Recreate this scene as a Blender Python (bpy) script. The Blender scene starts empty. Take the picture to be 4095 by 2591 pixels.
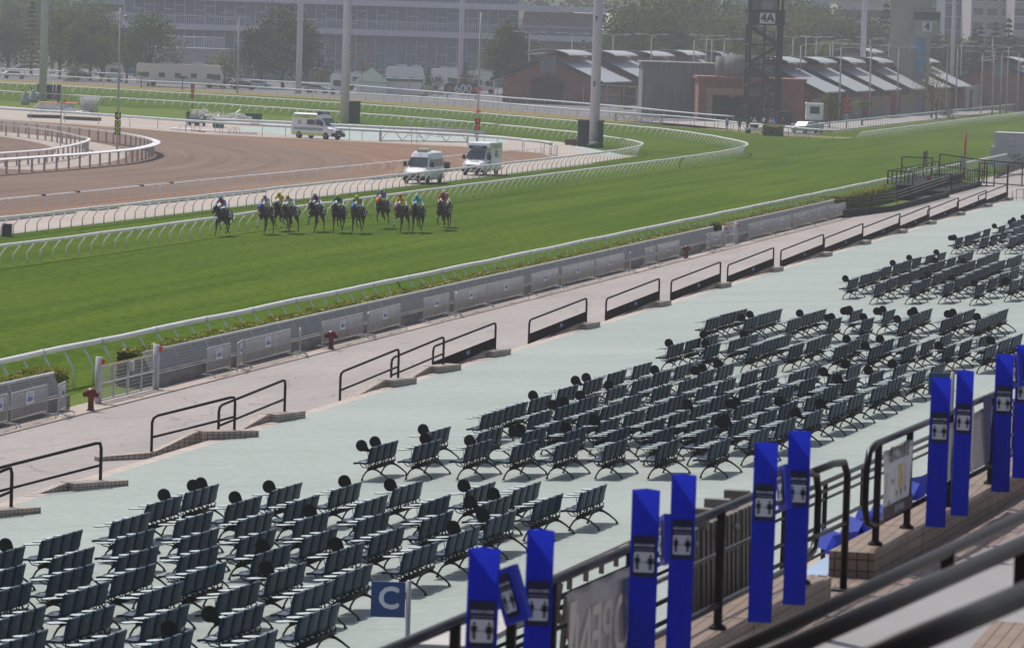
import bpy, bmesh, math, random
from mathutils import Vector, Matrix
from mathutils.geometry import tessellate_polygon
random.seed(7)
SC = bpy.context.scene
COL = SC.collection
R_ = math.radians
# ---------------------------------------------------------------- camera
FPX = 18000.0; W0, H0 = 4095.0, 2591.0
K = 1.70058
CU, CV = 1204 * K, 762 * K
HC = 12.2
YAW = math.atan(2251 * K / FPX); ROLL = .032; PITCH = math.atan(700 * K / FPX)
FW = Vector((-math.sin(YAW) * math.cos(PITCH), math.cos(YAW) * math.cos(PITCH), -math.sin(PITCH)))
_r0 = Vector((math.cos(YAW), math.sin(YAW), 0)); _u0 = _r0.cross(FW)
RT = math.cos(ROLL) * _r0 + math.sin(ROLL) * _u0
UP = -math.sin(ROLL) * _r0 + math.cos(ROLL) * _u0
CAMP = Vector((0, 0, HC))
def ray(u, v): return FW + RT * ((u - CU) / FPX) - UP * ((v - CV) / FPX)
def at(u, v, z=0.0):
    r = ray(u, v); return CAMP + r * ((z - HC) / r.z)
def dp(u, v, w): return CAMP + ray(u, v) * w
def atX(u, v, X):
    r = ray(u, v); return CAMP + r * (X / r.x)
RG = dict(R1=(0, 0), R2=(1365, 0), R3=(2730, 0), R4=(0, 640), R5=(1365, 640), R6=(2730, 640), L1=(0, 1280), L2=(1365, 1280),
          L3=(2730, 1280), L4=(0, 1940), L5=(1365, 1940), L6=(2730, 1940))
def q(r, x, y): return (RG[r][0] + x / 1.764, RG[r][1] + y / 1.764)
def aq(r, x, y, z=0.0): return at(*q(r, x, y), z)

cam = bpy.data.cameras.new('camera'); co = bpy.data.objects.new('camera', cam); COL.objects.link(co)
co.matrix_world = Matrix.Translation(CAMP) @ Matrix((RT, UP, -FW)).transposed().to_4x4()
cam.sensor_width = 36; cam.lens = FPX / W0 * 36
cam.shift_x = 0.0; cam.shift_y = 0.0
cam.clip_start = 1; cam.clip_end = 6000
cam.dof.use_dof = True; cam.dof.focus_distance = 215; cam.dof.aperture_fstop = 7.5
SC.camera = co
# ---------------------------------------------------------------- world, sun, exposure
w = bpy.data.worlds.new('World'); SC.world = w; w.use_nodes = True
nt = w.node_tree; bg = nt.nodes['Background']
sky = nt.nodes.new('ShaderNodeTexSky'); sky.sky_type = 'NISHITA'; sky.sun_disc = False
SUN_EL = R_(57); SUN_AZ = YAW_LEFT = R_(-12 - 33)      # azimuth clockwise from +Y
sky.sun_elevation = SUN_EL; sky.sun_rotation = SUN_AZ; sky.dust_density = 3.0; sky.air_density = 1.2
nt.links.new(sky.outputs[0], bg.inputs[0]); bg.inputs[1].default_value = 0.10
sl = bpy.data.lights.new('sun', 'SUN'); sl.energy = 3.9; sl.angle = R_(0.6); sl.color = (1, .955, .89)
so = bpy.data.objects.new('sun', sl); COL.objects.link(so)
sd = Vector((math.sin(SUN_AZ) * math.cos(SUN_EL), math.cos(SUN_AZ) * math.cos(SUN_EL), math.sin(SUN_EL)))
so.rotation_euler = sd.to_track_quat('Z', 'Y').to_euler(); so.location = (0, 0, 60)
SC.view_settings.view_transform = 'Standard'; SC.view_settings.look = 'None'
SC.view_settings.exposure = 0.0; SC.view_settings.gamma = 1
SC.cycles.volume_bounces = 0; SC.cycles.max_bounces = 6; SC.cycles.transparent_max_bounces = 16
SC.cycles.use_denoising = True
# ---------------------------------------------------------------- materials
MT = {}
def mat(name, c, rough=.7, metal=0.0, var=.12, scale=2.0, spec=.4, emit=None, bump=0.0, c2=None, coords='Object', stretch=None, trans=0.0):
    if name in MT: return MT[name]
    m = bpy.data.materials.new(name); m.use_nodes = True; MT[name] = m
    n = m.node_tree.nodes; l = m.node_tree.links; b = n['Principled BSDF']
    b.inputs['Roughness'].default_value = rough; b.inputs['Metallic'].default_value = metal
    b.inputs['Specular IOR Level'].default_value = spec
    tc = n.new('ShaderNodeTexCoord'); ns = n.new('ShaderNodeTexNoise'); ns.inputs['Scale'].default_value = scale; ns.inputs['Detail'].default_value = 4
    src = tc.outputs['Object']
    if coords == 'World': src = n.new('ShaderNodeNewGeometry').outputs['Position']
    if stretch:
        mp = n.new('ShaderNodeMapping'); mp.inputs['Scale'].default_value = stretch; l.new(src, mp.inputs[0]); src = mp.outputs[0]
    l.new(src, ns.inputs['Vector'])
    cr = n.new('ShaderNodeValToRGB'); a = [max(0, x * (1 - var)) for x in c]; bb = c2 if c2 else [min(1, x * (1 + var)) for x in c]
    cr.color_ramp.elements[0].position = .3; cr.color_ramp.elements[1].position = .7
    cr.color_ramp.elements[0].color = (*a, 1); cr.color_ramp.elements[1].color = (*bb, 1)
    l.new(ns.outputs['Fac'], cr.inputs[0]); l.new(cr.outputs[0], b.inputs['Base Color'])
    if bump:
        bn = n.new('ShaderNodeBump'); bn.inputs['Strength'].default_value = bump; bn.inputs['Distance'].default_value = .05
        l.new(ns.outputs['Fac'], bn.inputs['Height']); l.new(bn.outputs[0], b.inputs['Normal'])
    if emit: b.inputs['Emission Color'].default_value = (*emit[0], 1); b.inputs['Emission Strength'].default_value = emit[1]
    if trans:
        out = n['Material Output']; tr = n.new('ShaderNodeBsdfTranslucent'); mx = n.new('ShaderNodeMixShader'); mx.inputs[0].default_value = trans
        l.new(cr.outputs[0], tr.inputs[0]); l.new(b.outputs[0], mx.inputs[1]); l.new(tr.outputs[0], mx.inputs[2]); l.new(mx.outputs[0], out.inputs[0])
    return m
class NG:   # small node helper for the bespoke materials
    def __init__(s, name, rough=.8, spec=.3):
        s.m = bpy.data.materials.new(name); s.m.use_nodes = True; s.n = s.m.node_tree.nodes; s.l = s.m.node_tree.links
        s.b = s.n['Principled BSDF']; s.b.inputs['Roughness'].default_value = rough; s.b.inputs['Specular IOR Level'].default_value = spec
        s.pos = s.n.new('ShaderNodeNewGeometry').outputs['Position']; MT[name] = s.m
    def map(s, sc, src=None, rot=(0, 0, 0)):
        m = s.n.new('ShaderNodeMapping'); m.inputs['Scale'].default_value = sc; m.inputs['Rotation'].default_value = rot; s.l.new(src or s.pos, m.inputs[0]); return m.outputs[0]
    def noise(s, scale, src=None, detail=4, rough=.55):
        t = s.n.new('ShaderNodeTexNoise'); t.inputs['Scale'].default_value = scale; t.inputs['Detail'].default_value = detail; t.inputs['Roughness'].default_value = rough
        s.l.new(src or s.pos, t.inputs['Vector']); return t.outputs['Fac']
    def ramp(s, fac, stops):
        r = s.n.new('ShaderNodeValToRGB'); e = r.color_ramp.elements
        while len(e) < len(stops): e.new(.5)
        for i, (p, c) in enumerate(stops):
            e[i].position = p; e[i].color = (*c, 1) if len(c) == 3 else c
        s.l.new(fac, r.inputs[0]); return r.outputs[0]
    def mix(s, fac, a, b, mode='MIX'):
        x = s.n.new('ShaderNodeMix'); x.data_type = 'RGBA'; x.blend_type = mode
        for i, v in ((0, fac), (6, a), (7, b)):
            if isinstance(v, (int, float)): x.inputs[i].default_value = v
            elif isinstance(v, tuple): x.inputs[i].default_value = (*v, 1)
            else: s.l.new(v, x.inputs[i])
        return x.outputs[2]
    def math(s, op, a, b=0.0, c=None):
        x = s.n.new('ShaderNodeMath'); x.operation = op
        for i, v in enumerate((a, b, c)):
            if v is None: continue
            if isinstance(v, (int, float)): x.inputs[i].default_value = v
            else: s.l.new(v, x.inputs[i])
        return x.outputs[0]
    def col(s, c): s.l.new(c, s.b.inputs['Base Color'])
    def bump(s, h, st=.3, d=.03):
        b = s.n.new('ShaderNodeBump'); b.inputs['Strength'].default_value = st; b.inputs['Distance'].default_value = d; s.l.new(h, b.inputs['Height']); s.l.new(b.outputs[0], s.b.inputs['Normal'])
    def alpha(s, a): s.l.new(a, s.b.inputs['Alpha'])
    def xyz(s, src=None):
        x = s.n.new('ShaderNodeSeparateXYZ'); s.l.new(src or s.pos, x.inputs[0]); return x.outputs
# ---------------------------------------------------------------- mesh builder
class MB:
    def __init__(s): s.v = []; s.f = []; s.mi = []; s.sm = []
    def add(s, vs, fs, m=0, smooth=False):
        o = len(s.v); s.v += [tuple(p) for p in vs]
        for f in fs: s.f.append(tuple(i + o for i in f)); s.mi.append(m); s.sm.append(smooth)
        return s
    def box(s, x0, y0, z0, x1, y1, z1, m=0, M=None):
        vs = [Vector((x, y, z)) for z in (z0, z1) for y in (y0, y1) for x in (x0, x1)]
        if M: vs = [M @ p for p in vs]
        return s.add(vs, [(0, 2, 3, 1), (4, 5, 7, 6), (0, 1, 5, 4), (2, 6, 7, 3), (0, 4, 6, 2), (1, 3, 7, 5)], m)
    def cbox(s, c, d, m=0, M=None): return s.box(c[0] - d[0] / 2, c[1] - d[1] / 2, c[2] - d[2] / 2, c[0] + d[0] / 2, c[1] + d[1] / 2, c[2] + d[2] / 2, m, M)
    def bar(s, a, b, w, h=None, m=0):          # rectangular bar from a to b, width w sideways, h upright
        a = Vector(a); b = Vector(b); h = h or w; d = (b - a)
        if d.length < 1e-6: return s
        d = d.normalized(); side = d.cross(Vector((0, 0, 1)))
        if side.length < .01: side = Vector((1, 0, 0))
        side.normalize(); up = side.cross(d)
        vs = [p + side * (sx * w / 2) + up * (sy * h / 2) for p in (a, b) for sx, sy in ((-1, -1), (1, -1), (1, 1), (-1, 1))]
        return s.add(vs, [(0, 3, 2, 1), (4, 5, 6, 7), (0, 1, 5, 4), (1, 2, 6, 5), (2, 3, 7, 6), (3, 0, 4, 7)], m)
    def tube(s, pts, r, n=8, m=0, closed=False, flat=None):
        pts = [Vector(p) for p in pts]; k = len(pts)
        rs = r if isinstance(r, (list, tuple)) else [r] * k
        vs = []; prev = None
        for i, p in enumerate(pts):
            if closed: t = pts[(i + 1) % k] - pts[i - 1]
            else: t = pts[min(i + 1, k - 1)] - pts[max(i - 1, 0)]
            t = t.normalized() if t.length > 1e-9 else Vector((0, 0, 1))
            if prev is None:
                a = t.cross(Vector((0, 0, 1)))
                if a.length < .05: a = t.cross(Vector((1, 0, 0)))
            else: a = prev - t * prev.dot(t)
            a = a.normalized(); prev = a; b = t.cross(a)
            for j in range(n):
                th = 2 * math.pi * j / n
                vs.append(p + (a * math.cos(th) + b * math.sin(th) * (flat or 1)) * rs[i])
        fs = []
        for i in range(k if closed else k - 1):
            i2 = (i + 1) % k
            for j in range(n): fs.append((i * n + j, i * n + (j + 1) % n, i2 * n + (j + 1) % n, i2 * n + j))
        if not closed:
            fs.append(tuple(reversed(range(n)))); fs.append(tuple(range((k - 1) * n, k * n)))
        return s.add(vs, fs, m, True)
    def cyl(s, a, b, r, n=12, m=0, r2=None): return s.tube([a, b], [r, r if r2 is None else r2], n, m)
    def lathe(s, prof, c=(0, 0, 0), n=16, m=0):
        vs = [(c[0] + r * math.cos(2 * math.pi * j / n), c[1] + r * math.sin(2 * math.pi * j / n), c[2] + z) for r, z in prof for j in range(n)]
        fs = [(i * n + j, i * n + (j + 1) % n, (i + 1) * n + (j + 1) % n, (i + 1) * n + j) for i in range(len(prof) - 1) for j in range(n)]
        fs.append(tuple(reversed(range(n)))); fs.append(tuple(range((len(prof) - 1) * n, len(prof) * n)))
        return s.add(vs, fs, m, True)
    def ball(s, c, r, m=0, n=10):
        rx, ry, rz = (r, r, r) if isinstance(r, (int, float)) else r
        vs = []; k = n // 2
        for i in range(k + 1):
            ph = math.pi * i / k
            for j in range(n):
                th = 2 * math.pi * j / n; vs.append((c[0] + rx * math.sin(ph) * math.cos(th), c[1] + ry * math.sin(ph) * math.sin(th), c[2] + rz * math.cos(ph)))
        fs = [(i * n + j, (i + 1) * n + j, (i + 1) * n + (j + 1) % n, i * n + (j + 1) % n) for i in range(k) for j in range(n)]
        return s.add(vs, fs, m, True)
    def prism(s, poly, a, b, m=0, fn=None):     # poly in (p,q); fn(p,q,t) -> point; t from a to b
        k = len(poly); vs = [fn(p, r, t) for t in (a, b) for p, r in poly]
        tri = tessellate_polygon([[Vector((p, r, 0)) for p, r in poly]])
        fs = [tuple(t) for t in tri] + [tuple(i + k for i in reversed(t)) for t in tri] + [(i, (i + 1) % k, (i + 1) % k + k, i + k) for i in range(k)]
        return s.add(vs, fs, m)
    def poly(s, pts, m=0):
        tri = tessellate_polygon([[Vector((p[0], p[1], 0)) for p in pts]])
        out = []
        for a, b, c in tri:
            A, B, C = (Vector(pts[i][:2]) for i in (a, b, c))
            out.append((a, b, c) if (B - A).cross(C - A) > 0 else (a, c, b))
        return s.add(pts, out, m)
    def mesh(s, name):
        me = bpy.data.meshes.new(name); me.from_pydata(s.v, [], s.f)
        me.polygons.foreach_set('material_index', s.mi); me.polygons.foreach_set('use_smooth', s.sm); me.update(); return me
    def build(s, name, mats, parent=None, fixn=True):
        me = s.mesh(name)
        if fixn and len(s.f) < 60000:
            bm = bmesh.new(); bm.from_mesh(me); bmesh.ops.recalc_face_normals(bm, faces=bm.faces); bm.to_mesh(me); bm.free()
        for m in (mats if isinstance(mats, (list, tuple)) else [mats]):
            if m: me.materials.append(m)
        try: me.shade_auto_smooth(angle=.6)
        except Exception: pass
        return link(name, me, parent)
def link(name, data, parent=None):
    o = bpy.data.objects.new(name, data); COL.objects.link(o)
    if parent: o.parent = parent
    return o
def tag(o, label=None, cat=None, group=None, kind=None):
    if label: o['label'] = label
    if cat: o['category'] = cat
    if group: o['group'] = group
    if kind: o['kind'] = kind
    return o
def thing(name, label, cat, loc=(0, 0, 0), rz=0, group=None):
    o = bpy.data.objects.new(name, None); COL.objects.link(o); o.empty_display_size = .2
    o.location = loc; o.rotation_euler = (0, 0, rz); return tag(o, label, cat, group)
def copy_tree(o, parent=None):
    c = o.copy(); COL.objects.link(c); c.parent = parent
    for ch in list(o.children): copy_tree(ch, c)
    return c
def dup(o, loc, rz=None, label=None, group=None, sc=None):
    c = copy_tree(o); c.location = loc
    if rz is not None: c.rotation_euler = (0, 0, rz)
    if label: c['label'] = label
    if group: c['group'] = group
    if sc: c.scale = sc if isinstance(sc, tuple) else (sc,) * 3
    return c
def struct(o): o['kind'] = 'structure'; return o
TXT = {}
def text_mesh(body, size=1.0, depth=.0):
    k = (body, depth)
    if k not in TXT:
        cu = bpy.data.curves.new('t', 'FONT'); cu.body = body; cu.size = 1; cu.align_x = 'CENTER'; cu.align_y = 'CENTER'; cu.extrude = depth; cu.resolution_u = 3
        o = bpy.data.objects.new('t', cu); COL.objects.link(o); bpy.context.view_layer.update()
        me = bpy.data.meshes.new_from_object(o.evaluated_get(bpy.context.evaluated_depsgraph_get()))
        vs = [v.co.copy() for v in me.vertices]; fs = [tuple(p.vertices) for p in me.polygons]
        bpy.data.objects.remove(o); TXT[k] = (vs, fs)
    return TXT[k]
def put_text(mb, body, origin, xax, yax, size, m=0, bold=0.0):
    vs, fs = text_mesh(body); o = Vector(origin); X = Vector(xax).normalized(); Y = Vector(yax).normalized(); N = X.cross(Y)
    offs = [(0, 0)] if not bold else [(dx * bold, dy * bold) for dx, dy in ((0, 0), (1, 0), (-1, 0), (0, 1), (0, -1))]
    for i, (dx, dy) in enumerate(offs):
        mb.add([o + X * (v.x * size + dx * size) + Y * (v.y * size + dy * size) + N * (i * .0006) for v in vs], fs, m)
def crom(pts, step):
    pts = [Vector(p) for p in pts]; P = [pts[0] * 2 - pts[1]] + pts + [pts[-1] * 2 - pts[-2]]; dense = []
    for i in range(1, len(P) - 2):
        for k in range(24):
            t = k / 24; a, b, c, d = P[i - 1], P[i], P[i + 1], P[i + 2]
            dense.append(.5 * ((2 * b) + (c - a) * t + (2 * a - 5 * b + 4 * c - d) * t * t + (3 * b - a - 3 * c + d) * t ** 3))
    dense.append(pts[-1]); out = [dense[0]]; acc = 0
    for a, b in zip(dense, dense[1:]):
        L = (b - a).length
        while acc + L >= step:
            a = a + (b - a) * ((step - acc) / L); out.append(a.copy()); L = (b - a).length; acc = 0
        acc += L
    return out
# ================================================================ ground materials
g = NG('turf', .95, .0)
n1 = g.noise(.06, g.map((1, .35, 1))); n2 = g.noise(1.3, detail=6); n3 = g.noise(14.0, g.map((1, .5, 1)), detail=3)
n4 = g.noise(.35, g.map((1, .12, 1)))
base = g.ramp(n1, [(.3, (.066, .113, .012)), (.7, (.096, .144, .019))])
c_ = g.mix(g.math('MULTIPLY', g.ramp(n2, [(.35, (0, 0, 0)), (.75, (1, 1, 1))]), .4), base, (.088, .142, .026))
c_ = g.mix(g.math('MULTIPLY', g.ramp(n3, [(.3, (1, 1, 1)), (.62, (0, 0, 0))]), .45), c_, (.036, .068, .008))
c_ = g.mix(g.math('MULTIPLY', g.ramp(n4, [(.4, (0, 0, 0)), (.65, (1, 1, 1))]), .3), c_, (.056, .105, .012))
sp = g.noise(55.0, detail=1); c_ = g.mix(g.ramp(sp, [(.70, (0, 0, 0)), (.78, (.7, .7, .7))]), c_, (.30, .36, .22))
n5 = g.noise(3.2, g.map((1, .28, 1)), detail=2, rough=.8); n6 = g.noise(1.0, g.map((.55, .018, 1)), detail=3)
c_ = g.mix(1.0, c_, g.ramp(n5, [(.30, (.66, .70, .62)), (.5, (1, 1, 1)), (.70, (1.30, 1.24, 1.35))]), 'MULTIPLY')
c_ = g.mix(1.0, c_, g.ramp(n6, [(.35, (.80, .86, .85)), (.65, (1.18, 1.12, 1.12))]), 'MULTIPLY')
g.col(c_); g.bump(n3, .5, .04)
g = NG('dry_grass', .9, .0); n1 = g.noise(.12, g.map((1, .5, 1))); n2 = g.noise(3.0)
c_ = g.ramp(n1, [(.25, (.16, .17, .05)), (.5, (.24, .19, .085)), (.75, (.27, .17, .09))])
g.col(g.mix(.3, c_, g.ramp(n2, [(.3, (.12, .13, .05)), (.7, (.3, .24, .13))])))
g = NG('lawn', .9, .0); n1 = g.noise(.3); n2 = g.noise(4.0)
g.col(g.mix(.4, g.ramp(n1, [(.3, (.09, .15, .03)), (.7, (.16, .20, .05))]), g.ramp(n2, [(.3, (.06, .11, .02)), (.7, (.15, .19, .06))])))
g = NG('sand', .95, .0)
CXY = (-267.0, 330.0)
X_, Y_, _ = g.xyz()
dx = g.math('SUBTRACT', X_, CXY[0]); dy = g.math('MAXIMUM', g.math('SUBTRACT', Y_, CXY[1]), 0.0)
rad = g.math('SQRT', g.math('ADD', g.math('MULTIPLY', dx, dx), g.math('MULTIPLY', dy, dy)))
cmb = g.n.new('ShaderNodeCombineXYZ'); g.l.new(rad, cmb.inputs[0]); g.l.new(g.math('MULTIPLY', Y_, .012), cmb.inputs[1])
s1 = g.noise(1.1, cmb.outputs[0], detail=5, rough=.7); s2 = g.noise(.05); s3 = g.noise(5.0)
c_ = g.ramp(s1, [(.28, (.105, .072, .058)), (.5, (.185, .135, .113)), (.72, (.27, .20, .165))])
c_ = g.mix(.35, c_, g.ramp(s2, [(.3, (.14, .10, .083)), (.7, (.24, .18, .15))]))
edge = g.ramp(g.math('SUBTRACT', rad, 179.0), [(0.0, (0, 0, 0)), (1.0, (1, 1, 1))])
rut = g.noise(2.2, cmb.outputs[0], detail=6, rough=.8)
c_ = g.mix(g.math('MULTIPLY', edge, .75), c_, g.ramp(rut, [(.35, (.13, .07, .045)), (.55, (.27, .165, .11)), (.7, (.42, .31, .24))]))
g.col(g.mix(.2, c_, g.ramp(s3, [(.3, (.12, .09, .07)), (.7, (.4, .3, .25))]))); g.bump(s1, .6, .08)
def concrete(name, a, b, stain, scale=.35, st=(1, .25, 1), rough=.85, crack=True):
    g = NG(name, rough, .12); n1 = g.noise(scale, g.map(st)); n2 = g.noise(4.0, detail=6); n3 = g.noise(1.2, g.map((.35, 2.2, 1)), detail=7, rough=.7)
    c_ = g.ramp(n1, [(.3, a), (.7, b)])
    c_ = g.mix(g.math('MULTIPLY', g.ramp(n3, [(.55, (0, 0, 0)), (.72, (1, 1, 1))]), .55), c_, stain)
    c_ = g.mix(.18, c_, g.ramp(n2, [(.3, tuple(x * .7 for x in a)), (.7, tuple(min(1, x * 1.2) for x in b))]))
    if crack:
        v = g.n.new('ShaderNodeTexVoronoi'); v.feature = 'DISTANCE_TO_EDGE'; v.inputs['Scale'].default_value = .22
        wp = g.n.new('ShaderNodeVectorMath'); wp.operation = 'ADD'; nn = g.n.new('ShaderNodeTexNoise'); nn.inputs['Scale'].default_value = .8; g.l.new(g.pos, nn.inputs['Vector'])
        g.l.new(g.map((1, .6, 1)), wp.inputs[0]); g.l.new(nn.outputs['Color'], wp.inputs[1]); g.l.new(wp.outputs[0], v.inputs['Vector'])
        c_ = g.mix(g.ramp(v.outputs['Distance'], [(.0, (.75, .75, .75)), (.006, (0, 0, 0))]), c_, tuple(x * .45 for x in a))
    n7 = g.noise(.9, g.map((.5, 5.0, 1)), detail=4, rough=.75); c_ = g.mix(g.math('MULTIPLY', g.ramp(n7, [(.63, (0, 0, 0)), (.70, (1, 1, 1))]), .5), c_, tuple(x * .45 for x in a))
    n8 = g.noise(9.0, g.map((.4, 1, 1)), detail=2); c_ = g.mix(1.0, c_, g.ramp(n8, [(.3, (.90, .90, .90)), (.7, (1.08, 1.08, 1.08))]), 'MULTIPLY')
    g.col(c_); g.bump(n2, .15, .01)
concrete('walkway_concrete', (.305, .275, .265), (.38, .345, .332), (.235, .20, .19))
concrete('path_concrete', (.38, .325, .285), (.46, .395, .35), (.29, .21, .16), crack=False)
concrete('grey_concrete', (.27, .27, .27), (.36, .355, .35), (.18, .17, .16), scale=.8)
concrete('apron_paint', (.285, .330, .308), (.345, .382, .358), (.20, .235, .215), scale=.2, st=(.4, 1, 1), rough=.62, crack=False)
concrete('asphalt', (.13, .13, .14), (.19, .19, .20), (.10, .10, .10), scale=.05, crack=False)
concrete('road_pale', (.30, .28, .27), (.40, .37, .35), (.22, .2, .19), scale=.1, crack=False)
def tile(name, a, b, grout, sx, sy, sz=0.0, mort=.025, rough=.5):
    g = NG(name, rough, .4); br = g.n.new('ShaderNodeTexBrick'); br.offset = 0; br.inputs['Scale'].default_value = 1.0
    br.inputs['Brick Width'].default_value = sx; br.inputs['Row Height'].default_value = sy; br.inputs['Mortar Size'].default_value = mort * sx; br.inputs['Mortar Smooth'].default_value = .1
    br.inputs['Color1'].default_value = (*a, 1); br.inputs['Color2'].default_value = (*b, 1); br.inputs['Mortar'].default_value = (*grout, 1)
    # box-project: use (Y, X+Z) so that tops and sides both show a grid
    X, Y, Z = g.xyz(); nrm = g.n.new('ShaderNodeNewGeometry').outputs['Normal']; NX, NY, NZ = g.xyz(nrm)
    up = g.math('GREATER_THAN', g.math('ABSOLUTE', NZ), .6)
    fx = g.math('GREATER_THAN', g.math('ABSOLUTE', NX), .6)
    cb = g.n.new('ShaderNodeCombineXYZ')
    inv = g.math('SUBTRACT', 1.0, up)
    side_u = g.math('ADD', g.math('MULTIPLY', fx, Y), g.math('MULTIPLY', g.math('SUBTRACT', 1.0, fx), X))
    U = g.math('ADD', g.math('MULTIPLY', up, Y), g.math('MULTIPLY', inv, side_u)); V = g.math('ADD', g.math('MULTIPLY', up, X), g.math('MULTIPLY', inv, Z))
    g.l.new(U, cb.inputs[0]); g.l.new(V, cb.inputs[1]); g.l.new(cb.outputs[0], br.inputs['Vector'])
    n2 = g.noise(2.5, detail=5); c_ = g.mix(.5, br.outputs['Color'], g.ramp(n2, [(.3, (.35, .3, .27)), (.7, (1, 1, 1))]), 'MULTIPLY'); g.col(c_)
tile('kerb_tile', (.46, .38, .32), (.50, .42, .36), (.14, .10, .08), .105, .105, mort=.08)
tile('step_tile', (.60, .50, .43), (.56, .47, .41), (.30, .24, .20), .24, .10, mort=.035)
tile('block_tile', (.27, .185, .13), (.31, .215, .155), (.07, .045, .03), .105, .105, mort=.07)
tile('floor_tile', (.33, .225, .17), (.22, .165, .145), (.10, .07, .055), .20, .105, mort=.035)
TURF = MT['turf']

# ================================================================ ground sheets
def sheet(name, pts, z, m, thick=0.0):
    mb = MB(); mb.poly([(p[0], p[1], z if not callable(z) else z(p[0], p[1])) for p in pts]); return struct(mb.build(name, m, fixn=False))
sheet('ground', [(-1500, -60), (500, -60), (500, 2600), (-1500, 2600)], -.06, MT['asphalt'])
CR = [(-70.2, 521.7), (-82.4, 539), (-101, 577), (-120, 603), (-145, 645.5), (-172, 678), (-200, 708), (-225, 729), (-252, 749), (-330, 800)]
sheet('turf_track', [(-330, 60), (-43.3, 60), (-43.3, 1200), (-79.5, 1200), (-79.5, 545)] + CR[1:], 0.0, TURF)
dry = [aq('R1', -500, 585)] + [aq('R1', x, y) for x, y in ((0, 590), (800, 625), (1600, 665), (2350, 705))] + [aq('R2', x, y) for x, y in ((130, 722), (900, 785), (1660, 845), (2400, 895))] + [aq('R3', x, y) for x, y in ((300, 925), (700, 962))]
sheet('dry_grass_strip', [(p.x, p.y) for p in dry] + [(-74, 535), (-74, 545)] + [(a, b + 6) for a, b in CR[1:]], .004, MT['dry_grass'])
def arc(r, a0, a1, n=28): return [(CXY[0] + r * math.cos(R_(a0 + (a1 - a0) * i / n)), CXY[1] + r * math.sin(R_(a0 + (a1 - a0) * i / n))) for i in range(n + 1)]
RA = [(-77.4, 140), (-77.6, 246), (-77.7, 290), (-77.5, 330), (-77.6, 380), (-78.1, 410), (-80.2, 434), (-84.4, 449), (-88.6, 459), (-93.9, 471.6), (-113.8, 505), (-133, 530), (-158, 556), (-178, 573), (-200.6, 592), (-260, 636)]
RB = [(-68.4, 100), (-68.4, 205.5), (-68.5, 228), (-68.9, 260), (-69.1, 330), (-69.3, 397), (-70.4, 430), (-72.4, 450), (-76.5, 466), (-82.5, 484), (-91, 505), (-105.4, 529), (-125.9, 560), (-146.8, 587.6), (-173, 615), (-197.6, 637), (-222, 658), (-280, 704)]
far = [aq('R2', x, y) for x, y in ((1750, 1075), (1560, 1005), (1100, 958), (130, 893))] + [aq('R1', x, y) for x, y in ((2000, 862), (1300, 846), (700, 806), (0, 748), (-500, 722))]
sheet('concrete_path', [(-84, 120), (-78.4, 120), (-78.4, 330), (-78.6, 400), (-79.5, 430)] + [(p.x, p.y) for p in far] + list(reversed(arc(182.6, 41, 66, 10))) + [(-119, 446), (-110, 443), (-99, 438.5), (-92, 431), (-88.3, 426), (-84.8, 415), (-84.2, 405)], .006, MT['path_concrete'])
sheet('green_pad', [(p.x, p.y) for p in (aq('R2', 20, 990), aq('R2', 740, 1005), aq('R2', 1180, 1018), aq('R2', 1130, 972), aq('R2', 400, 905), aq('R1', 2300, 895), aq('R1', 1650, 900), aq('R1', 1750, 930))], .012, mat('pad_paint', (.32, .38, .36), .8, scale=.3, coords='World'))
sheet('green_pad', [(p.x, p.y) for p in (aq('R2', 1620, 1045), aq('R2', 1660, 1030), aq('R2', 1940, 1085), aq('R2', 2010, 1100), aq('R2', 1900, 1112))], .012, MT['pad_paint'])
sheet('sand_track', [(-300, 120), (-84.2, 120), (-84.2, 405), (-84.8, 415), (-88.3, 426), (-92, 431), (-99, 438.5), (-110, 443), (-119, 446)] + arc(182.6, 41, 74, 12) + [(-330, 500), (-330, 120)], .010, MT['sand'])
sheet('inner_path', arc(159.3, 0, 66) + list(reversed(arc(153, 0, 66))), .014, mat('gravel', (.36, .30, .26), .9, var=.25, scale=1.5, coords='World'))
sheet('lawn_verge', [(p.x, p.y) for p in (aq('R1', -400, 722), aq('R1', 0, 748), aq('R1', 700, 806), aq('R1', 1300, 846), aq('R1', 2000, 862), aq('R2', 130, 893), aq('R2', 130, 868), aq('R1', 1900, 812), aq('R1', 1200, 770), aq('R1', 600, 745), aq('R1', 0, 712), aq('R1', -400, 690))], .008, MT['lawn'])
sheet('stable_road', [(-81.5, 560), (-81.5, 1200), (-88.5, 1200), (-88.5, 640), (-112, 590), (-98, 566)], .004, MT['road_pale'])
sheet('verge', [(-80.8, 560), (-80.8, 1200), (-79.5, 1200), (-79.5, 560)], .009, MT['lawn'])
sheet('infield_path_edge', [(-78.3, 120), (-77.9, 120), (-77.9, 400), (-78.3, 400)], .016, MT['grey_concrete'])
for k, (y0, y1) in enumerate(((236, 243), (247, 262), (266, 271), (276, 306), (338, 380))):
    mb = MB(); mb.box(-84.0, y0, 0, -83.0, y1, .10); struct(mb.build('drain_kerb', MT['grey_concrete']))
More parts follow.
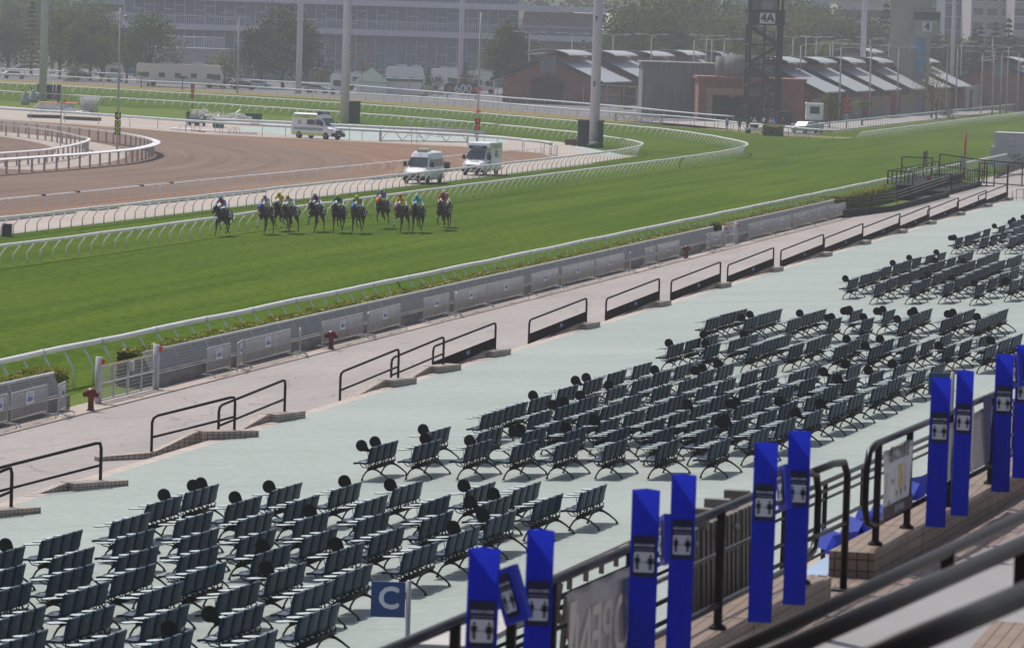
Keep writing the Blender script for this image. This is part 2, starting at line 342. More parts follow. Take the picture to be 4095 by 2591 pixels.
# walkway, apron, steps
APA, APS = 2.75, .056
def apz(x, y=0): return APA + APS * x
def ap(u, v, dz=0.0):
    r = ray(u, v); t = (APA + dz - HC) / (r.z - APS * r.x); return CAMP + r * t
sheet('walkway', [(-40.4, 60), (-33.35, 60), (-33.35, 395), (-40.4, 395)], lambda x, y: .2 + (x + 40.4) * .036, MT['walkway_concrete'])
mb = MB(); mb.box(-40.55, 60, .05, -40.35, 296, .24); struct(mb.build('kerb', MT['path_concrete']))
sheet('beige_strip', [(-41.5, 60), (-40.5, 60), (-40.5, 296), (-41.5, 296)], .21, MT['path_concrete'])
sheet('soil_strip', [(-43.4, 60), (-41.4, 60), (-41.4, 420), (-43.4, 420)], .03, MT['lawn'])
sheet('concourse_floor', [(-42, 340), (-20, 340), (-20, 460), (-42, 460)], .19, MT['walkway_concrete'])
mb = MB(); NX = 24
mb.add([(-32.3, 55, apz(-32.3)), (-4.0, 55, apz(-4)), (-4.0, 372, apz(-4)), (-32.3, 372, apz(-32.3)), (-32.3, 55, .3), (-4, 55, .3), (-4, 372, .3), (-32.3, 372, .3)],
       [(0, 1, 2, 3), (0, 4, 5, 1), (3, 2, 6, 7)])
struct(mb.build('apron', MT['apron_paint'], fixn=False))
for i in range(3):
    mb = MB(); x1 = -32.3 - i * .36; mb.box(x1 - .36, 55, .2, x1, 330, .938 - .003 - (i) * .14, 0); struct(mb.build('step', MT['step_tile']))
mb = MB(); c = ap(*q('R6', 0, 1008)); mb.box(-32.2, c.y + .0, 0, -8, c.y + .03, .004); 
for v in mb.v[:]: pass
mb.v = [(x, y, apz(x) + .003 + (.002 if z > 0 else 0)) for x, y, z in mb.v]; struct(mb.build('expansion_joint', mat('joint', (.2, .22, .2))))
# ================================================================ running rails
WP = mat('rail_white', (.86, .84, .87), .5, var=.04, scale=.6, c2=(.90, .88, .90), trans=.3)
PALE = mat('rail_blue_white', (.52, .58, .60), .5, var=.1)
GALV = mat('galvanised', (.36, .36, .37), .45, metal=.35, var=.15)
def running_rail(name, label, path, z=1.05, r=.085, step=2.08, off=.42, side=1, style='lean', m=None, group='running rails', start=0.0, flat=1.0, limit=100, marks={}):
    m = m or WP
    root = thing(name, label, 'rail', (path[0][0], path[0][1], 0), 0, group)
    P = crom([(p[0], p[1], 0) for p in path], step); org = Vector(root.location)
    loc = [p - org for p in P]
    nr = []
    for i in range(len(P)):
        t = (P[min(i + 1, len(P) - 1)] - P[max(i - 1, 0)]).normalized(); nr.append(Vector((t.y, -t.x, 0)) * side)
    mb = MB(); wob = [math.sin(i * .9) * .010 + random.uniform(-.006, .006) for i in range(len(P))]
    ctr = [loc[i] + nr[i] * (off if style != 'straight' else 0) + Vector((0, 0, z + wob[i])) for i in range(len(P))]
    mb.tube(ctr, r, 10, flat=flat)
    for i in range(0, len(P) - 1, 3):       # joint sleeves
        t = (P[i + 1] - P[i]).normalized(); mb.tube([ctr[i] - t * .08, ctr[i] + t * .08], r * 1.10, 10)
    mb.build('rail_beam', m, root)
    def shape(kind):
        pm = MB()
        if kind == 'lean': prof = [(0, 0), (0.0, z * .45), (.06, z * .56), (off - .03, z * .96)]
        elif kind == 'hook': prof = [(0, 0), (0, z * .75), (-.02, z * .88), (-.12, z * .98), (off, z * .99)]
        else: prof = [(0, 0), (0, z * .97)]
        pm.tube([(x, 0, zz) for x, zz in prof], .032 if r < .07 else .036, 6); return pm.mesh('post')
    me = shape(style); me.materials.append(m)
    order = sorted(range(len(P)), key=lambda i: P[i].length)
    # nearest posts that stand inside the frame are individual parts
    inframe = [i for i in order if inview(P[i])]
    near = inframe[:limit]; rest = inframe[limit:]
    for i in near:
        o = link('post', me, root); o.location = loc[i]; o.rotation_euler = (0, 0, math.atan2(nr[i].y, nr[i].x))
        if i in marks: o.data = me.copy(); o.data.materials[0] = marks[i]
    if rest:
        big = MB(); vs = [v.co.copy() for v in me.vertices]; fs = [tuple(p.vertices) for p in me.polygons]
        for i in rest:
            M = Matrix.Translation(loc[i]) @ Matrix.Rotation(math.atan2(nr[i].y, nr[i].x), 4, 'Z'); big.add([M @ v for v in vs], fs, 0, True)
        o = big.build('post_row', m, root, fixn=False); o['kind'] = 'stuff'
    return root, P
def inview(p, pad=160):
    d = Vector(p) - CAMP; wv = d.dot(FW)
    if wv < 2: return False
    u = CU + FPX * d.dot(RT) / wv; v = CV - FPX * d.dot(UP) / wv
    return -pad < u < W0 + pad and -pad * 1.5 < v < H0 + pad
OR_ = mat('marker_orange', (.62, .10, .03), .5); GREENP = mat('marker_green', (.02, .16, .12), .5)
def near_idx(path, step, pt):
    P = crom([(p[0], p[1], 0) for p in path], step); return min(range(len(P)), key=lambda i: (P[i] - Vector((pt.x, pt.y, 0))).length)
mk = {near_idx(RB, 2.08, aq('R5', 450, 345)): OR_, near_idx(RB, 2.08, aq('R5', 2365, 60)): GREENP, near_idx(RB, 2.08, aq('R3', 100, 1015)): OR_}
running_rail('running_rail', 'white inner running rail of the turf course curving round the bend beside the galloping horses', RB, marks=mk)
running_rail('running_rail', 'white running rail between turf edge and concrete path, behind the inner rail', RA, marks={near_idx(RA, 2.08, aq('R1', 1970, 850)): GREENP})
OUT = [(-44.62, 62), (-44.62, 115), (-44.62, 180), (-44.62, 255), (-44.72, 340), (-44.8, 440), (-44.9, 560)]
# outer rail: posts stand in the hedge bed and lean out to the track
OUTP = [(-44.22, y) for _, y in OUT]
orr, OP = running_rail('running_rail', 'white outer running rail along the clipped hedge in front of the stand', OUTP, z=1.28, off=.40, side=-1, r=.095, step=2.1,
             marks={near_idx(OUTP, 2.1, aq('R5', 425, 910, .9)): GREENP, near_idx(OUTP, 2.1, aq('R6', 570, 360, .9)): OR_})
C1 = [(-330, 806)] + list(reversed(CR[1:])); C1 = C1 + [(-70.6, 521.7)]
running_rail('running_rail', 'pale blue grey rail between the dry grass strip and the car park road', C1, z=1.1, r=.11, off=0, style='straight', m=PALE, step=6.0, limit=60)
running_rail('running_rail', 'white rail running straight away to the far right from the corner of two rails', [(-70.6, 521.7), (-71.0, 609), (-71.0, 709), (-71, 820), (-71, 1000)], z=1.1, step=2.2, limit=90)
running_rail('running_rail', 'pale grey rail along the stable road behind the far right rail', [(-79.6, 533), (-80.7, 560), (-81.2, 626), (-80.9, 725), (-80.5, 802), (-80.5, 1000)], z=1.15, r=.10, off=0, style='straight', m=PALE, step=2.6, limit=90)
DR = [aq('R1', -400, 470, 1.6)] + [aq('R1', x, y, 1.6) for x, y in ((0, 487), (1350, 545), (2350, 597))] + [aq('R2', x, y, 1.6) for x, y in ((50, 602), (900, 670), (1760, 735), (2400, 795))] + [aq('R3', x, y, 1.6) for x, y in ((200, 812), (440, 832))]
running_rail('running_rail', 'thick pale rail behind the dry grass at the edge of the parking area', [(p.x, p.y) for p in DR], z=1.6, r=.12, off=0, style='straight', m=PALE, step=7.0, limit=40)
# sand track rails
SR = [(-84.0, 130), (-84.0, 253), (-84.0, 330), (-84.0, 385), (-83.8, 405), (-84.4, 415), (-88.0, 427), (-93, 433)]
BLK = mat('black_metal', (.018, .017, .017), .5, var=.3)
sr, SP = running_rail('running_rail', 'white outer rail of the brown sand track with hooked posts and narrow board top', SR, z=1.12, off=-.30, r=.055, style='hook', step=3.4, side=-1 * -1, flat=.7)
for i in (2, 7, 9, 12, 14, 18, 20):          # black hinge boxes on the board
    p = SP[min(len(SP) - 1, 26 + i)]; mb = MB(); mb.box(-.45, -.16, 1.10, -.12, .16, 1.20); o = mb.build('hinge_box', BLK, sr); o.location = Vector((p.x, p.y, 0)) - sr.location
p_far = [(p.x, p.y) for p in [aq('R1', x, y, 1.12) for x, y in ((-300, 750), (0, 766), (800, 815), (1500, 865), (2300, 908))] + [aq('R2', x, y, 1.12) for x, y in ((60, 915), (500, 935), (900, 955), (1250, 985), (1440, 1005), (1510, 1030))]]
running_rail('running_rail', 'thick pale grey far rail of the sand track behind the parked carts', p_far, z=1.12, off=0, r=.14, style='straight', m=PALE, step=6.5)
p2 = [(p.x, p.y) for p in [aq('R1', x, y, 1.5) for x, y in ((1520, 843), (2400, 885))] + [aq('R2', x, y, 1.5) for x, y in ((60, 893), (600, 915), (1140, 942))]]
running_rail('running_rail', 'thick white boundary rail ending beside the number post behind the ambulance', p2, z=1.5, off=0, r=.15, style='straight', m=PALE, step=9.0)
def board_rail(label, path, z, w, m, pm, posts, style='board', spacing=3.0):
    root = thing('running_rail', label, 'rail', (path[0][0], path[0][1], 0), 0, 'running rails'); org = Vector(root.location)
    P = crom([(p[0], p[1], 0) for p in path], spacing); loc = [p - org for p in P]; mb = MB(); vs = []
    for i, p in enumerate(loc):
        t = (P[min(i + 1, len(P) - 1)] - P[max(i - 1, 0)]).normalized(); n = Vector((t.y, -t.x, 0))
        vs += [p + n * 0 + Vector((0, 0, z - .05)), p + n * w + Vector((0, 0, z - .03)), p + n * w + Vector((0, 0, z + .05)), p + Vector((0, 0, z + .11))]
    fs = []
    for i in range(len(loc) - 1):
        for j in range(4): fs.append((i * 4 + j, i * 4 + (j + 1) % 4, i * 4 + 4 + (j + 1) % 4, i * 4 + 4 + j))
    mb.add(vs, fs); mb.build('rail_board', m, root)
    me = MB().box(-.06, -.09, 0, .06, .09, z).mesh('post'); me.materials.append(pm)
    for i, p in enumerate(P):
        if inview(p): o = link('post', me, root); o.location = loc[i]
    return root
GPOST = mat('post_grey', (.42, .39, .38), .7)
board_rail('broad white board rail on the inside bend of the sand track', [(-106.9, 200), (-106.9, 318), (-107.0, 340), (-108.4, 358), (-113.6, 380), (-124.5, 403.8), (-135.7, 420), (-148, 434), (-170, 455)], 1.1, .62, mat('board_white', (.72, .70, .70), .5), GPOST, 1)
board_rail('narrower curved white rail inside the broad board rail', [(-111.5, 260), (-112, 333), (-113.2, 351), (-118.6, 377), (-124.3, 391), (-133, 408), (-143, 420), (-165, 440)], 1.05, .25, MT['board_white'], GPOST, 1)

def yx(Dx, X=-40.95, z=.22):      # point on the barrier line seen at picture column Dx (2408-wide)
    lo, hi = 80.0, 420.0
    for _ in range(40):
        m = (lo + hi) / 2; d = Vector((X, m, z)) - CAMP; u = (CU + FPX * d.dot(RT) / d.dot(FW)) / K
        if u < Dx: lo = m
        else: hi = m
    return m
# ================================================================ hedge
def leaf_mat(name, a, b, t=.25): return mat(name, a, .55, c2=b, scale=3.0, var=.1, coords='World', trans=t)
HL = leaf_mat('hedge_leaf', (.12, .165, .016), (.34, .32, .035), .4); HD = mat('hedge_core', (.05, .07, .012), .9)
def hedge(label, x0, x1, y0, y1, h=1.16, dens=260, z0=0.05):
    mb = MB(); rnd = random.Random(int(y0 * 10)); n = int((y1 - y0) * dens)
    mb.box(x0 + .08, y0 + .08, z0, x1 - .08, y1 - .08, h - .06, 1)
    for _ in range(n):
        y = rnd.uniform(y0, y1); f = rnd.random()
        bulge = .05 * math.sin(y * 1.3) + .03 * math.sin(y * 3.7)
        if f < .52: p = Vector((rnd.uniform(x0, x1), y, h + bulge + rnd.uniform(-.05, .04)))
        elif f < .92: p = Vector((x1 + rnd.uniform(-.06, .05), y, rnd.uniform(z0 + .05, h)))
        else: p = Vector((rnd.uniform(x0, x1), y0 if rnd.random() < .5 else y1, rnd.uniform(z0, h)))
        a = Vector((rnd.gauss(0, 1), rnd.gauss(0, 1), rnd.gauss(0, .6))).normalized(); b = a.cross(Vector((rnd.gauss(0, 1), rnd.gauss(0, 1), rnd.gauss(0, 1)))).normalized()
        s = rnd.uniform(.04, .08)
        mb.add([p - a * s - b * s * .5, p + a * s - b * s * .5, p + a * s + b * s * .5, p - a * s + b * s * .5], [(0, 1, 2, 3)], 0)
    return tag(mb.build('hedge', [HL, HD], fixn=False), label, 'hedge', 'clipped hedges along the outer rail')
hedge('short clipped yellow green hedge left of the mesh gate at the frame edge', -43.2, -42.4, 108, yx(158, -42.4, 1.16))
hedge('long clipped yellow green hedge between the two mesh gates', -43.15, -42.45, yx(276, -43.15, 1.16), aq('R6', 80, 490, 1.0).y, dens=220)
hedge('clipped hedge beyond the second gate running to the dark platform', -43.1, -42.55, aq('R6', 160, 470, 1.0).y, 337, dens=200)
# ================================================================ wall, screens, gates
CW = mat('wall_concrete', (.13, .125, .12), .9, c2=(.22, .21, .20), scale=1.3, coords='World', stretch=(1, .6, 2.5), bump=.1)
PIPE = mat('pipe_grey', (.50, .50, .51), .5, metal=.0, var=.1)
g = NG('wire_screen', .5, .3); X, Y, Z = g.xyz()
ln = g.math('PINGPONG', g.math('MULTIPLY', Z, 11.0), .5); l2 = g.math('PINGPONG', g.math('MULTIPLY', Y, 2.5), .5)
hit = g.math('MAXIMUM', g.math('LESS_THAN', ln, .18), g.math('LESS_THAN', l2, .03))
g.b.inputs['Base Color'].default_value = (.31, .30, .295, 1); g.alpha(g.math('ADD', g.math('MULTIPLY', hit, .22), .70))
def wall_run(label, y0, y1):
    root = thing('boundary_wall', label, 'wall', (-41.3, y0, 0), 0, 'low concrete walls with mesh screens'); L = y1 - y0
    mb = MB(); mb.box(-.1, 0, .1, .12, L, .66); mb.box(-.14, 0, .661, .0, L, .70); mb.build('concrete_wall', CW, root)
    mb = MB(); mb.tube([(-.42, i * L / 12, 1.30) for i in range(13)], .055, 8, 0)
    mb.build('top_pipe', PIPE, root)
    sc = MB(); sc.add([(-.12, 0, .66), (-.12, L, .66), (-.42, L, 1.29), (-.42, 0, 1.29)], [(0, 1, 2, 3)]); sc.build('mesh_screen', MT['wire_screen'], root, fixn=False)
    n = max(2, int(L / 1.9)); me = MB().bar((-.1, 0, .45), (-.42, -.45, 1.28), .05).mesh('strut'); me.materials.append(PIPE)
    lim = min(n, 98); big = MB()
    for i in range(n + 1):
        yy = i * L / n
        if i <= lim: o = link('strut', me, root); o.location = (0, max(.45, yy), 0)
        else: big.bar((-.1, yy, .45), (-.42, yy - .45, 1.28), .05)
    if big.v: big.build('strut_row', PIPE, root)['kind'] = 'stuff'
    return root
G1a, G1b = aq('L1', 670, 590, .2).y, aq('L1', 1108, 490, .2).y
G2a, G2b = aq('R6', 200, 610, .2).y, aq('R6', 322, 590, .2).y
wall_run('grey concrete wall and slanted mesh screen left of the near gate', 100, G1a - 2.6)
wall_run('long grey concrete wall with slanted mesh screen behind the crowd barriers', G1b + .6, G2a - .2)
wall_run('grey concrete wall with mesh screen beyond the second gate', G2b + .2, 298)
MESH = NG('wire_mesh', .5, .3); X, Y, Z = MESH.xyz()
hit = MESH.math('MAXIMUM', MESH.math('LESS_THAN', MESH.math('PINGPONG', MESH.math('MULTIPLY', Z, 9.0), .5), .10), MESH.math('LESS_THAN', MESH.math('PINGPONG', MESH.math('MULTIPLY', Y, 9.0), .5), .08))
MESH.b.inputs['Base Color'].default_value = (.50, .50, .50, 1); MESH.alpha(MESH.math('ADD', MESH.math('MULTIPLY', hit, .6), .16))
HZ = mat('hazard_yellow', (.5, .38, .03), .5); BLUE = mat('notice_blue', (.03, .09, .35), .5)
def gate(label, ya, yb, h=1.45):
    root = thing('mesh_gate', label, 'gate', (-41.1, ya, .2), 0, 'mesh gates in the boundary wall'); L = yb - ya
    for y in (0, L):
        mb = MB(); mb.cyl((0, y, 0), (0, y, h), .11, 12); o = mb.build('gate_post', PIPE, root)
        lb = MB(); lb.box(.10, y - .05, h - .22, .20, y + .05, h - .06); lb.build('beacon', OR_, o)
    for a, b in ((.15, L / 2 - .04), (L / 2 + .04, L - .15)):
        fr = MB(); z0, z1 = .08, 1.12
        for p_, q_ in (((0, a, z0), (0, b, z0)), ((0, a, z1), (0, b, z1)), ((0, a, z0), (0, a, z1)), ((0, b, z0), (0, b, z1)), ((0, a, .6), (0, b, .6)), ((0, (a + b) / 2, z0), (0, (a + b) / 2, z1))): fr.bar(p_, q_, .045)
        o = fr.build('gate_leaf', PIPE, root)
        ms = MB(); ms.add([(-.01, a, z0), (-.01, b, z0), (-.01, b, z1), (-.01, a, z1)], [(0, 1, 2, 3)]); ms.build('wire_panel', MT['wire_mesh'], o, fixn=False)
        tp = MB()
        for k in range(int((b - a) / .22)): tp.box(-.03, a + k * .22, 1.145, .03, a + k * .22 + .11, 1.165)
        tp.build('hazard_tape', HZ, o)
    bx = MB(); bx.box(.05, L / 2 - .08, .8, .17, L / 2 + .14, 1.12); bx.build('lock_box', mat('box_grey', (.5, .5, .5), .5), root)
    return root
gate('wide mesh gate with hazard tape beside the nearest red hydrant', G1a, G1b)
gate('small distant mesh gate between hedge and crowd barriers', G2a, G2b, 1.2)
# ================================================================ hydrants
HR = mat('hydrant_red', (.19, .022, .02), .4, c2=(.12, .018, .016), scale=9)
def hydrant(label, p):
    root = thing('fire_hydrant', label, 'hydrant', (p.x, p.y, .22), 0, 'red fire hydrants by the walkway')
    mb = MB(); mb.lathe([(.13, 0), (.13, .03), (.095, .06), (.085, .3), (.10, .40), (.17, .44), (.18, .54), (.15, .63), (.08, .68), (.02, .69)], n=18); mb.build('body', HR, root)
    for a in ((.28, 0), (-.26, 1)):
        mb = MB(); mb.cyl((0, 0, .52), (a[0] * .8, -.02, .50), .075, 12); mb.cyl((a[0] * .7, -.02, .50), (a[0] * .88, -.02, .49), .095, 8); mb.build('outlet', HR, root)
    mb = MB(); mb.tube([(.25, -.03, .45), (.28, -.05, .3), (.24, -.05, .2), (.18, -.05, .28)], .008, 5); mb.build('chain', GALV, root)
hydrant('rusty red fire hydrant in front of the open gate side', aq('L1', 640, 640, .22))
hydrant('red fire hydrant between two crowd barriers in mid distance', aq('L1', 2335, 208, .22))
hydrant('farthest red fire hydrant on the walkway edge', aq('R6', 25, 695, .22))
# ================================================================ crowd barriers
SB = mat('barrier_steel', (.44, .435, .43), .5, metal=.0, var=.12)
PAPER = mat('paper_white', (.70, .70, .72), .6, var=.04); INK = mat('ink_blue', (.02, .10, .36), .6, var=.05)
def notice_mesh(w=.30, h=.42):
    mb = MB(); mb.box(-w / 2, -.006, -h / 2, w / 2, .0, h / 2, 0)
    put_text(mb, '4 Persons Max', (0, -.010, h * .38), (1, 0, 0), (0, 0, 1), .045, 1); put_text(mb, '最多4人', (0, -.010, h * .22), (1, 0, 0), (0, 0, 1), .06, 1)
    for x in (-.075, -.025, .025, .075):
        mb.box(x - .018, -.010, -.14, x + .018, -.008, .0, 1); mb.ball((x, -.010, .022), (.016, .003, .016), 1, 8)
    for s in (-1, 1): mb.add([(s * .145, -.011, -.07), (s * .11, -.011, -.045), (s * .11, -.011, -.095)], [(0, 1, 2)], 1)
    me = mb.mesh('notice'); me.materials.append(PAPER); me.materials.append(INK); return me
NOTE = notice_mesh()
def barrier(label, a, b, note=True, h=.98):
    a = Vector(a); b = Vector(b); d = b - a; L = d.length; root = thing('crowd_barrier', label, 'barrier', a, math.atan2(d.y, d.x), 'steel crowd barriers along the wall')
    fr = MB(); fr.tube([(0, 0, .03), (0, 0, h - .08), (.03, 0, h - .02), (.09, 0, h), (L - .09, 0, h), (L - .03, 0, h - .02), (L, 0, h - .08), (L, 0, .03)], .021, 7); fr.tube([(0, 0, .2), (L, 0, .2)], .018, 6); fr.build('frame', SB, root)
    br = MB(); n = max(4, int(L / .115))
    for i in range(1, n): br.tube([(i * L / n, 0, .2), (i * L / n, 0, h - .01)], .011, 5)
    br.build('upright_bars', SB, root)
    for x in (.02, L - .02):
        ft = MB(); ft.tube([(x, -.30, .0), (x, -.26, .06), (x, -.12, .12), (x, .12, .12), (x, .26, .06), (x, .30, 0)], .019, 6); ft.build('foot', SB, root)
    if note: o = link('notice', NOTE, root); o.location = (L * .48, -.03, h - .24); o.scale = (min(2.5, L * 1.3), 1, .86)
    return root
BL = [(-30, 17, .1, 0, 1), (20, 110, .12, 0, 1), (113, 146, .5, .1, 1), (481, 537, .12, .05, 1), (539, 571, .45, 0, 1), (569, 682, .15, .0, 1), (684, 697, .55, .1, 1), (752, 846, .1, .1, 1), (846, 858, .5, .1, 0),
      (860, 940, .2, .0, 1), (992, 1052, .1, .05, 1), (1054, 1064, .55, .1, 1), (1062, 1142, .15, .05, 1), (1143, 1225, .1, .1, 1), (1243, 1312, .2, .0, 1), (1317, 1391, .1, .1, 1), (1396, 1464, .15, .05, 1), (1466, 1477, .5, .1, 0),
      (1508, 1535, .3, .1, 1), (1543, 1594, .1, .05, 1), (1652, 1668, .3, 0, 1), (1668, 1692, .1, .1, 1), (1757, 1813, .12, .05, 1), (1809, 1855, .2, .1, 1), (1862, 1904, .1, .1, 1), (1903, 1943, .1, .0, 1), (1945, 1984, .1, .1, 1)]
ordn = ['first', 'second', 'third', 'fourth', 'fifth', 'sixth', 'seventh', 'eighth', 'ninth', 'tenth', 'eleventh', 'twelfth', 'thirteenth', 'fourteenth', 'fifteenth', 'sixteenth', 'seventeenth', 'eighteenth', 'nineteenth', 'twentieth',
        'twenty-first', 'twenty-second', 'twenty-third', 'twenty-fourth', 'twenty-fifth', 'twenty-sixth', 'twenty-seventh', 'twenty-eighth', 'twenty-ninth', 'thirtieth', 'thirty-first', 'thirty-second', 'thirty-third', 'thirty-fourth', 'thirty-fifth']
for i, (u0, u1, o0, o1, nt_) in enumerate(BL):
    a = (-40.95 + o0 * .6, yx(u0), .22); b = (-40.95 + o1, yx(u1), .22)
    barrier('steel crowd barrier%s, %s along the wall counting from the left' % (' with a paper notice' if nt_ else ' without a notice', ordn[i]), a, b, nt_)
# ================================================================ brown pipe railings beside the apron
BR = mat('railing_brown', (.016, .011, .010), .5, var=.25, scale=3, spec=.2); BRP = mat('railing_mesh', (.020, .013, .012), .8, var=.2, spec=.05)
def apron_railing(label, a, b, panel, h=.93, kerb=True, sign='blue'):
    a = Vector((a.x, a.y, .60)); b = Vector((b.x, b.y, 1.12)); d = b - a; L = math.hypot(d.x, d.y); sl = d.z / L
    root = thing('pipe_railing', label, 'railing', a, math.atan2(d.y, d.x), 'brown pipe railings along the apron edge')
    hz = lambda x: sl * x
    fr = MB(); r = .15
    fr.tube([(0, 0, 0), (0, 0, h - r + .42 * 0), (.04, 0, h - .04), (r, 0, h + hz(r)), (L - r, 0, h + hz(L - r)), (L - .04, 0, h - .03 + hz(L)), (L, 0, h - r + hz(L)), (L, 0, hz(L))], .040, 8)
    fr.build('frame', BR, root)
    if panel:
        mb = MB(); mb.add([(.02, .0, .06), (L - .02, .0, .06 + hz(L)), (L - .02, .0, .42 + hz(L)), (.02, .0, .42)], [(0, 1, 2, 3)]); mb.add([(.02, .02, .06), (L - .02, .02, .06 + hz(L)), (L - .02, .02, .42 + hz(L)), (.02, .02, .42)], [(3, 2, 1, 0)])
        o = mb.build('kick_panel', BRP, root)
        sg = MB(); x = L * .55; sg.box(x - .16, -.02, .20 + hz(x), x + .16, -.006, .36 + hz(x), 0); put_text(sg, 'Keep This Clear\n請勿阻塞', (x, -.024, .28 + hz(x)), (1, 0, 0), (0, 0, 1), .045, 1)
        sg.build('notice', [BLUE, PAPER], o)
    else:
        mb = MB(); mb.tube([(0, 0, .38), (L, 0, .38 + hz(L))], .034, 7); mb.build('lower_rail', BR, root)
    if kerb:
        kb = MB(); w = .16; xm = L - 1.1
        vs = []
        for x, zt in ((-1.6, -.10), (0, .0), (xm, hz(L) + .02)): vs += [(x, -w, zt - .30), (x, -w, zt), (x, .10, zt), (x, .10, zt - .30)]
        kb.add(vs, [(a_ + j_, a_ + (j_ + 1) % 4, a_ + 4 + (j_ + 1) % 4, a_ + 4 + j_) for a_ in (0, 4) for j_ in range(4)] + [(0, 1, 2, 3)])
        kb.box(xm + .002, -w - .22, hz(L) - .38, L + .55, .14, hz(L) + .03)
        kb.build('tiled_kerb', MT['kerb_tile'], root)
    return root
def D(u, v): return (u * K, v * K)
PN = [((-135, 1262), (26, 1195), 0), ((-30, 1200), (236, 1131), 0), ((356, 1062), (551, 1013), 0), ((513, 1010), (669, 972), 0), ((799, 937), (936, 895), 0), ((919, 896), (1042, 862), 0), ((1017, 866), (1164, 830), 1), ((1243, 808), (1378, 769), 1), ((1424, 752), (1549, 713), 1),
      ((1577, 703), (1693, 668), 1), ((1710, 661), (1818, 629), 1), ((1835, 622), (1935, 590), 1), ((1937, 590), (2028, 561), 1), ((2027, 566), (2115, 538), 1), ((2113, 541), (2184, 515), 1), ((2180, 520), (2253, 494), 1), ((2250, 498), (2318, 478), 1), ((2300, 486), (2368, 467), 1)]
for i, (a, b, p_) in enumerate(PN):
    A = at(*D(*a), .60); B = at(*D(*b), 1.12)
    if i > 2: A = Vector((-33.45, yx(a[0], -33.45, .60), 0)); B = Vector((-32.55, yx(b[0], -32.55, 1.12), 0))
    apron_railing('brown pipe railing with %s, %s from the left along the apron edge' % ('dark lower panel' if p_ else 'open rails', ordn[i]), A, B, p_)
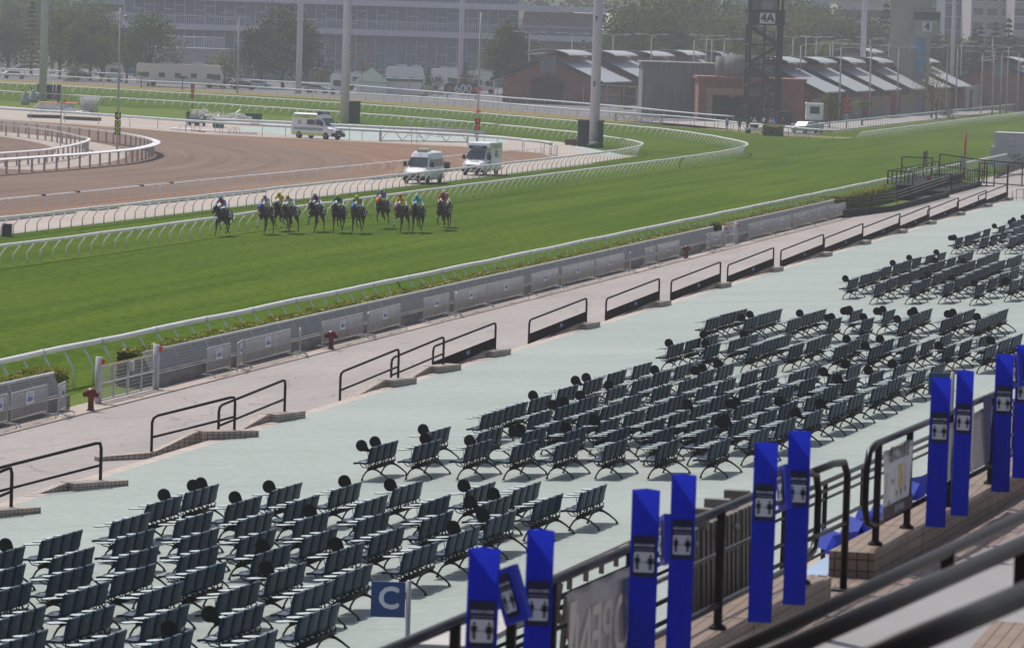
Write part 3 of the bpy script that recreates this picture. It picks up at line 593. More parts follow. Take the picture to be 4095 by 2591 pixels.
BENCH = ("-2230,6754,0;-2098,6754,0;-1990,6766,8;-2336,7073,0;-2221,7091,0;-2095,7102,0;-1968,7116,1;-2475,7422,0;-2337,7432,0;-2203,7437,0;-2066,7445,0;-1936,7"
    "453,0;-2581,7707,0;-2453,7714,0;-1931,7716,0;-2337,7719,0;-2060,7739,2;-2213,7750,0;-2542,8000,0;-2684,8015,8;-2421,8019,0;-2306,8028,0;-2172,8055,4;-"
    "2038,8082,4;-1898,8093,0;-2665,8315,0;-2524,8337,0;-2278,8337,0;-2397,8348,0;-2158,8352,0;-2030,8377,0;-1882,8388,4;-2631,8661,0;-2258,8676,8;-2133,86"
    "80,0;-2504,8681,0;-2377,8682,0;-2005,8689,0;-1876,8696,2;-2492,9013,4;-2667,9018,8;-1957,9019,9;-2222,9027,0;-2087,9028,0;-2372,9033,0;-1852,9043,0;-1"
    "799,9249,0;-2662,9283,12;-2483,9312,2;-2056,9317,2;-1956,9319,0;-2352,9321,8;-2222,9345,2;-2535,10414,5;-2192,10416,0;-1849,10434,0;-2308,10436,4;-197"
    "6,10438,0;-2093,10441,0;-2435,10444,8;-1728,10453,0;-1684,10776,0;-1818,10791,0;-1927,10799,0;-2041,10808,0;-2149,10816,4;-2252,10818,3;-2364,10824,0;"
    "-2500,10829,2;-1665,11074,0;-1783,11076,3;-1891,11079,0;-1999,11080,0;-2246,11109,0;-2122,11112,2;-1983,11340,0;-1635,11345,1;-1876,11361,0;-1758,1136"
    "5,0;-2104,11368,0;-2224,11370,0;-2353,11373,0;-2484,11402,0;-1973,11606,2;-1858,11610,6;-2212,11620,0;-2335,11626,10;-2092,11638,0;-1746,11649,4;-1615"
    ",11651,1;-2479,11664,0;-1716,11905,0;-2331,11913,4;-2466,11921,4;-1604,11923,0;-1973,11923,0;-1856,11926,0;-2090,11935,0;-2218,11948,0;-1584,12236,0;-"
    "1845,12251,0;-1720,12260,0;-2071,12267,0;-1954,12277,0;-2327,12296,4;-2201,12305,0;-2469,12312,0;-1932,12524,0;-1579,12534,0;-2057,12539,0;-1707,12539"
    ",2;-1828,12556,0;-2174,12570,0;-2313,12604,0;-2456,12614,5;-1669,12823,4;-1790,12836,2;-1549,12843,0;-1906,12862,0;-2050,12906,0;-2448,12932,0;-2313,1"
    "2932,4;-2183,12934,10;-1636,13108,4;-1894,13115,0;-1528,13119,0;-1774,13119,4;-2028,13152,0;-2167,13189,4;-2300,13226,0;-2433,13264,0;-1466,13988,0;-1"
    "597,14009,2;-1721,14016,0;-1830,14033,2;-1945,14073,0;-2229,14131,0;-2099,14153,0;-2375,14184,4;-2502,14231,4;-1572,14262,0;-1697,14282,0;-1454,14299,"
    "1;-1834,14336,4;-1942,14345,4;-2080,14403,0;-2225,14414,0;-2345,14479,0;-2488,14480,0;-1438,14527,0;-1541,14545,0;-1806,14568,0;-1674,14590,0;-2212,14"
    "629,0;-2077,14637,0;-1954,14639,0;-2463,14672,4;-2330,14681,4;-1920,15478,4;-1657,15503,8;-1782,15538,0;-2063,15583,8;-2181,15607,12;-2329,15636,0;-24"
    "97,15732,2;-2636,15749,0;-1649,15761,0;-1775,15814,10;-1926,15818,8;-2328,15927,4;-2495,15988,1;-2636,16034,0;-1641,16045,0;-1762,16070,0;-2055,16104,"
    "5;-1923,16115,1;-2179,16142,7;-2317,16171,0;-2486,16218,0;-2621,16252,0;-1933,18011,4;-2075,18151,0;-2209,18152,0;-2358,18191,0;-1821,18259,3;-1934,18"
    "502,0;-2212,18506,0;-2074,18541,2;-2362,18583,0;-2527,18613,2;-2075,18909,0;-1935,18945,0;-2213,18948,1;-2361,18952,0;-2528,18999,0;-2081,19255,0;-235"
    "5,19257,0;-2518,19265,0;-2218,19294,0;-2074,19529,0;-1948,19531,0;-2219,19612,0;-2358,19653,0;-2528,19704,0;-2075,19854,0;-2211,19879,0;-2355,19939,0;"
    "-2518,20015,4;-2073,20171,0;-2209,20172,2;-2352,20233,4;-2514,20310,0;-2057,20442,0;-2196,20487,0;-2338,20533,0;-2506,20613,2;-2054,20752,0;-2197,2079"
    "9,0;-2478,20891,0;-2333,20935,0;-2196,21119,0;-2453,21131,4;-2327,21163,0;-2297,22916,0;-2449,22997,0;-2582,23004,5;-2564,23660,0;-2423,23697,0;-2397,"
    "24099,0;-2564,24168,0;-2533,24647,1;-2515,25059,8")
# ================================================================ seating benches
NAVY = mat('seat_navy', (.0015, .022, .048), .42, spec=.08, var=.3, scale=5, c2=(.003, .032, .064)); SEATNO = mat('seat_number', (.16, .20, .20), .6)
TRAYGLARE = mat('tray_top_glare', (.50, .57, .57), .35, spec=.5, var=.15, scale=4); TRAYU = mat('tray_under', (.006, .009, .009), .6, spec=.15)  # pale top colour holds the sky glare painted onto the dark trays
LEG = mat('leg_metal', (.010, .009, .007), .45, metal=.0, var=.4, scale=14, c2=(.045, .034, .014), spec=.3); WIRE = mat('leg_wire', (.008, .007, .006), .6, spec=.1); RIMGLINT = mat('seat_rim_glint', (.22, .24, .29), .35, spec=.7); PANGLARE = mat('seat_pan_glare', (.36, .35, .42), .35, var=.25, scale=9)  # pale rim and pan colours: painted sun glint and sky glare on navy seats
RUB = mat('rubber', (.015, .015, .015), .8)
def seat_mesh(code):
    mb = MB(); prof = [(-.215, .415, .42), (-.21, .44, .47), (-.12, .450, .515), (.00, .436, .52), (.08, .432, .52), (.135, .445, .53), (.162, .49, .535), (.180, .60, .535), (.205, .70, .53), (.235, .785, .51), (.252, .812, .46)]
    ny = 7; th = .02
    for off in (0, 1):
        vs = []
        for i, (x, z, wd) in enumerate(prof):
            a = prof[max(i - 1, 0)]; b = prof[min(i + 1, len(prof) - 1)]; nx, nz = -(b[1] - a[1]), (b[0] - a[0]); L = math.hypot(nx, nz) or 1
            for j in range(ny):
                t = j / (ny - 1) * 2 - 1; cup = .022 * t * t; sgn = 1 if not off else 0
                vs.append((x + (nx / L) * (cup - off * th * 2), t * wd / 2, z + (nz / L) * (cup - off * th * 2)))
        fs = [(i * ny + j, i * ny + j + 1, (i + 1) * ny + j + 1, (i + 1) * ny + j) for i in range(len(prof) - 1) for j in range(ny - 1)]
        mb.add(vs, fs, 0, True)
    k = len(prof) * ny; edge = [j for j in range(ny)] + [i * ny + ny - 1 for i in range(1, len(prof))] + [(len(prof) - 1) * ny + j for j in range(ny - 2, -1, -1)] + [i * ny for i in range(len(prof) - 2, 0, -1)]
    for a, b in zip(edge, edge[1:] + edge[:1]): mb.f.append((a, b, b + k, a + k)); mb.mi.append(0); mb.sm.append(False)
    up = Vector((.03, 0, .1)).normalized()
    put_text(mb, code, (.2515, .06, .715), (0, 1, 0), up, .055, 1, .02); n_top = len(mb.f); mb.tube([(.248, -.215, .800), (.253, -.1, .812), (.253, .1, .812), (.248, .215, .800)], .011, 6, 3); mb.add([(.240, .02, .665), (.240, .10, .665), (.243, .10, .675), (.243, .02, .675)], [(0, 1, 2, 3)], 1)  # tube along the top edge carries the painted sun glint
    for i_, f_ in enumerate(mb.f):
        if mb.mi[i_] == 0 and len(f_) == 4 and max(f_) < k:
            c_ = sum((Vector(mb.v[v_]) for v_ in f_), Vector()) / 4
            if -.15 < c_.x < .12 and abs(c_.y) < .20: mb.mi[i_] = 2  # pan faces coloured pale for sky glare
            
    me = mb.mesh('seat'); me.materials.append(NAVY); me.materials.append(SEATNO); me.materials.append(PANGLARE); me.materials.append(RIMGLINT)
    bm = bmesh.new(); bm.from_mesh(me); bmesh.ops.recalc_face_normals(bm, faces=bm.faces); bm.to_mesh(me); bm.free(); return me
def tray_mesh(up):
    out = []; n = 14
    for i in range(n + 1):
        a = math.pi * .18 + (2 * math.pi - math.pi * .36) * i / n; out.append((-.145 * math.cos(a) * -1, .145 * math.sin(a)))
    pts = [(-.155 + x * 1.0, y) for x, y in out]
    pts = pts + [(-.02, -.045), (.06, -.042), (.18, -.06), (.20, -.02), (.20, .03), (.18, .06), (.06, .05), (-.02, .055)]
    mb = MB()
    if not up:
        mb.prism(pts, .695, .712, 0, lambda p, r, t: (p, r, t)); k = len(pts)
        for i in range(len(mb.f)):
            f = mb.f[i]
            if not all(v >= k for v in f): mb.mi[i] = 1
    else:
        cc = [(-.13 + .14 * math.cos(R_(a)), .115 + .14 * math.sin(R_(a))) for a in range(20, 291, 18)]; mb.prism(cc + [(.02, -.035), (.16, -.03), (.17, -.005), (.08, .012), (.03, .06)], -.010, .010, 1, lambda p, r, t: (p, t + .04, .712 + r))
        mb.box(-.02, -.04, .690, .20, .05, .710, 1)
    for x in (.0, .10): mb.tube([(x + .02, .03, .70), (x - .03 + .06, .06, .45)], .0075, 5, 1)
    me = mb.mesh('tray_table'); me.materials.append(TRAYGLARE); me.materials.append(TRAYU)
    bm = bmesh.new(); bm.from_mesh(me); bmesh.ops.recalc_face_normals(bm, faces=bm.faces); bm.to_mesh(me); bm.free(); return me
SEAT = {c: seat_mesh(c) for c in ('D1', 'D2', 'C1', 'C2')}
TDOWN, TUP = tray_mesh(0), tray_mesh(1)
mb = MB()
mb.tube([(-.11, 0, .02), (-.085, 0, .09), (-.02, 0, .19), (.06, 0, .255), (.15, 0, .285), (.25, 0, .26), (.36, 0, .19), (.46, 0, .11), (.515, 0, .06), (.53, 0, .02)], [.028, .025, .026, .032, .042, .034, .028, .025, .026, .028], 8, flat=.75)
mb.cyl((-.11, 0, 0), (-.11, 0, .03), .032, 8); mb.cyl((.53, 0, 0), (.53, 0, .03), .032, 8)
LEGM = mb.mesh('leg'); LEGM.materials.append(LEG)
mb = MB(); mb.tube([(.13, -1.0, .29), (.13, 1.0, .29)], .042, 8); mb.tube([(.19, -.95, .345), (.19, .95, .345)], .026, 6)
for k in range(4):
    y = (k - 1.5) * .56
    for s in (-.15, .15):
        mb.tube([(.13, y + s * .5, .30), (-.02, y + s, .34), (-.10, y + s, .43)], .012, 5); mb.tube([(.13, y + s * .5, .30), (.20, y + s, .40), (.15, y + s, .47)], .013, 5)
        mb.tube([(.13, y + s, .31), (.10, y + s * .3, .43)], .012, 5)
BEAM = mb.mesh('beam'); BEAM.materials.append(WIRE)
def make_bench():
    t = thing('seating_bench', 'x', 'bench')
    for k in range(4):
        o = link('seat', SEAT['D1'], t); o.location = (0, (k - 1.5) * .56, 0)
    for k in range(4):
        o = link('tray_table', TDOWN, t); o.location = (0, (k - 1.5) * .56 + .12, 0)
    for s in (-1, 1): o = link('leg', LEGM, t); o.location = (0, s * .78, 0)
    link('beam', BEAM, t); return t
bl = [tuple(int(x) for x in s.split(',')) for s in BENCH.split(';')]
bl = [(a / 100, b / 100, c) for a, b, c in bl]
def have(x, y): return any(math.hypot(x - a, (y - b) / 2.3) < .8 for a, b, _ in bl)
for x, y in ([(-23.7, 67.4), (-25.0, 67.4), (-18.5, 67.6), (-24.8, 70.6), (-18.4, 71.2)] + [(-26.3 + i * 1.25, 64.2) for i in range(7)] + [(-18.1, 186), (-17.9, 189.4), (-19.2, 192.6), (-17.8, 192.6), (-18.1, 196), (-19.2, 198.8), (-17.9, 199), (-19.2, 202), (-17.8, 202.4), (-16.5, 202), (-19.1, 205.2), (-17.7, 205.6), (-16.3, 205.6), (-19.1, 208.6), (-17.7, 208.6), (-20.4, 211.4), (-19.1, 211.4), (-17.8, 211.3), (-16.4, 211.3)]
             + [(-25.75 + i * 1.32 + j * .06, 230.1 + j * 3.25) for j in range(12) for i in range(9)]):
    if not have(x, y) and inview((x, y, 3.5), 60): bl.append((x, y, (1 << random.randrange(4)) if random.random() < .18 else 0))
BLK_ = [(0, 98, 'nearest block'), (98, 135, 'second block'), (135, 150, 'third block'), (150, 170, 'fourth block'), (170, 222, 'fifth block'), (222, 999, 'farthest block')]
protoB = None; cnt = 0
for y0, y1, bn in BLK_:
    sub = sorted([b for b in bl if y0 <= b[1] < y1], key=lambda b: b[1]); lines = []
    for b in sub:
        if lines and b[1] - lines[-1][-1][1] < 1.1 and b[1] - lines[-1][0][1] < 2.3 and not any(abs(b[0] - c[0]) < .7 for c in lines[-1]): lines[-1].append(b)
        else: lines.append([b])
    for li, ln in enumerate(lines):
        for k, (x, y, fl) in enumerate(sorted(ln)):
            up_ = bin(fl).count('1')
            lab = 'navy bench%s, %s from the left in %s line of the %s' % ('' if not up_ else ' with upright tray' if up_ == 1 else ' with upright trays', ordn[k], ordn[li], bn)
            if protoB is None: protoB = make_bench(); t = protoB; t['group'] = 'navy four-seat benches with trays'; 
            else: t = copy_tree(protoB)
            t.location = (x, y, apz(x)); t.rotation_euler = (0, -math.atan(APS), R_(-3) + random.uniform(-.006, .006)); t['label'] = lab
            code = ('D1' if y < 76 else 'D2') if y < 98 else ('C1' if y < 135 else 'C2')
            for ch in t.children:
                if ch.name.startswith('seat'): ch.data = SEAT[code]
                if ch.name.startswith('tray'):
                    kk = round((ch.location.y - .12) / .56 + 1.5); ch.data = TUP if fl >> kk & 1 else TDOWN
                    ch.rotation_euler = (0, random.uniform(-.02, .02), random.uniform(-.05, .05))
            cnt += 1
print('benches', cnt)
# low block-letter signs on posts standing on the apron
def letter_sign(label, px0, px1, yT, yB, letter, pole_u, yP, w=2.0):
    # picture columns/rows are full-size pixels, the pole foot fixes the depth
    pass
# ================================================================ stand in the foreground
BLUEP = mat('board_blue', (.012, .022, .40), .38, var=.05, c2=(.014, .028, .46)); 
def tmat(name, c, tr): 
    return mat(name, c, .38, var=.10, trans=tr, bump=.5, scale=2.2, stretch=(3, 3, .8), spec=.35)
PBLUE = tmat('pillar_blue', (.020, .042, .56), .5)
NAVYP = mat('notice_navy', (.010, .008, .045), .5); ICON = mat('icon_black', (.006, .006, .008), .6); WHITE = mat('icon_white', (.62, .60, .63), .5, var=.03); LETT = mat('lettering_pale', (.66, .64, .74), .6, var=.03)
TURNB = mat('tube_dark', (.011, .007, .006), .30, metal=.0, var=.2, scale=5, spec=.13)
def person_icon(mb, cx, cz, h, y, skirt, m):
    mb.ball((cx, y, cz + h * .42), (h * .085, .002, h * .085), m, 10)
    if skirt: mb.add([(cx - h * .09, y, cz + h * .30), (cx + h * .09, y, cz + h * .30), (cx + h * .20, y, cz - h * .12), (cx - h * .20, y, cz - h * .12)], [(0, 1, 2, 3)], m)
    else: mb.box(cx - h * .10, y - .001, cz - h * .08, cx + h * .10, y, cz + h * .30, m)
    for s in (-1, 1):
        mb.add([(cx + s * h * .11, y - .0005, cz + h * .30), (cx + s * h * .17, y - .0005, cz + h * .27), (cx + s * h * (.25 if skirt else .17), y - .0005, cz - h * .05), (cx + s * h * (.20 if skirt else .12), y - .0005, cz - h * .05)], [(0, 1, 2, 3)], m)
        mb.box(cx + s * h * .055 - h * .04, y - .001, cz - h * .48, cx + s * h * .055 + h * .04, y, cz - h * .08, m)
def notice_panel():
    W_, Z0, Z1 = .165, .83, 1.13; mb = MB(); y = -.004
    mb.box(-W_ / 2, y - .0015, Z0, W_ / 2, y, Z1, 0)
    put_text(mb, '請保持社交距離', (0, y - .003, Z1 - .07), (1, 0, 0), (0, 0, 1), .0205, 1, .012)
    put_text(mb, 'PLEASE KEEP SOCIAL DISTANCE', (0, y - .003, Z1 - .10), (1, 0, 0), (0, 0, 1), .0098, 1)
    a, b, c, d = -.072, .072, Z0 + .035, Z1 - .118; r = .008
    rr = [(a + r, c), (b - r, c), (b, c + r), (b, d - r), (b - r, d), (a + r, d), (a, d - r), (a, c + r)]
    mb.add([(p, y - .0035, z) for p, z in rr], [tuple(range(8))], 2)
    person_icon(mb, -.047, (c + d) / 2, .112, y - .005, False, 3); person_icon(mb, .047, (c + d) / 2, .112, y - .005, True, 3)
    mb.box(-.018, y - .006, (c + d) / 2 - .0015, .018, y - .0045, (c + d) / 2 + .0015, 3)
    for s in (-1, 1): mb.add([(s * .024, y - .006, (c + d) / 2), (s * .016, y - .006, (c + d) / 2 + .006), (s * .016, y - .006, (c + d) / 2 - .006)], [(0, 1, 2)], 3)
    me = mb.mesh('notice_panel')
    for m in (NAVYP, LETT, WHITE, ICON): me.materials.append(m)
    return me
NP_ = notice_panel()
def tube_mesh(w, h):
    mb = MB(); t = .004; d = w * .62; A = [(-w / 2, 0), (w / 2, 0), (0, d)]; 
    for i in range(3):
        a, b = A[i], A[(i + 1) % 3]; mb.add([(a[0], a[1], 0), (b[0], b[1], 0), (b[0], b[1], h), (a[0], a[1], h)], [(0, 1, 2, 3)])
    me = mb.mesh('triangular_tube'); me.materials.append(PBLUE); return me
TM = tube_mesh(.20, 1.46)
PILL = [(1098, 1290, 1173), (1237, 1247, 1302), (1487, 1152, 1553), (1579, 1117, 1638), (1773, 1042, 1829), (1855, 1014, 1908), (2189, 890, 2236), (2248, 872, 2289), (2343, 834, 2386), (2392, 812, 2440)]
pd = ['leftmost, nearest', 'second from the left', 'third from the left', 'fourth from the left', 'fifth from the left', 'sixth from the left', 'seventh from the left', 'eighth from the left', 'ninth from the left', 'cut off at the right frame edge']
for i, (a, y, b) in enumerate(PILL):
    A = at(a * K, y * K, 8.9); B = at(b * K, y * K, 8.9); c = (A + B) / 2
    az = math.atan2(c.x, c.y)      # face the viewer side of the concourse
    t = thing('sign_pillar', 'blue triangular pillar with distancing notice, %s' % pd[i], 'sign', (c.x, c.y, 7.44), -az + random.uniform(-.04, .04), 'blue distancing pillars tied to the railing')
    wd = (b - a) * K / FPX * (c - CAMP).dot(FW)
    o = link('triangular_tube', TM, t); o.scale = (wd / .20, 1, 1); o2 = link('notice_panel', NP_, t); o2.scale = (wd / .20, 1, 1)
    t.rotation_euler = (0, random.uniform(-.004, .010), t.rotation_euler[2])
def leaning(label, u, v, Y, rx, ry, rz, hh=.42):
    p = atX(u * K, v * K, -5.98 + (Y - 29) * .061)
    t = thing('sign_pillar', label, 'sign', p, rz, 'blue distancing pillars leaning behind the railing'); t.rotation_euler = (rx, ry, rz)
    mb = MB(); mb.box(-.10, 0, -.20, .10, .05, .16, 0); mb.build('triangular_tube', BLUEP, t)
    o = link('notice_panel', NP_, t); o.scale = (.62, 1, .95); o.location = (-.01, -.003, -.98 * .95 - .02)
leaning('tilted blue box with a small notice between the first and second pillars', 1196, 1392, 28.6, 0, R_(-22), R_(-25))
leaning('tilted blue box behind the third and fourth pillars', 1556, 1262, 32.6, 0, R_(-14), R_(-70))
leaning('tilted blue box behind the fifth and sixth pillars', 1837, 1140, 36.8, 0, R_(-14), R_(-60))
leaning('tilted blue box behind the ninth and tenth pillars', 2386, 868, 48.0, 0, R_(-12), R_(-60))
# railing row -------------------------------------------------------------------
def RX(Y): return -6.12 + .0612 * (Y - 30.41) + .02
def stand_railing(label, Y0, Y1, posts, loop_end, loop_start, z=7.42, top=8.39, banners=()):
    root = thing('pipe_railing', label, 'railing', (RX(Y0), Y0, z), 0, 'dark pipe railings on the tiled blocks'); O = Vector(root.location)
    L = lambda Y, zz, dx=0: Vector((RX(Y) + dx, Y, zz)) - O
    zb = z + .20; pts = [L(Y0, top), L(Y1, top)]
    fr = MB(); r = .16
    path = []
    if loop_start: path += [L(Y0 + .9, zb), L(Y0 + .45, zb), L(Y0 + .12, zb + .06), L(Y0, zb + .22), L(Y0, top - .22), L(Y0 + .12, top - .05), L(Y0 + .45, top)]
    else: path += [L(Y0, top)]
    n = int((Y1 - Y0) / 2)
    for k in range(1, n): path.append(L(Y0 + (Y1 - Y0) * k / n, top))
    if loop_end: path += [L(Y1 - .45, top), L(Y1 - .12, top - .05), L(Y1, top - .22), L(Y1, zb + .22), L(Y1 - .12, zb + .06), L(Y1 - .45, zb), L(Y1 - .9, zb)]
    else: path += [L(Y1, top)]
    fr.tube(path, .033, 10); fr.build('top_rail', TURNB, root)
    lo = MB(); lo.tube([L(Y0 + (.9 if loop_start else 0), zb), L(Y1 - (.9 if loop_end else 0), zb)], .028, 8); lo.build('bottom_rail', TURNB, root)
    for Y in posts:
        mb = MB(); mb.bar(L(Y, z), L(Y, top - .02), .062, .062); mb.cyl(L(Y, z), L(Y, z + .025), .07, 14); mb.cyl(L(Y, z + .025), L(Y, z + .04), .05, 12); mb.build('post', BR, root)
    return root
rA = stand_railing('dark pipe railing with banners, nearest run ending in a loop by the gap', 21, 39.37, [23.5, 25.8, 27.95, 29.3, 30.35, 32.55, 35.53, 38.82], True, False)
rB = stand_railing('dark pipe railing starting with a loop beyond the gap', 41.55, 60, [42.13, 43.73, 46.0, 48.6, 51, 53.4, 56, 58.5], False, True)
for rt, Ys in ((rA, [24.2, 26.1, 27.1, 29.9, 31.2, 31.6, 31.9, 34.0, 34.8]), (rB, [42.6, 43.0, 43.4, 47.0, 47.3])):
    for Y in Ys:
        mb = MB(); c = Vector((RX(Y), Y, 8.39)) - Vector(rt.location); mb.tube([c + Vector((.03 * math.cos(a), random.uniform(-.01, .01), .03 * math.sin(a))) for a in [k * math.pi / 4 for k in range(8)]], .0028, 4, closed=True)
        mb.build('cable_tie', mat('tie_pale', (.5, .42, .33), .5), rt)
# inner handrails between the posts (two slim bars behind)
for (y0, y1, z_, nm) in ((27.5, 38.9, 8.22, 'upper'), (27.5, 38.9, 7.88, 'middle')):
    mb = MB(); mb.tube([(RX(y0) - .30, y0, z_), (RX(y1) - .30, y1, z_)], .020, 8); o = mb.build('handrail', TURNB); tag(o, '%s slim dark handrail behind the nearest pipe railing, between third and fifth pillars' % nm, 'handrail', 'slim handrails behind the railing')
# banners
BAN = mat('banner_grey', (.26, .24, .24), .6, c2=(.33, .31, .32), trans=.25, scale=1.5); BANL = mat('banner_letters', (.72, .60, .50), .6); BAND = mat('banner_navy', (.02, .025, .12), .6); YEL = mat('banner_yellow', (.62, .45, .03), .5); BRN = mat('banner_brown', (.085, .055, .05), .7); TXB = mat('banner_text', (.13, .10, .09), .7)
def banner(label, Y0, Y1, z0, z1, draw, m=BAN, right=0):
    N = 10; mb = MB(); root = thing('banner', label, 'banner', (RX(Y0) + .035, Y0, z0), 0); O = Vector(root.location)
    vs = []
    for i in range(N + 1):
        for j in range(7):
            Y = Y0 + (Y1 - Y0) * i / N; zz = z0 + (z1 - z0) * j / 6; vs.append(Vector((RX(Y) + .035 + .012 * math.sin(i * 1.7 + j * .6), Y, zz)) - O)
    mb.add(vs, [(i * 7 + j, (i + 1) * 7 + j, (i + 1) * 7 + j + 1, i * 7 + j + 1) for i in range(N) for j in range(6)], 0, True); mb.build('cloth', m, root, fixn=False)
    lt = MB(); ax = Vector((.0612, 1, 0)).normalized()
    draw(lt, lambda s, h, dx=.02: Vector((RX(Y0 + s) + .035 + dx, Y0 + s, z0 + h)) - O, ax); 
    return root, lt
def d1(mb, P_, ax):
    put_text(mb, 'OPEN', P_(.95, .36), -ax, (0, 0, 1), .62, 0, .015); mb.add([P_(1.62, .0), P_(1.78, .0), P_(1.78, .7), P_(1.45, .7)], [(0, 1, 2, 3)], 1); mb.add([P_(.0, .0), P_(.16, .0), P_(.1, .35), P_(.2, .7), P_(.0, .7)], [(0, 1, 2, 3, 4)], 0)
r_, lt = banner('grey banner with large pale letters seen in mirror writing, near the second pillar', 30.62, 32.4, 7.50, 8.27, d1); lt.build('lettering', [BANL, BAND], r_, fixn=False)
def d2(mb, P_, ax):
    put_text(mb, 'JOY', P_(1.2, .38), -ax, (0, 0, 1), .75, 0, .02); mb.add([P_(2.6, .0), P_(2.9, .0), P_(2.9, .7), P_(2.3, .75)], [(0, 1, 2, 3)], 1)
r_, lt = banner('pale creased banner with big letters between eighth and ninth pillars', 45.3, 48.3, 7.70, 8.30, d2); lt.build('lettering', [BANL, BAND], r_, fixn=False)
BANW = mat('banner_white', (.40, .40, .43), .6, trans=.25)
def d3(mb, P_, ax):
    put_text(mb, '應以之彩票投', P_(.72, .60), ax, (0, 0, 1), .17, 2, .02)
    for s, w_, h0, h1, m in ((.25, .10, .18, .44, 0), (.62, .09, .24, .46, 0), (.84, .13, .24, .48, 1), (1.08, .09, .25, .48, 0)):
        mb.add([P_(s - w_ / 2, h0), P_(s + w_ / 2, h0), P_(s + w_ / 2, h1), P_(s - w_ / 2, h1)], [(0, 1, 2, 3)], m); mb.add([P_(s - w_ * .3, h0 - .06, .021), P_(s + w_ * .3, h0 - .06, .021), P_(s + w_ * .3, h0, .021), P_(s - w_ * .3, h0, .021)], [(0, 1, 2, 3)], 2)
    mb.add([P_(.40, .30), P_(.48, .34), P_(.40, .38)], [(0, 1, 2)], 2); mb.add([P_(.80, .34, .03), P_(.83, .31, .03), P_(.90, .42, .03), P_(.83, .34, .03)], [(0, 1, 2, 3)], 4)
    mb.add([P_(0, .0), P_(1.5, .0), P_(1.5, .13), P_(0, .13)], [(0, 1, 2, 3)], 3)
    put_text(mb, '請 排 隊 輪 候', P_(.75, .065, .03), ax, (0, 0, 1), .08, 5)
r_, lt = banner('grey notice banner with Chinese text and yellow queue symbol inside the looped railing', 42.2, 43.66, 7.64, 8.30, d3, BANW); lt.build('lettering', [BANL, YEL, TXB, BRN, OR_, LETT], r_, fixn=False)
# tiled blocks ----------------------------------------------------------------
def tblock(label, Y0, Y1, w0=-.30, w1=.13, z0=7.15, z1=7.42):
    mb = MB(); x0, x1 = RX(Y0), RX(Y1)
    vs = [(x0 + w0, Y0, z0), (x0 + w1, Y0, z0), (x1 + w1, Y1, z0), (x1 + w0, Y1, z0), (x0 + w0, Y0, z1), (x0 + w1, Y0, z1), (x1 + w1, Y1, z1), (x1 + w0, Y1, z1)]
    mb.add(vs, [(3, 2, 1, 0), (4, 5, 6, 7), (0, 1, 5, 4), (1, 2, 6, 5), (2, 3, 7, 6), (3, 0, 4, 7)]); return tag(mb.build('tiled_block', MT['block_tile']), label, 'plinth', 'tiled blocks carrying the railing')
ys = [20, 24.2, 27.3, 30.4, 33.4, 36.3, 38.97 + .5]
for i, (a, b) in enumerate(zip(ys, ys[1:])): tblock('brown tiled block under the near railing, %s before the gap' % ['sixth', 'fifth', 'fourth', 'third', 'second', 'first'][i], a, b - .03)
ys = [41.45, 43.9, 46.1, 48.4, 50.9, 53.4, 56, 58.6]
for i, (a, b) in enumerate(zip(ys, ys[1:])): tblock('brown tiled block beyond the gap, %s of the far run' % ordn[i], a, b - .03)
mb = MB(); mb.add([(RX(15) - .32, 15, 7.18), (-3.2, 15, 7.18), (-1.5, 60, 7.18), (RX(60) - .32, 60, 7.18)], [(0, 1, 2, 3)]); mb.box(-3, 15, 6.9, -2.9, 16, 7.17); mb.f = mb.f[:1]; mb.mi = mb.mi[:1]; mb.sm = mb.sm[:1]; mb.v = mb.v[:4]
struct(mb.build('concourse', MT['floor_tile'], fixn=False))
mb = MB(); mb.add([(RX(15) - .33, 15, 7.18), (RX(60) - .33, 60, 7.18), (RX(60) - .33, 60, 6.0), (RX(15) - .33, 15, 6.0)], [(0, 1, 2, 3)]); struct(mb.build('concourse_edge', MT['block_tile'], fixn=False))
p1, p2 = aq('L6', 560, 1148, 7.2), aq('L6', 2408, 330, 7.2)
dd = (p2 - p1).normalized(); p0 = p1 - dd * 10; p3 = p2 + dd * 30; mb = MB()
mb.add([p0, p0 + Vector((6, -3, 0)), p3 + Vector((9, 0, 0)), p3, p0 + Vector((0, 0, -.6)), p3 + Vector((0, 0, -.6))], [(0, 1, 2, 3), (0, 3, 5, 4)]); struct(mb.build('terrace_slab', mat('slab_grey', (.26, .25, .255), .8, var=.06, scale=.6), fixn=False))
c = aq('L6', 2408, 1100, 7.2); mb = MB(); mb.box(c.x - .35, c.y - 1.4, 7.0, c.x + 1.6, c.y + .9, 7.24); tag(mb.build('tiled_block', MT['block_tile']), 'blurred brown tiled block at the bottom right corner', 'plinth')
# blurred near handrails ----------------------------------------------------------
def nr(label, a, b, dd_, r, post=None, posty=None):
    pa, pb = dp(*q('L6', *a), dd_), dp(*q('L6', *b), dd_); pb.z = pa.z = (pa.z + pb.z) / 2
    A = at(*q('L6', *a), pa.z); B = at(*q('L6', *b), pa.z); d = (B - A); A2 = A - d * .35; B2 = B + d * .35
    root = thing('stand_handrail', label, 'handrail', A2, 0, 'dark handrails of the upper stand'); mb = MB(); mb.tube([Vector((0, 0, 0)), (B2 - A2) * .5, B2 - A2], r, 14); mb.build('rail', mat('handrail_dark', (.016, .009, .007), .38, metal=.0, var=.2, spec=.12), root)
    for f, L in (post or []):
        p = A + d * f - A2; mb = MB(); mb.bar(p, p - Vector((0, 0, L)), .07, .07); mb.build('post', MT['handrail_dark'], root)
    return pa.z
nr('blurred dark handrail farthest from the camera with one stub post', (400, 1148), (2408, 212), 23, .036, [(.68, .14)])
nr('thick blurred dark handrail in the middle of three', (740, 1148), (2408, 412), 18.7, .041, [(.995, .24)])
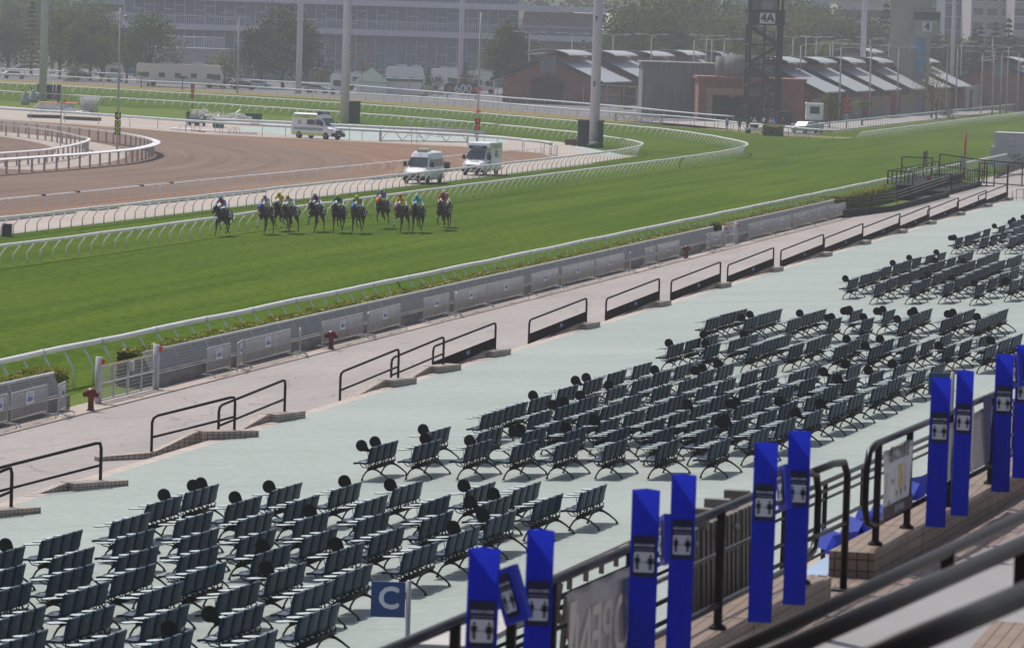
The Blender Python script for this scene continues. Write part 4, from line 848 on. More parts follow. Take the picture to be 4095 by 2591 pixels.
nr('blurred handrail nearest the camera with bright sunlit top', (1510, 1148), (2408, 770), 14.5, .044, [])
# light blue boards with folded cardboard triangles
SKYB = mat('board_pale_blue', (.30, .40, .56), .4, c2=(.34, .45, .62)); SKYE = mat('board_edge', (.06, .09, .13), .6)
bp_ = [at(3100 + x / 2.54, 1800 + y / 2.54, 7.02) for x, y in ((430, 1265), (668, 1292), (840, 1235), (1000, 1050), (1500, 700), (1400, 620), (980, 800), (620, 1020), (330, 1190), (300, 1262))]
mb = MB(); mb.add(bp_, [tuple(range(10))], 0); mb.add([bp_[0], bp_[1], bp_[1] + Vector((0, 0, -.10)), bp_[0] + Vector((0, 0, -.10)), bp_[2], bp_[2] + Vector((0, 0, -.10))], [(0, 3, 2, 1), (1, 2, 5, 4)], 1)
tag(mb.build('display_board', [SKYB, SKYE], fixn=False), 'pale blue flat board lying behind the railing gap with cardboard triangles on it', 'board')
for i, (u, v, rz) in enumerate(((1960, 1292, .5), (1985, 1298, -.3), (2012, 1262, .4), (2038, 1258, -.2), (2068, 1225, .3), (2140, 1170, .5), (2165, 1158, -.3), (2225, 1150, .2), (2060, 1246, .9), (2240, 1130, .4))):
    p = at(u * K, v * K, 7.03); mb = MB(); mb.prism([(-.10, 0), (.10, 0), (0, .19)], -.28, .28, 0, lambda a, b, t: (a, t, b)); k = 3
    mb.f = [f for f in mb.f if len(f) == 4]; mb.mi = [0] * len(mb.f); mb.sm = [False] * len(mb.f)
    o = mb.build('cardboard_prism', mat('prism_blue', (.03, .06, .55), .4, c2=(.06, .10, .62), trans=.3), fixn=False); o.location = p; o.rotation_euler = (0, 0, rz)
    tag(o, 'folded blue cardboard triangle on the pale blue board, %s from the gap' % ordn[i], 'cardboard', 'blue cardboard triangles lying on the board')
# corrugated screens between pillars
LV = mat('screen_steel', (.17, .15, .125), .45, metal=.35, c2=(.24, .215, .18), scale=1.0, stretch=(1, 14, .4), coords='World')
C5 = lambda x, y, d_: dp(2500 + x / 2.206, 1900 + y / 2.206, d_)
for i, (x0, x1) in enumerate(((540, 642), (645, 832), (836, 1003), (1007, 1150))):
    tv = lambda x: 480 - (x - 600) * .43; bv = lambda x: 1285 - (x - 600) * .62; dd_ = 38.2 + i * .5
    A, B, C_, D_ = C5(x0, tv(x0), dd_), C5(x1, tv(x1), dd_ + .5), C5(x1, bv(x1), dd_ + .5), C5(x0, bv(x0), dd_); root = thing('grooved_screen', 'upright grooved metal screen behind the railing, %s from the left' % ordn[i], 'screen', (D_.x, D_.y, D_.z), 0, 'grooved metal screens behind the railing'); O = Vector(root.location)
    mb = MB(); Np = (B - A).cross(Vector((0, 0, 1))).normalized()
    for k in range(9):
        a, b = A.lerp(B, k / 9), A.lerp(B, (k + .93) / 9); c, d = D_.lerp(C_, (k + .93) / 9), D_.lerp(C_, k / 9); off = Np * (.02 if k % 2 else 0)
        mb.add([p - O + off for p in (a, b, c, d)] + [p - O - Np * .04 for p in (a, b, c, d)], [(0, 1, 2, 3), (7, 6, 5, 4), (0, 4, 5, 1), (1, 5, 6, 2), (2, 6, 7, 3), (3, 7, 4, 0)])
    mb.build('sheet', LV, root)
    ux = (560, 628, 752, 925)[i]; vy = (395, 318, 232, 155)[i]; cp = C5(ux + 50, vy + 25, dd_ + .6) - O; mb = MB(); mb.box(cp.x - .10, cp.y - .05, cp.z - .05, cp.x + .12, cp.y + .08, cp.z + .05); mb.box(cp.x - .03, cp.y - .02, 0, cp.x + .03, cp.y + .03, cp.z - .05); mb.build('stanchion', LV, root)
    mb = MB(); bp = C5(x1 - 20, tv(x1) + 150, dd_ + .35) - O; mb.ball(bp, .03, 0, 10); mb.build('bolt', mat('bolt', (.4, .38, .35), .3, metal=.7), root)
    mb = MB(); fp = C5(x1 - 60, bv(x1 - 60), dd_ + .3) - O; mb.box(fp.x - .06, fp.y - .1, fp.z - .13, fp.x + .08, fp.y + .1, fp.z + .02); mb.build('foot', BLK, root)
# gate loop post by the gap, and stair handrails on the lower terrace beyond
g0 = at(*(3100 + 690 / 2.54, 1800 + 1425 / 2.54), 7.18)
root = thing('pipe_railing', 'slim dark looped rail standing on a square base in the gap', 'railing', g0)
mb = MB(); mb.tube([(0, 0, 0), (0, 0, 1.06), (-.02, -.12, 1.18), (-.06, -.5, 1.20), (-.20, -2.3, 1.20)], .034, 10); mb.build('rail', TURNB, root)
mb = MB(); mb.tube([(0, 0, .62), (-.18, -2.3, .62)], .022, 8); mb.build('middle_bar', TURNB, root)
mb = MB(); mb.box(-.10, -.10, 0, .10, .10, .02); mb.build('base_plate', BLK, root)
pc = dp(3100 + 870 / 2.54, 1800 + 860 / 2.54, 66); zt = pc.z
root = thing('stair_railing', 'long dark multi-bar railing on the lower terrace seen through the gap', 'railing', pc)
for hh_, rr in ((1.02, .035), (.90, .028), (.78, .022), (.42, .030), (.16, .030), (.02, .022)):
    mb = MB(); mb.tube([(-.0635 * 26, -26, hh_), (.0635 * 24, 24, hh_)], rr, 8); mb.build('bar', TURNB, root)
for k in range(-9, 9):
    mb = MB(); mb.bar((.0635 * k * 2.7, k * 2.7, -.3), (.0635 * k * 2.7, k * 2.7, 1.0), .06); mb.build('post', BR, root)
mb = MB(); a = Vector((pc.x, pc.y, zt)); mb.add([(pc.x - .0635 * 26 - .2, pc.y - 26, zt - .08), (pc.x + .0635 * 24 - .2, pc.y + 24, zt - .08), (pc.x + .0635 * 24 + 2.2, pc.y + 24, zt - .08), (pc.x - .0635 * 26 + 2.2, pc.y - 26, zt - .08), (pc.x - .0635 * 26 - .2, pc.y - 26, zt - 4), (pc.x + .0635 * 24 - .2, pc.y + 24, zt - 4)], [(0, 3, 2, 1), (0, 1, 5, 4)]); struct(mb.build('lower_terrace', MT['path_concrete'], fixn=False))
# letter signs on poles ------------------------------------------------------------
SIGNB = mat('sign_blue', (.012, .055, .19), .45, var=.05); SIGNW = mat('sign_white', (.60, .61, .70), .5, var=.03); STEEL = mat('pole_steel', (.45, .42, .40), .25, metal=.8, var=.15)
def c_sign(label, u0, v0, u1, v1, pu, depth, letter, hp=1.6):
    A = dp(u0, v0, depth); B = dp(u1, v0, depth); Cc = dp(u0, v1, depth); wd = (B - A).length; ht = (Cc - A).length
    root = thing('letter_sign', label, 'sign', (dp(pu, v1, depth).x, dp(pu, v1, depth).y, B.z - ht - .5 * 0 - hp + ht))
    O = Vector(root.location); X = (B - A).normalized(); X = Vector((X.x, X.y, 0)).normalized(); T = Vector((A.x, A.y, B.z))
    mb = MB(); N = X.cross(Vector((0, 0, 1))); vs = [T - O + X * a + N * n_ - Vector((0, 0, b)) for n_ in (.0, -.03) for a, b in ((0, 0), (wd, 0), (wd, ht), (0, ht))]
    mb.add(vs, [(0, 1, 2, 3), (7, 6, 5, 4), (0, 4, 5, 1), (1, 5, 6, 2), (2, 6, 7, 3), (3, 7, 4, 0)], 0)
    if letter: put_text(mb, letter, T - O + X * wd * .52 - Vector((0, 0, ht * .48)) + N * .004, X, (0, 0, 1), ht * .86, 1, .03)
    mb.build('sign_board', [SIGNB, SIGNW], root)
    mb = MB(); c_ = T - O + X * (wd + .045); mb.cyl((c_.x, c_.y, 0), (c_.x, c_.y, c_.z + .03), .035, 14); mb.build('pole', STEEL, root)
    return root
c_sign('blue sign board with a large white letter C on a steel pole', *q('L5', 212, 685), *q('L5', 455, 935), q('L5', 475, 0)[0], 62, 'C', 3.0)
c_sign('plain blue back of a letter sign behind the seventh pillar', *(3500 + 468 / 2.177, 1400 + 205 / 2.177), *(3500 + 655 / 2.177, 1400 + 390 / 2.177), 3500 + 668 / 2.177, 80, '', 3.0)
# pale framed ledge and tripod legs low behind the first pillars
mb = MB(); a, b = dp(*q('L5', 700, 1148), 33), dp(*q('L5', 1290, 850), 42); mb.bar(a, b, .5, .05); mb.bar(a + Vector((-.3, 0, -.25)), b + Vector((-.3, 0, -.25)), .05, .2); tag(mb.build('stand_ledge', mat('ledge_pale', (.42, .40, .38), .6)), 'pale ledge with steel edging low behind the first pillar', 'ledge')
root = thing('folding_frame', 'brown crossed metal folding frame behind the second pillar', 'frame', dp(*q('L5', 1560, 1140), 34)); O = Vector(root.location)
for (x0, y0_, x1, y1_) in ((1500, 840, 1640, 1148), (1590, 780, 1560, 1148), (1545, 690, 1480, 1148), (1500, 930, 1600, 1000)):
    mb = MB(); mb.bar(dp(*q('L5', x0, y0_), 34) - O, dp(*q('L5', x1, y1_), 34) - O, .035); mb.build('leg', mat('frame_brown', (.17, .14, .125), .4, metal=.3), root)
mb = MB(); a, b = dp(*q('L5', 1490, 640), 45), dp(*q('L5', 2040, 390), 52); mb.tube([a, b], .012, 6)
for k in range(6): p = a + (b - a) * (k / 5.0); mb.bar(p, p - Vector((0, 0, .22)), .05)
tag(mb.build('wire_guard', mat('guard_brown', (.16, .12, .09), .5)), 'thin brown guard wire on short stubs behind the third pillar', 'guard')
# ================================================================ organic bodies: capsules fused by a voxel remesh
def fuse(name, caps, mats, voxel=.022, smooth=3):
    """caps: (a, b, ra, rb, material index[, squash y])"""
    mb = MB()
    for c in caps:
        a, b, ra, rb = Vector(c[0]), Vector(c[1]), c[2], c[3]; n = 5
        d = (b - a); L = d.length; d = d / L if L else Vector((0, 0, 1))
        pts = [a - d * ra * .95, a - d * ra * .8, a - d * ra * .45] + [a + (b - a) * (i / n) for i in range(n + 1)] + [b + d * rb * .45, b + d * rb * .8, b + d * rb * .95]
        rs = [ra * .3, ra * .6, ra * .9] + [ra + (rb - ra) * (i / n) for i in range(n + 1)] + [rb * .9, rb * .6, rb * .3]
        mb.tube(pts, rs, 12)
    me = mb.mesh('tmp'); o = bpy.data.objects.new('tmp', me); COL.objects.link(o)
    r = o.modifiers.new('r', 'REMESH'); r.mode = 'VOXEL'; r.voxel_size = voxel; r.use_smooth_shade = True
    s = o.modifiers.new('s', 'SMOOTH'); s.iterations = smooth; s.factor = .5
    bpy.context.view_layer.update(); ev = o.evaluated_get(bpy.context.evaluated_depsgraph_get())
    out = bpy.data.meshes.new_from_object(ev); bpy.data.objects.remove(o); out.name = name
    for m in mats: out.materials.append(m)
    segs = [(Vector(c[0]), Vector(c[1]), c[2], c[3], c[4]) for c in caps]; mi = []
    for p in out.polygons:
        ce = p.center; best = 1e9; k = 0
        for a, b, ra, rb, m in segs:
            ab = b - a; t = max(0, min(1, (ce - a).dot(ab) / max(ab.length_squared, 1e-9))); d = (ce - a - ab * t).length - (ra + (rb - ra) * t)
            if d < best: best, k = d, m
        mi.append(k)
    out.materials.clear()
    for m in mats: out.materials.append(m)
    out.polygons.foreach_set('material_index', mi); out.polygons.foreach_set('use_smooth', [True] * len(mi)); return out
def horse_caps(pose):
    C = []; a = lambda p, q_, r1, r2, m=0: C.append((p, q_, r1, r2, m))
    a((-.72, .0, 1.28), (-.48, 0, 1.33), .23, .25); a((-.62, .13, 1.20), (-.50, .12, 1.1), .19, .17); a((-.62, -.13, 1.20), (-.50, -.12, 1.1), .19, .17)
    a((-.48, 0, 1.30), (-.05, 0, 1.22), .25, .28); a((-.05, 0, 1.20), (.38, 0, 1.18), .28, .27); a((.15, 0, 1.38), (.45, 0, 1.38), .16, .15)
    a((.38, .08, 1.15), (.62, .06, 1.12), .20, .16); a((.38, -.08, 1.15), (.62, -.06, 1.12), .20, .16)
    a((.50, 0, 1.30), (.80, 0, 1.50), .22, .15); a((.80, 0, 1.50), (1.08, 0, 1.66), .15, .105)
    a((1.08, 0, 1.66), (1.20, 0, 1.56), .105, .105); a((1.16, 0, 1.56), (1.40, 0, 1.34), .085, .055); a((1.18, 0, 1.50), (1.38, 0, 1.31), .07, .05); a((1.38, 0, 1.33), (1.43, 0, 1.27), .058, .048)
    for s in (-1, 1): a((1.06, s * .055, 1.73), (1.09, s * .075, 1.85), .03, .010)
    a((.62, 0, 1.52), (1.0, 0, 1.75), .05, .035, 1)                    # mane
    t = pose['tail']; a((-.92, 0, 1.36), t[0], .045, .065, 1); a(t[0], t[1], .065, .05, 1); a(t[1], t[2], .05, .015, 1)
    for s, key in ((1, 'fl'), (-1, 'fr')):
        k, f, h = pose[key]; y = s * .13; e = (.42, s * .15, .92)
        a((.48, s * .15, 1.12), e, .145, .10); a(e, (k[0], y, k[1]), .085, .052); a((k[0], y, k[1]), (k[0], y, k[1]), .056, .056); a((k[0], y, k[1]), (f[0], y, f[1]), .040, .034, pose.get(key + 'm', 0)); a((f[0], y, f[1]), (h[0], y, h[1]), .038, .032, pose.get(key + 'm', 0)); a((h[0], y, h[1]), (h[0] + h[2], y, h[1] - h[3]), .036, .048, 2)
    for s, key in ((1, 'hl'), (-1, 'hr')):
        st, k, f, h = pose[key]; y = s * .13
        a((-.60, s * .14, 1.15), (st[0], s * .15, st[1]), .18, .12); a((st[0], s * .15, st[1]), (k[0], y, k[1]), .105, .052); a((k[0], y, k[1]), (k[0], y, k[1]), .056, .056); a((k[0], y, k[1]), (f[0], y, f[1]), .040, .034); a((f[0], y, f[1]), (h[0], y, h[1]), .038, .032); a((h[0], y, h[1]), (h[0] + h[2], y, h[1] - h[3]), .036, .048, 2)
    return C
POSES = [dict(tail=((-1.12, 0, 1.28), (-1.28, 0, 1.02), (-1.38, .02, .72)),
              fl=((.78, .80), (.62, .50), (.52, .42), 0) and ((.80, .82), (.66, .52), (.56, .46, -.04, .06)), fr=((.52, .52), (.56, .22), (.62, .10, .05, .06)),
              hl=((-.35, .92), (-.62, .60), (-.40, .30), (-.28, .22, .05, .06)), hr=((-.52, .92), (-.88, .62), (-.98, .34), (-1.08, .28, -.05, .06))),
         dict(tail=((-1.14, 0, 1.34), (-1.36, .02, 1.18), (-1.55, .04, .98)),
              fl=((.55, .50), (.62, .20), (.68, .09, .05, .05)), fr=((.86, .86), (.98, .56), (1.04, .46, .02, .07)), frm=3,
              hl=((-.50, .90), (-.90, .58), (-.92, .26), (-.86, .14, .04, .06)), hr=((-.36, .92), (-.55, .55), (-.36, .28), (-.26, .20, .05, .05))),
         dict(tail=((-1.10, .04, 1.26), (-1.22, .08, 1.0), (-1.26, .10, .70)),
              fl=((.70, .74), (.50, .56), (.40, .60, -.05, .04)), fr=((.74, .66), (.62, .38), (.52, .36, -.05, .05)),
              hl=((-.40, .90), (-.72, .60), (-.80, .28), (-.76, .16, .05, .05)), hr=((-.45, .92), (-.80, .64), (-.98, .44), (-1.06, .40, -.04, .06)))]
HC_ = {n: mat('coat_' + n, c, .38, spec=.35, var=.2, scale=3, c2=c2) for n, c, c2 in (('black', (.010, .008, .008), (.022, .016, .015)), ('dark_bay', (.024, .012, .009), (.045, .022, .015)), ('bay', (.055, .022, .013), (.085, .034, .02)), ('chestnut', (.095, .035, .018), (.13, .05, .026)))}
HAIR = mat('mane_black', (.010, .008, .008), .6); HOOF = mat('hoof', (.06, .05, .045), .5); SOCK = mat('sock_white', (.50, .47, .45), .6)
WHT = mat('cloth_white', (.62, .61, .62), .7, var=.06); SAD = mat('saddle_black', (.012, .011, .012), .4)
HM = {}
def horse_mesh(pose, coat):
    if pose not in HM: HM[pose] = fuse('horse', horse_caps(POSES[pose]), [HC_['bay'], HAIR, HOOF, SOCK], .026, 4)
    me = HM[pose].copy(); me.materials[0] = HC_[coat]
    if coat in ('black',): me.materials[3] = HC_['black']
    return me
def jockey_caps(k):
    C = []; a = lambda p, q_, r1, r2, m: C.append((p, q_, r1, r2, m)); dz = .02 * k
    # 0 skin 1 silk body 2 silk sleeves 3 breeches 4 boots 5 gloves
    a((-.22, 0, 1.80 + dz), (-.10, 0, 1.82 + dz), .125, .12, 3); a((-.06, 0, 1.83 + dz), (.26, 0, 1.98 + dz), .125, .135, 1); a((.24, .10, 1.98 + dz), (.24, -.10, 1.98 + dz), .085, .085, 1)
    a((.32, 0, 2.00 + dz), (.42, 0, 2.05 + dz), .055, .055, 0); a((.46, 0, 2.06 + dz), (.47, 0, 2.10 + dz), .085, .09, 0); a((.53, 0, 2.03 + dz), (.545, 0, 2.02 + dz), .03, .025, 0)
    for s in (-1, 1):
        a((.27, s * .17, 1.97 + dz), (.36, s * .25, 1.78 + dz), .062, .05, 2); a((.36, s * .25, 1.78 + dz), (.62, s * .13, 1.74), .048, .036, 2); a((.62, s * .13, 1.74), (.69, s * .10, 1.72), .034, .034, 5)
        for f in range(4): a((.69, s * (.075 + .018 * f), 1.725 - .004 * f), (.715, s * (.07 + .018 * f), 1.695), .011, .009, 5)
        a((.66, s * .075, 1.74), (.69, s * .05, 1.745), .012, .010, 5)
        a((-.16, s * .10, 1.76 + dz), (.20, s * .27, 1.58), .105, .075, 3); a((.20, s * .27, 1.58), (-.04, s * .31, 1.30), .068, .05, 4); a((-.04, s * .31, 1.30), (-.06, s * .31, 1.17), .045, .04, 4); a((-.06, s * .31, 1.15), (.10, s * .31, 1.12), .04, .03, 4)
    return C
JB = [fuse('person', jockey_caps(k), [WHT] * 6, .018, 2) for k in (0, 1)]
SKIN = mat('skin', (.30, .17, .12), .6); BOOT = mat('boot_black', (.010, .010, .011), .3)
def cm(n, c): return mat('silk_' + n, tuple(min(.9, x * 1.45) for x in c), .45, var=.08, trans=.15)
BLUE_, TEAL, YELS, REDS, PURP, CYAN, GRNS, ORNG, BLK2, LIL = cm('blue', (.01, .16, .36)), cm('teal', (.01, .14, .14)), cm('yellow', (.55, .42, .02)), cm('red', (.42, .02, .02)), cm('purple', (.10, .05, .22)), cm('cyan', (.08, .42, .52)), cm('green', (.02, .20, .10)), cm('orange', (.62, .12, .02)), cm('black', (.02, .02, .025)), cm('lilac', (.30, .20, .36))
ROYAL = cm('royal', (.015, .06, .40)); PINK = cm('pink', (.38, .20, .32))
def rider(label, hroot, k, body, sleeve, cap, capb=None, spots=None):
    root = JB[k].copy()
    for i, m in enumerate((SKIN, body, sleeve, WHT, BOOT, WHT)): root.materials[i] = m
    o = link('person', root); o.location = hroot.location; o.rotation_euler = hroot.rotation_euler; o.scale = hroot.scale
    tag(o, label, 'jockey', 'jockeys riding the racehorses'); dz = .02 * k
    mb = MB(); mb.ball((.455, 0, 2.135 + dz), (.118, .105, .10), 0, 14); mb.tube([(.52, -.06, 2.10 + dz), (.60, 0, 2.09 + dz), (.52, .06, 2.10 + dz)], .018, 6); 
    if capb: mb.ball((.44, 0, 2.19 + dz), (.06, .06, .055), 1, 8)
    mb.build('helmet', [cap, capb or cap], o)
    mb = MB(); mb.tube([(.50, -.08, 2.06 + dz), (.55, -.04, 2.07 + dz), (.555, .04, 2.07 + dz), (.50, .08, 2.06 + dz)], .020, 6); mb.build('goggles', SAD, o)
    if spots:
        mb = MB()
        for (x, y, z) in ((.02, .13, 1.93), (.16, .145, 1.98), (.06, -.13, 1.94), (.2, -.13, 2.02), (.28, 0, 2.12), (.30, .19, 1.92), (.30, -.19, 1.92)): mb.ball((x, y, z + dz), (.04, .04, .04), 0, 8)
        mb.build('silk_pattern', spots, o)
    return o
H1o, H2o = (800, 750), (1320, 740)
def horse(label, o_, x, y, pose, coat, t, hood=None, sc=.97, blaze=False, lift=0.0, dY=0):
    p = at(o_[0] + x / 4.543, o_[1] + y / 4.543, 0); p.z = lift
    root = horse_mesh(pose, coat); o = link('racehorse', root); o.location = p; o.scale = (sc, sc * 1.12, sc * 1.03)
    o.rotation_euler = (R_(random.uniform(-1, 1)), R_(random.uniform(-2.5, 2)), math.atan2(-math.cos(R_(t)), -math.sin(R_(t)))); tag(o, label, 'horse', 'racehorses galloping in the bunch')
    mb = MB()
    for s in (-1, 1):
        vs = [(x_, s * yy, zz) for x_, yy, zz in ((-.38, .15, 1.50), (.12, .12, 1.51), (-.42, .29, 1.30), (.12, .30, 1.30), (-.46, .315, 1.08), (.08, .325, 1.05))]
        mb.add(vs, [(0, 1, 3, 2), (2, 3, 5, 4)], 0)
    mb.add([(-.38, -.15, 1.50), (.12, -.12, 1.51), (.12, .12, 1.51), (-.38, .15, 1.50)], [(0, 1, 2, 3)], 0)
    for s in (-1, 1): put_text(mb, str(random.randint(1, 12)), (-.20, s * .333, 1.18), (-s, 0, 0), (0, -s * .05, 1), .20, 1, .02)
    mb.build('saddlecloth', [WHT, SAD], o, fixn=False)
    mb = MB(); mb.ball((-.08, 0, 1.53), (.22, .13, .045), 0, 12)
    for s in (-1, 1): mb.tube([(.0, s * .20, 1.47), (.0, s * .33, 1.25), (.0, s * .35, 1.12)], .012, 5)
    mb.build('saddle', SAD, o)
    mb = MB()
    for s in (-1, 1): mb.tube([(1.34, s * .055, 1.36), (1.0, s * .13, 1.56), (.70, s * .12, 1.70)], .008, 4); mb.tube([(1.10, s * .10, 1.66), (1.34, s * .062, 1.38)], .009, 4)
    mb.tube([(1.22, -.095, 1.50), (1.26, 0, 1.58), (1.22, .095, 1.50)], .010, 4); mb.build('bridle', SAD, o)
    if hood:
        mb = MB(); mb.tube([(1.03, 0, 1.66), (1.14, 0, 1.62), (1.24, 0, 1.51), (1.30, 0, 1.44)], [.118, .122, .105, .082], 12)
        for s in (-1, 1): mb.ball((1.20, s * .095, 1.56), (.045, .03, .045), 1, 8); mb.tube([(1.06, s * .055, 1.74), (1.09, s * .075, 1.86)], [.034, .012], 6)
        mb.build('hood', [hood, BLK2], o)
    if blaze:
        mb = MB(); mb.tube([(1.235, 0, 1.60), (1.34, 0, 1.45), (1.44, 0, 1.34)], [.016, .022, .02], 6, flat=.4); mb.build('blaze', WHT, o)
    return o
h = horse('black racehorse leading the field, leftmost of the bunch', H1o, 400, 885, 0, 'black', 9, None)
rider('jockey in blue cap and blue and red silks on the leading black horse', h, 0, REDS, BLUE_, BLUE_)
h = horse('bay racehorse in a bright blue hood, second from the left', H1o, 1190, 850, 1, 'bay', 4, ROYAL)
rider('jockey in white cap and white silks on the bay horse with blue hood', h, 1, WHT, WHT, WHT)
h = horse('dark bay racehorse with white noseband half hidden behind its neighbour', H1o, 1470, 790, 2, 'dark_bay', 3, None, blaze=True)
rider('jockey in orange spotted cap and yellow silks, rear of the left pair', h, 1, YELS, YELS, YELS, ORNG, spots=REDS)
h = horse('bay racehorse with pale breast strap and raised white foreleg', H1o, 1640, 835, 1, 'bay', 7)
mb = MB(); mb.tube([(.50, .24, 1.20), (.68, .16, 1.16), (.74, 0, 1.13), (.68, -.16, 1.16), (.50, -.24, 1.20)], .016, 6); mb.build('breast_strap', WHT, h)
rider('jockey in yellow cap and red and white silks', h, 0, WHT, WHT, YELS, spots=REDS)
h = horse('near black racehorse with flying tail, fifth from the left', H1o, 2110, 805, 1, 'black', 6)
rider('jockey in pale grey cap and purple silks holding a whip out', h, 0, PURP, LIL, cm('grey', (.35, .35, .4)))
h = horse('dark racehorse with red bridle and breast strap, sixth from the left', H2o, 150, 870, 0, 'dark_bay', 3)
mb = MB(); mb.tube([(.48, .25, 1.22), (.66, .18, 1.14), (.73, 0, 1.10), (.66, -.18, 1.14), (.48, -.25, 1.22)], .016, 6); mb.build('breast_strap', REDS, h)
rider('jockey in yellow green cap and dark green silks', h, 0, TEAL, TEAL, cm('lime', (.45, .5, .02)))
h = horse('bay racehorse in blue hood with white sock, seventh from the left', H2o, 500, 880, 0, 'bay', 4, ROYAL, blaze=True)
rider('jockey in yellow cap and yellow silks on the seventh horse', h, 0, YELS, TEAL, YELS, ROYAL)
h = horse('brown racehorse in orange hood galloping along the rail at the back', H2o, 950, 785, 2, 'dark_bay', 2, ORNG, lift=.10)
rider('jockey in white cap and grey purple silks, highest in the picture', h, 1, LIL, PURP, WHT)
h = horse('chestnut brown racehorse in pink hood with a white face', H2o, 1300, 865, 1, 'chestnut', 5, PINK, blaze=True)
rider('jockey in red cap and bright yellow silks', h, 0, YELS, YELS, REDS)
h = horse('black racehorse seen nearly head on, third from the right', H2o, 1590, 865, 0, 'black', 2)
rider('jockey in sky blue cap with cyan silks and red shoulders', h, 0, CYAN, CYAN, CYAN, spots=REDS)
h = horse('dark bay racehorse with white front hoof, rightmost of the bunch', H2o, 2040, 820, 2, 'dark_bay', 2, None, blaze=True)
rider('jockey in red cap and black and red silks on the rightmost horse', h, 0, BLK2, REDS, REDS)
h = horse('brown racehorse almost hidden behind the rightmost horse', H2o, 2075, 765, 1, 'bay', 2)
rider('jockey in white and red cap, hidden behind the rightmost rider', h, 1, WHT, REDS, WHT, REDS)
def whip(label, o_, a, b, c, Yr=None):
    P0 = at(o_[0] + c[0] / 4.543, o_[1] + c[1] / 4.543, 0); d_ = (P0 - CAMP).dot(FW); A, B = dp(o_[0] + a[0] / 4.543, o_[1] + a[1] / 4.543, d_), dp(o_[0] + b[0] / 4.543, o_[1] + b[1] / 4.543, d_)
    mb = MB(); mb.tube([A, (A + B) / 2 + Vector((0, 0, .01)), B], [.009, .012, .014], 5); tag(mb.build('whip', SAD), label, 'whip')
whip('thin whip held out beside the second horse', H1o, (915, 285), (955, 350), (1190, 870)); whip('curved whip held out beside the fifth horse', H1o, (1880, 255), (1895, 340), (2110, 825)); whip('whip trailing down behind the seventh horse', H2o, (665, 530), (765, 610), (500, 890)); whip('whip held up over the back horse in the orange hood', H2o, (985, 45), (955, 100), (950, 785))
whip('whip pointing left from the rightmost rider', H2o, (1755, 410), (1900, 360), (2030, 830))
# ================================================================ standing people
def stand_caps(k):
    C = []; a = lambda p, q_, r1, r2, m: C.append((p, q_, r1, r2, m)); ar = [(.10, .0), (.22, .12), (-.05, .3)][k]
    a((0, 0, .95), (0, 0, 1.05), .145, .14, 2); a((0, 0, 1.08), (0, 0, 1.36), .14, .165, 1); a((0, .13, 1.38), (0, -.13, 1.38), .075, .075, 1); a((0, 0, 1.46), (.01, 0, 1.52), .05, .05, 0); a((.01, 0, 1.60), (.01, 0, 1.64), .088, .09, 0); a((.09, 0, 1.60), (.105, 0, 1.59), .022, .018, 0)
    for s in (-1, 1):
        f = .05 * s * (k + 1)
        a((0, s * .085, .92), (f * .5, s * .10, .50), .092, .062, 2); a((f * .5, s * .10, .50), (f, s * .11, .10), .058, .042, 2); a((f, s * .11, .05), (f + .14, s * .12, .04), .045, .038, 3)
        a((0, s * .20, 1.36), (ar[0] * .3, s * .25, 1.10), .055, .044, 1); a((ar[0] * .3, s * .25, 1.10), (ar[0] + ar[1], s * .20, .92 + ar[1] * 1.2), .042, .032, 1); e = Vector((ar[0] + ar[1], s * .20, .92 + ar[1] * 1.2))
        a(e, e + Vector((.03, 0, -.06)), .032, .03, 0)
        for q2 in range(4): a(e + Vector((.03 + .014 * q2 - .02, 0, -.08)), e + Vector((.04 + .016 * q2 - .02, 0, -.15)), .010, .008, 0)
        a(e + Vector((.05, 0, -.05)), e + Vector((.08, 0, -.09)), .010, .008, 0)
    return C
PB = [fuse('person', stand_caps(k), [WHT] * 4, .022, 2) for k in range(3)]
def person(label, p, rz, k, top, legs, hat=None, skin=SKIN, sc=.95):
    me = PB[k].copy()
    for i, m in enumerate((skin, top, legs, BOOT)): me.materials[i] = m
    o = link('person', me); o.location = p; o.rotation_euler = (0, 0, rz); o.scale = (sc,) * 3; tag(o, label, 'person')
    mb = MB(); mb.ball((-.005, 0, 1.66), (.098, .095, .085), 0, 12)
    if hat: mb.lathe([(.15, 0), (.15, .012), (.09, .02)], (0, 0, 1.67), 14)
    mb.build('hat' if hat else 'hair', hat or HAIR, o); return o
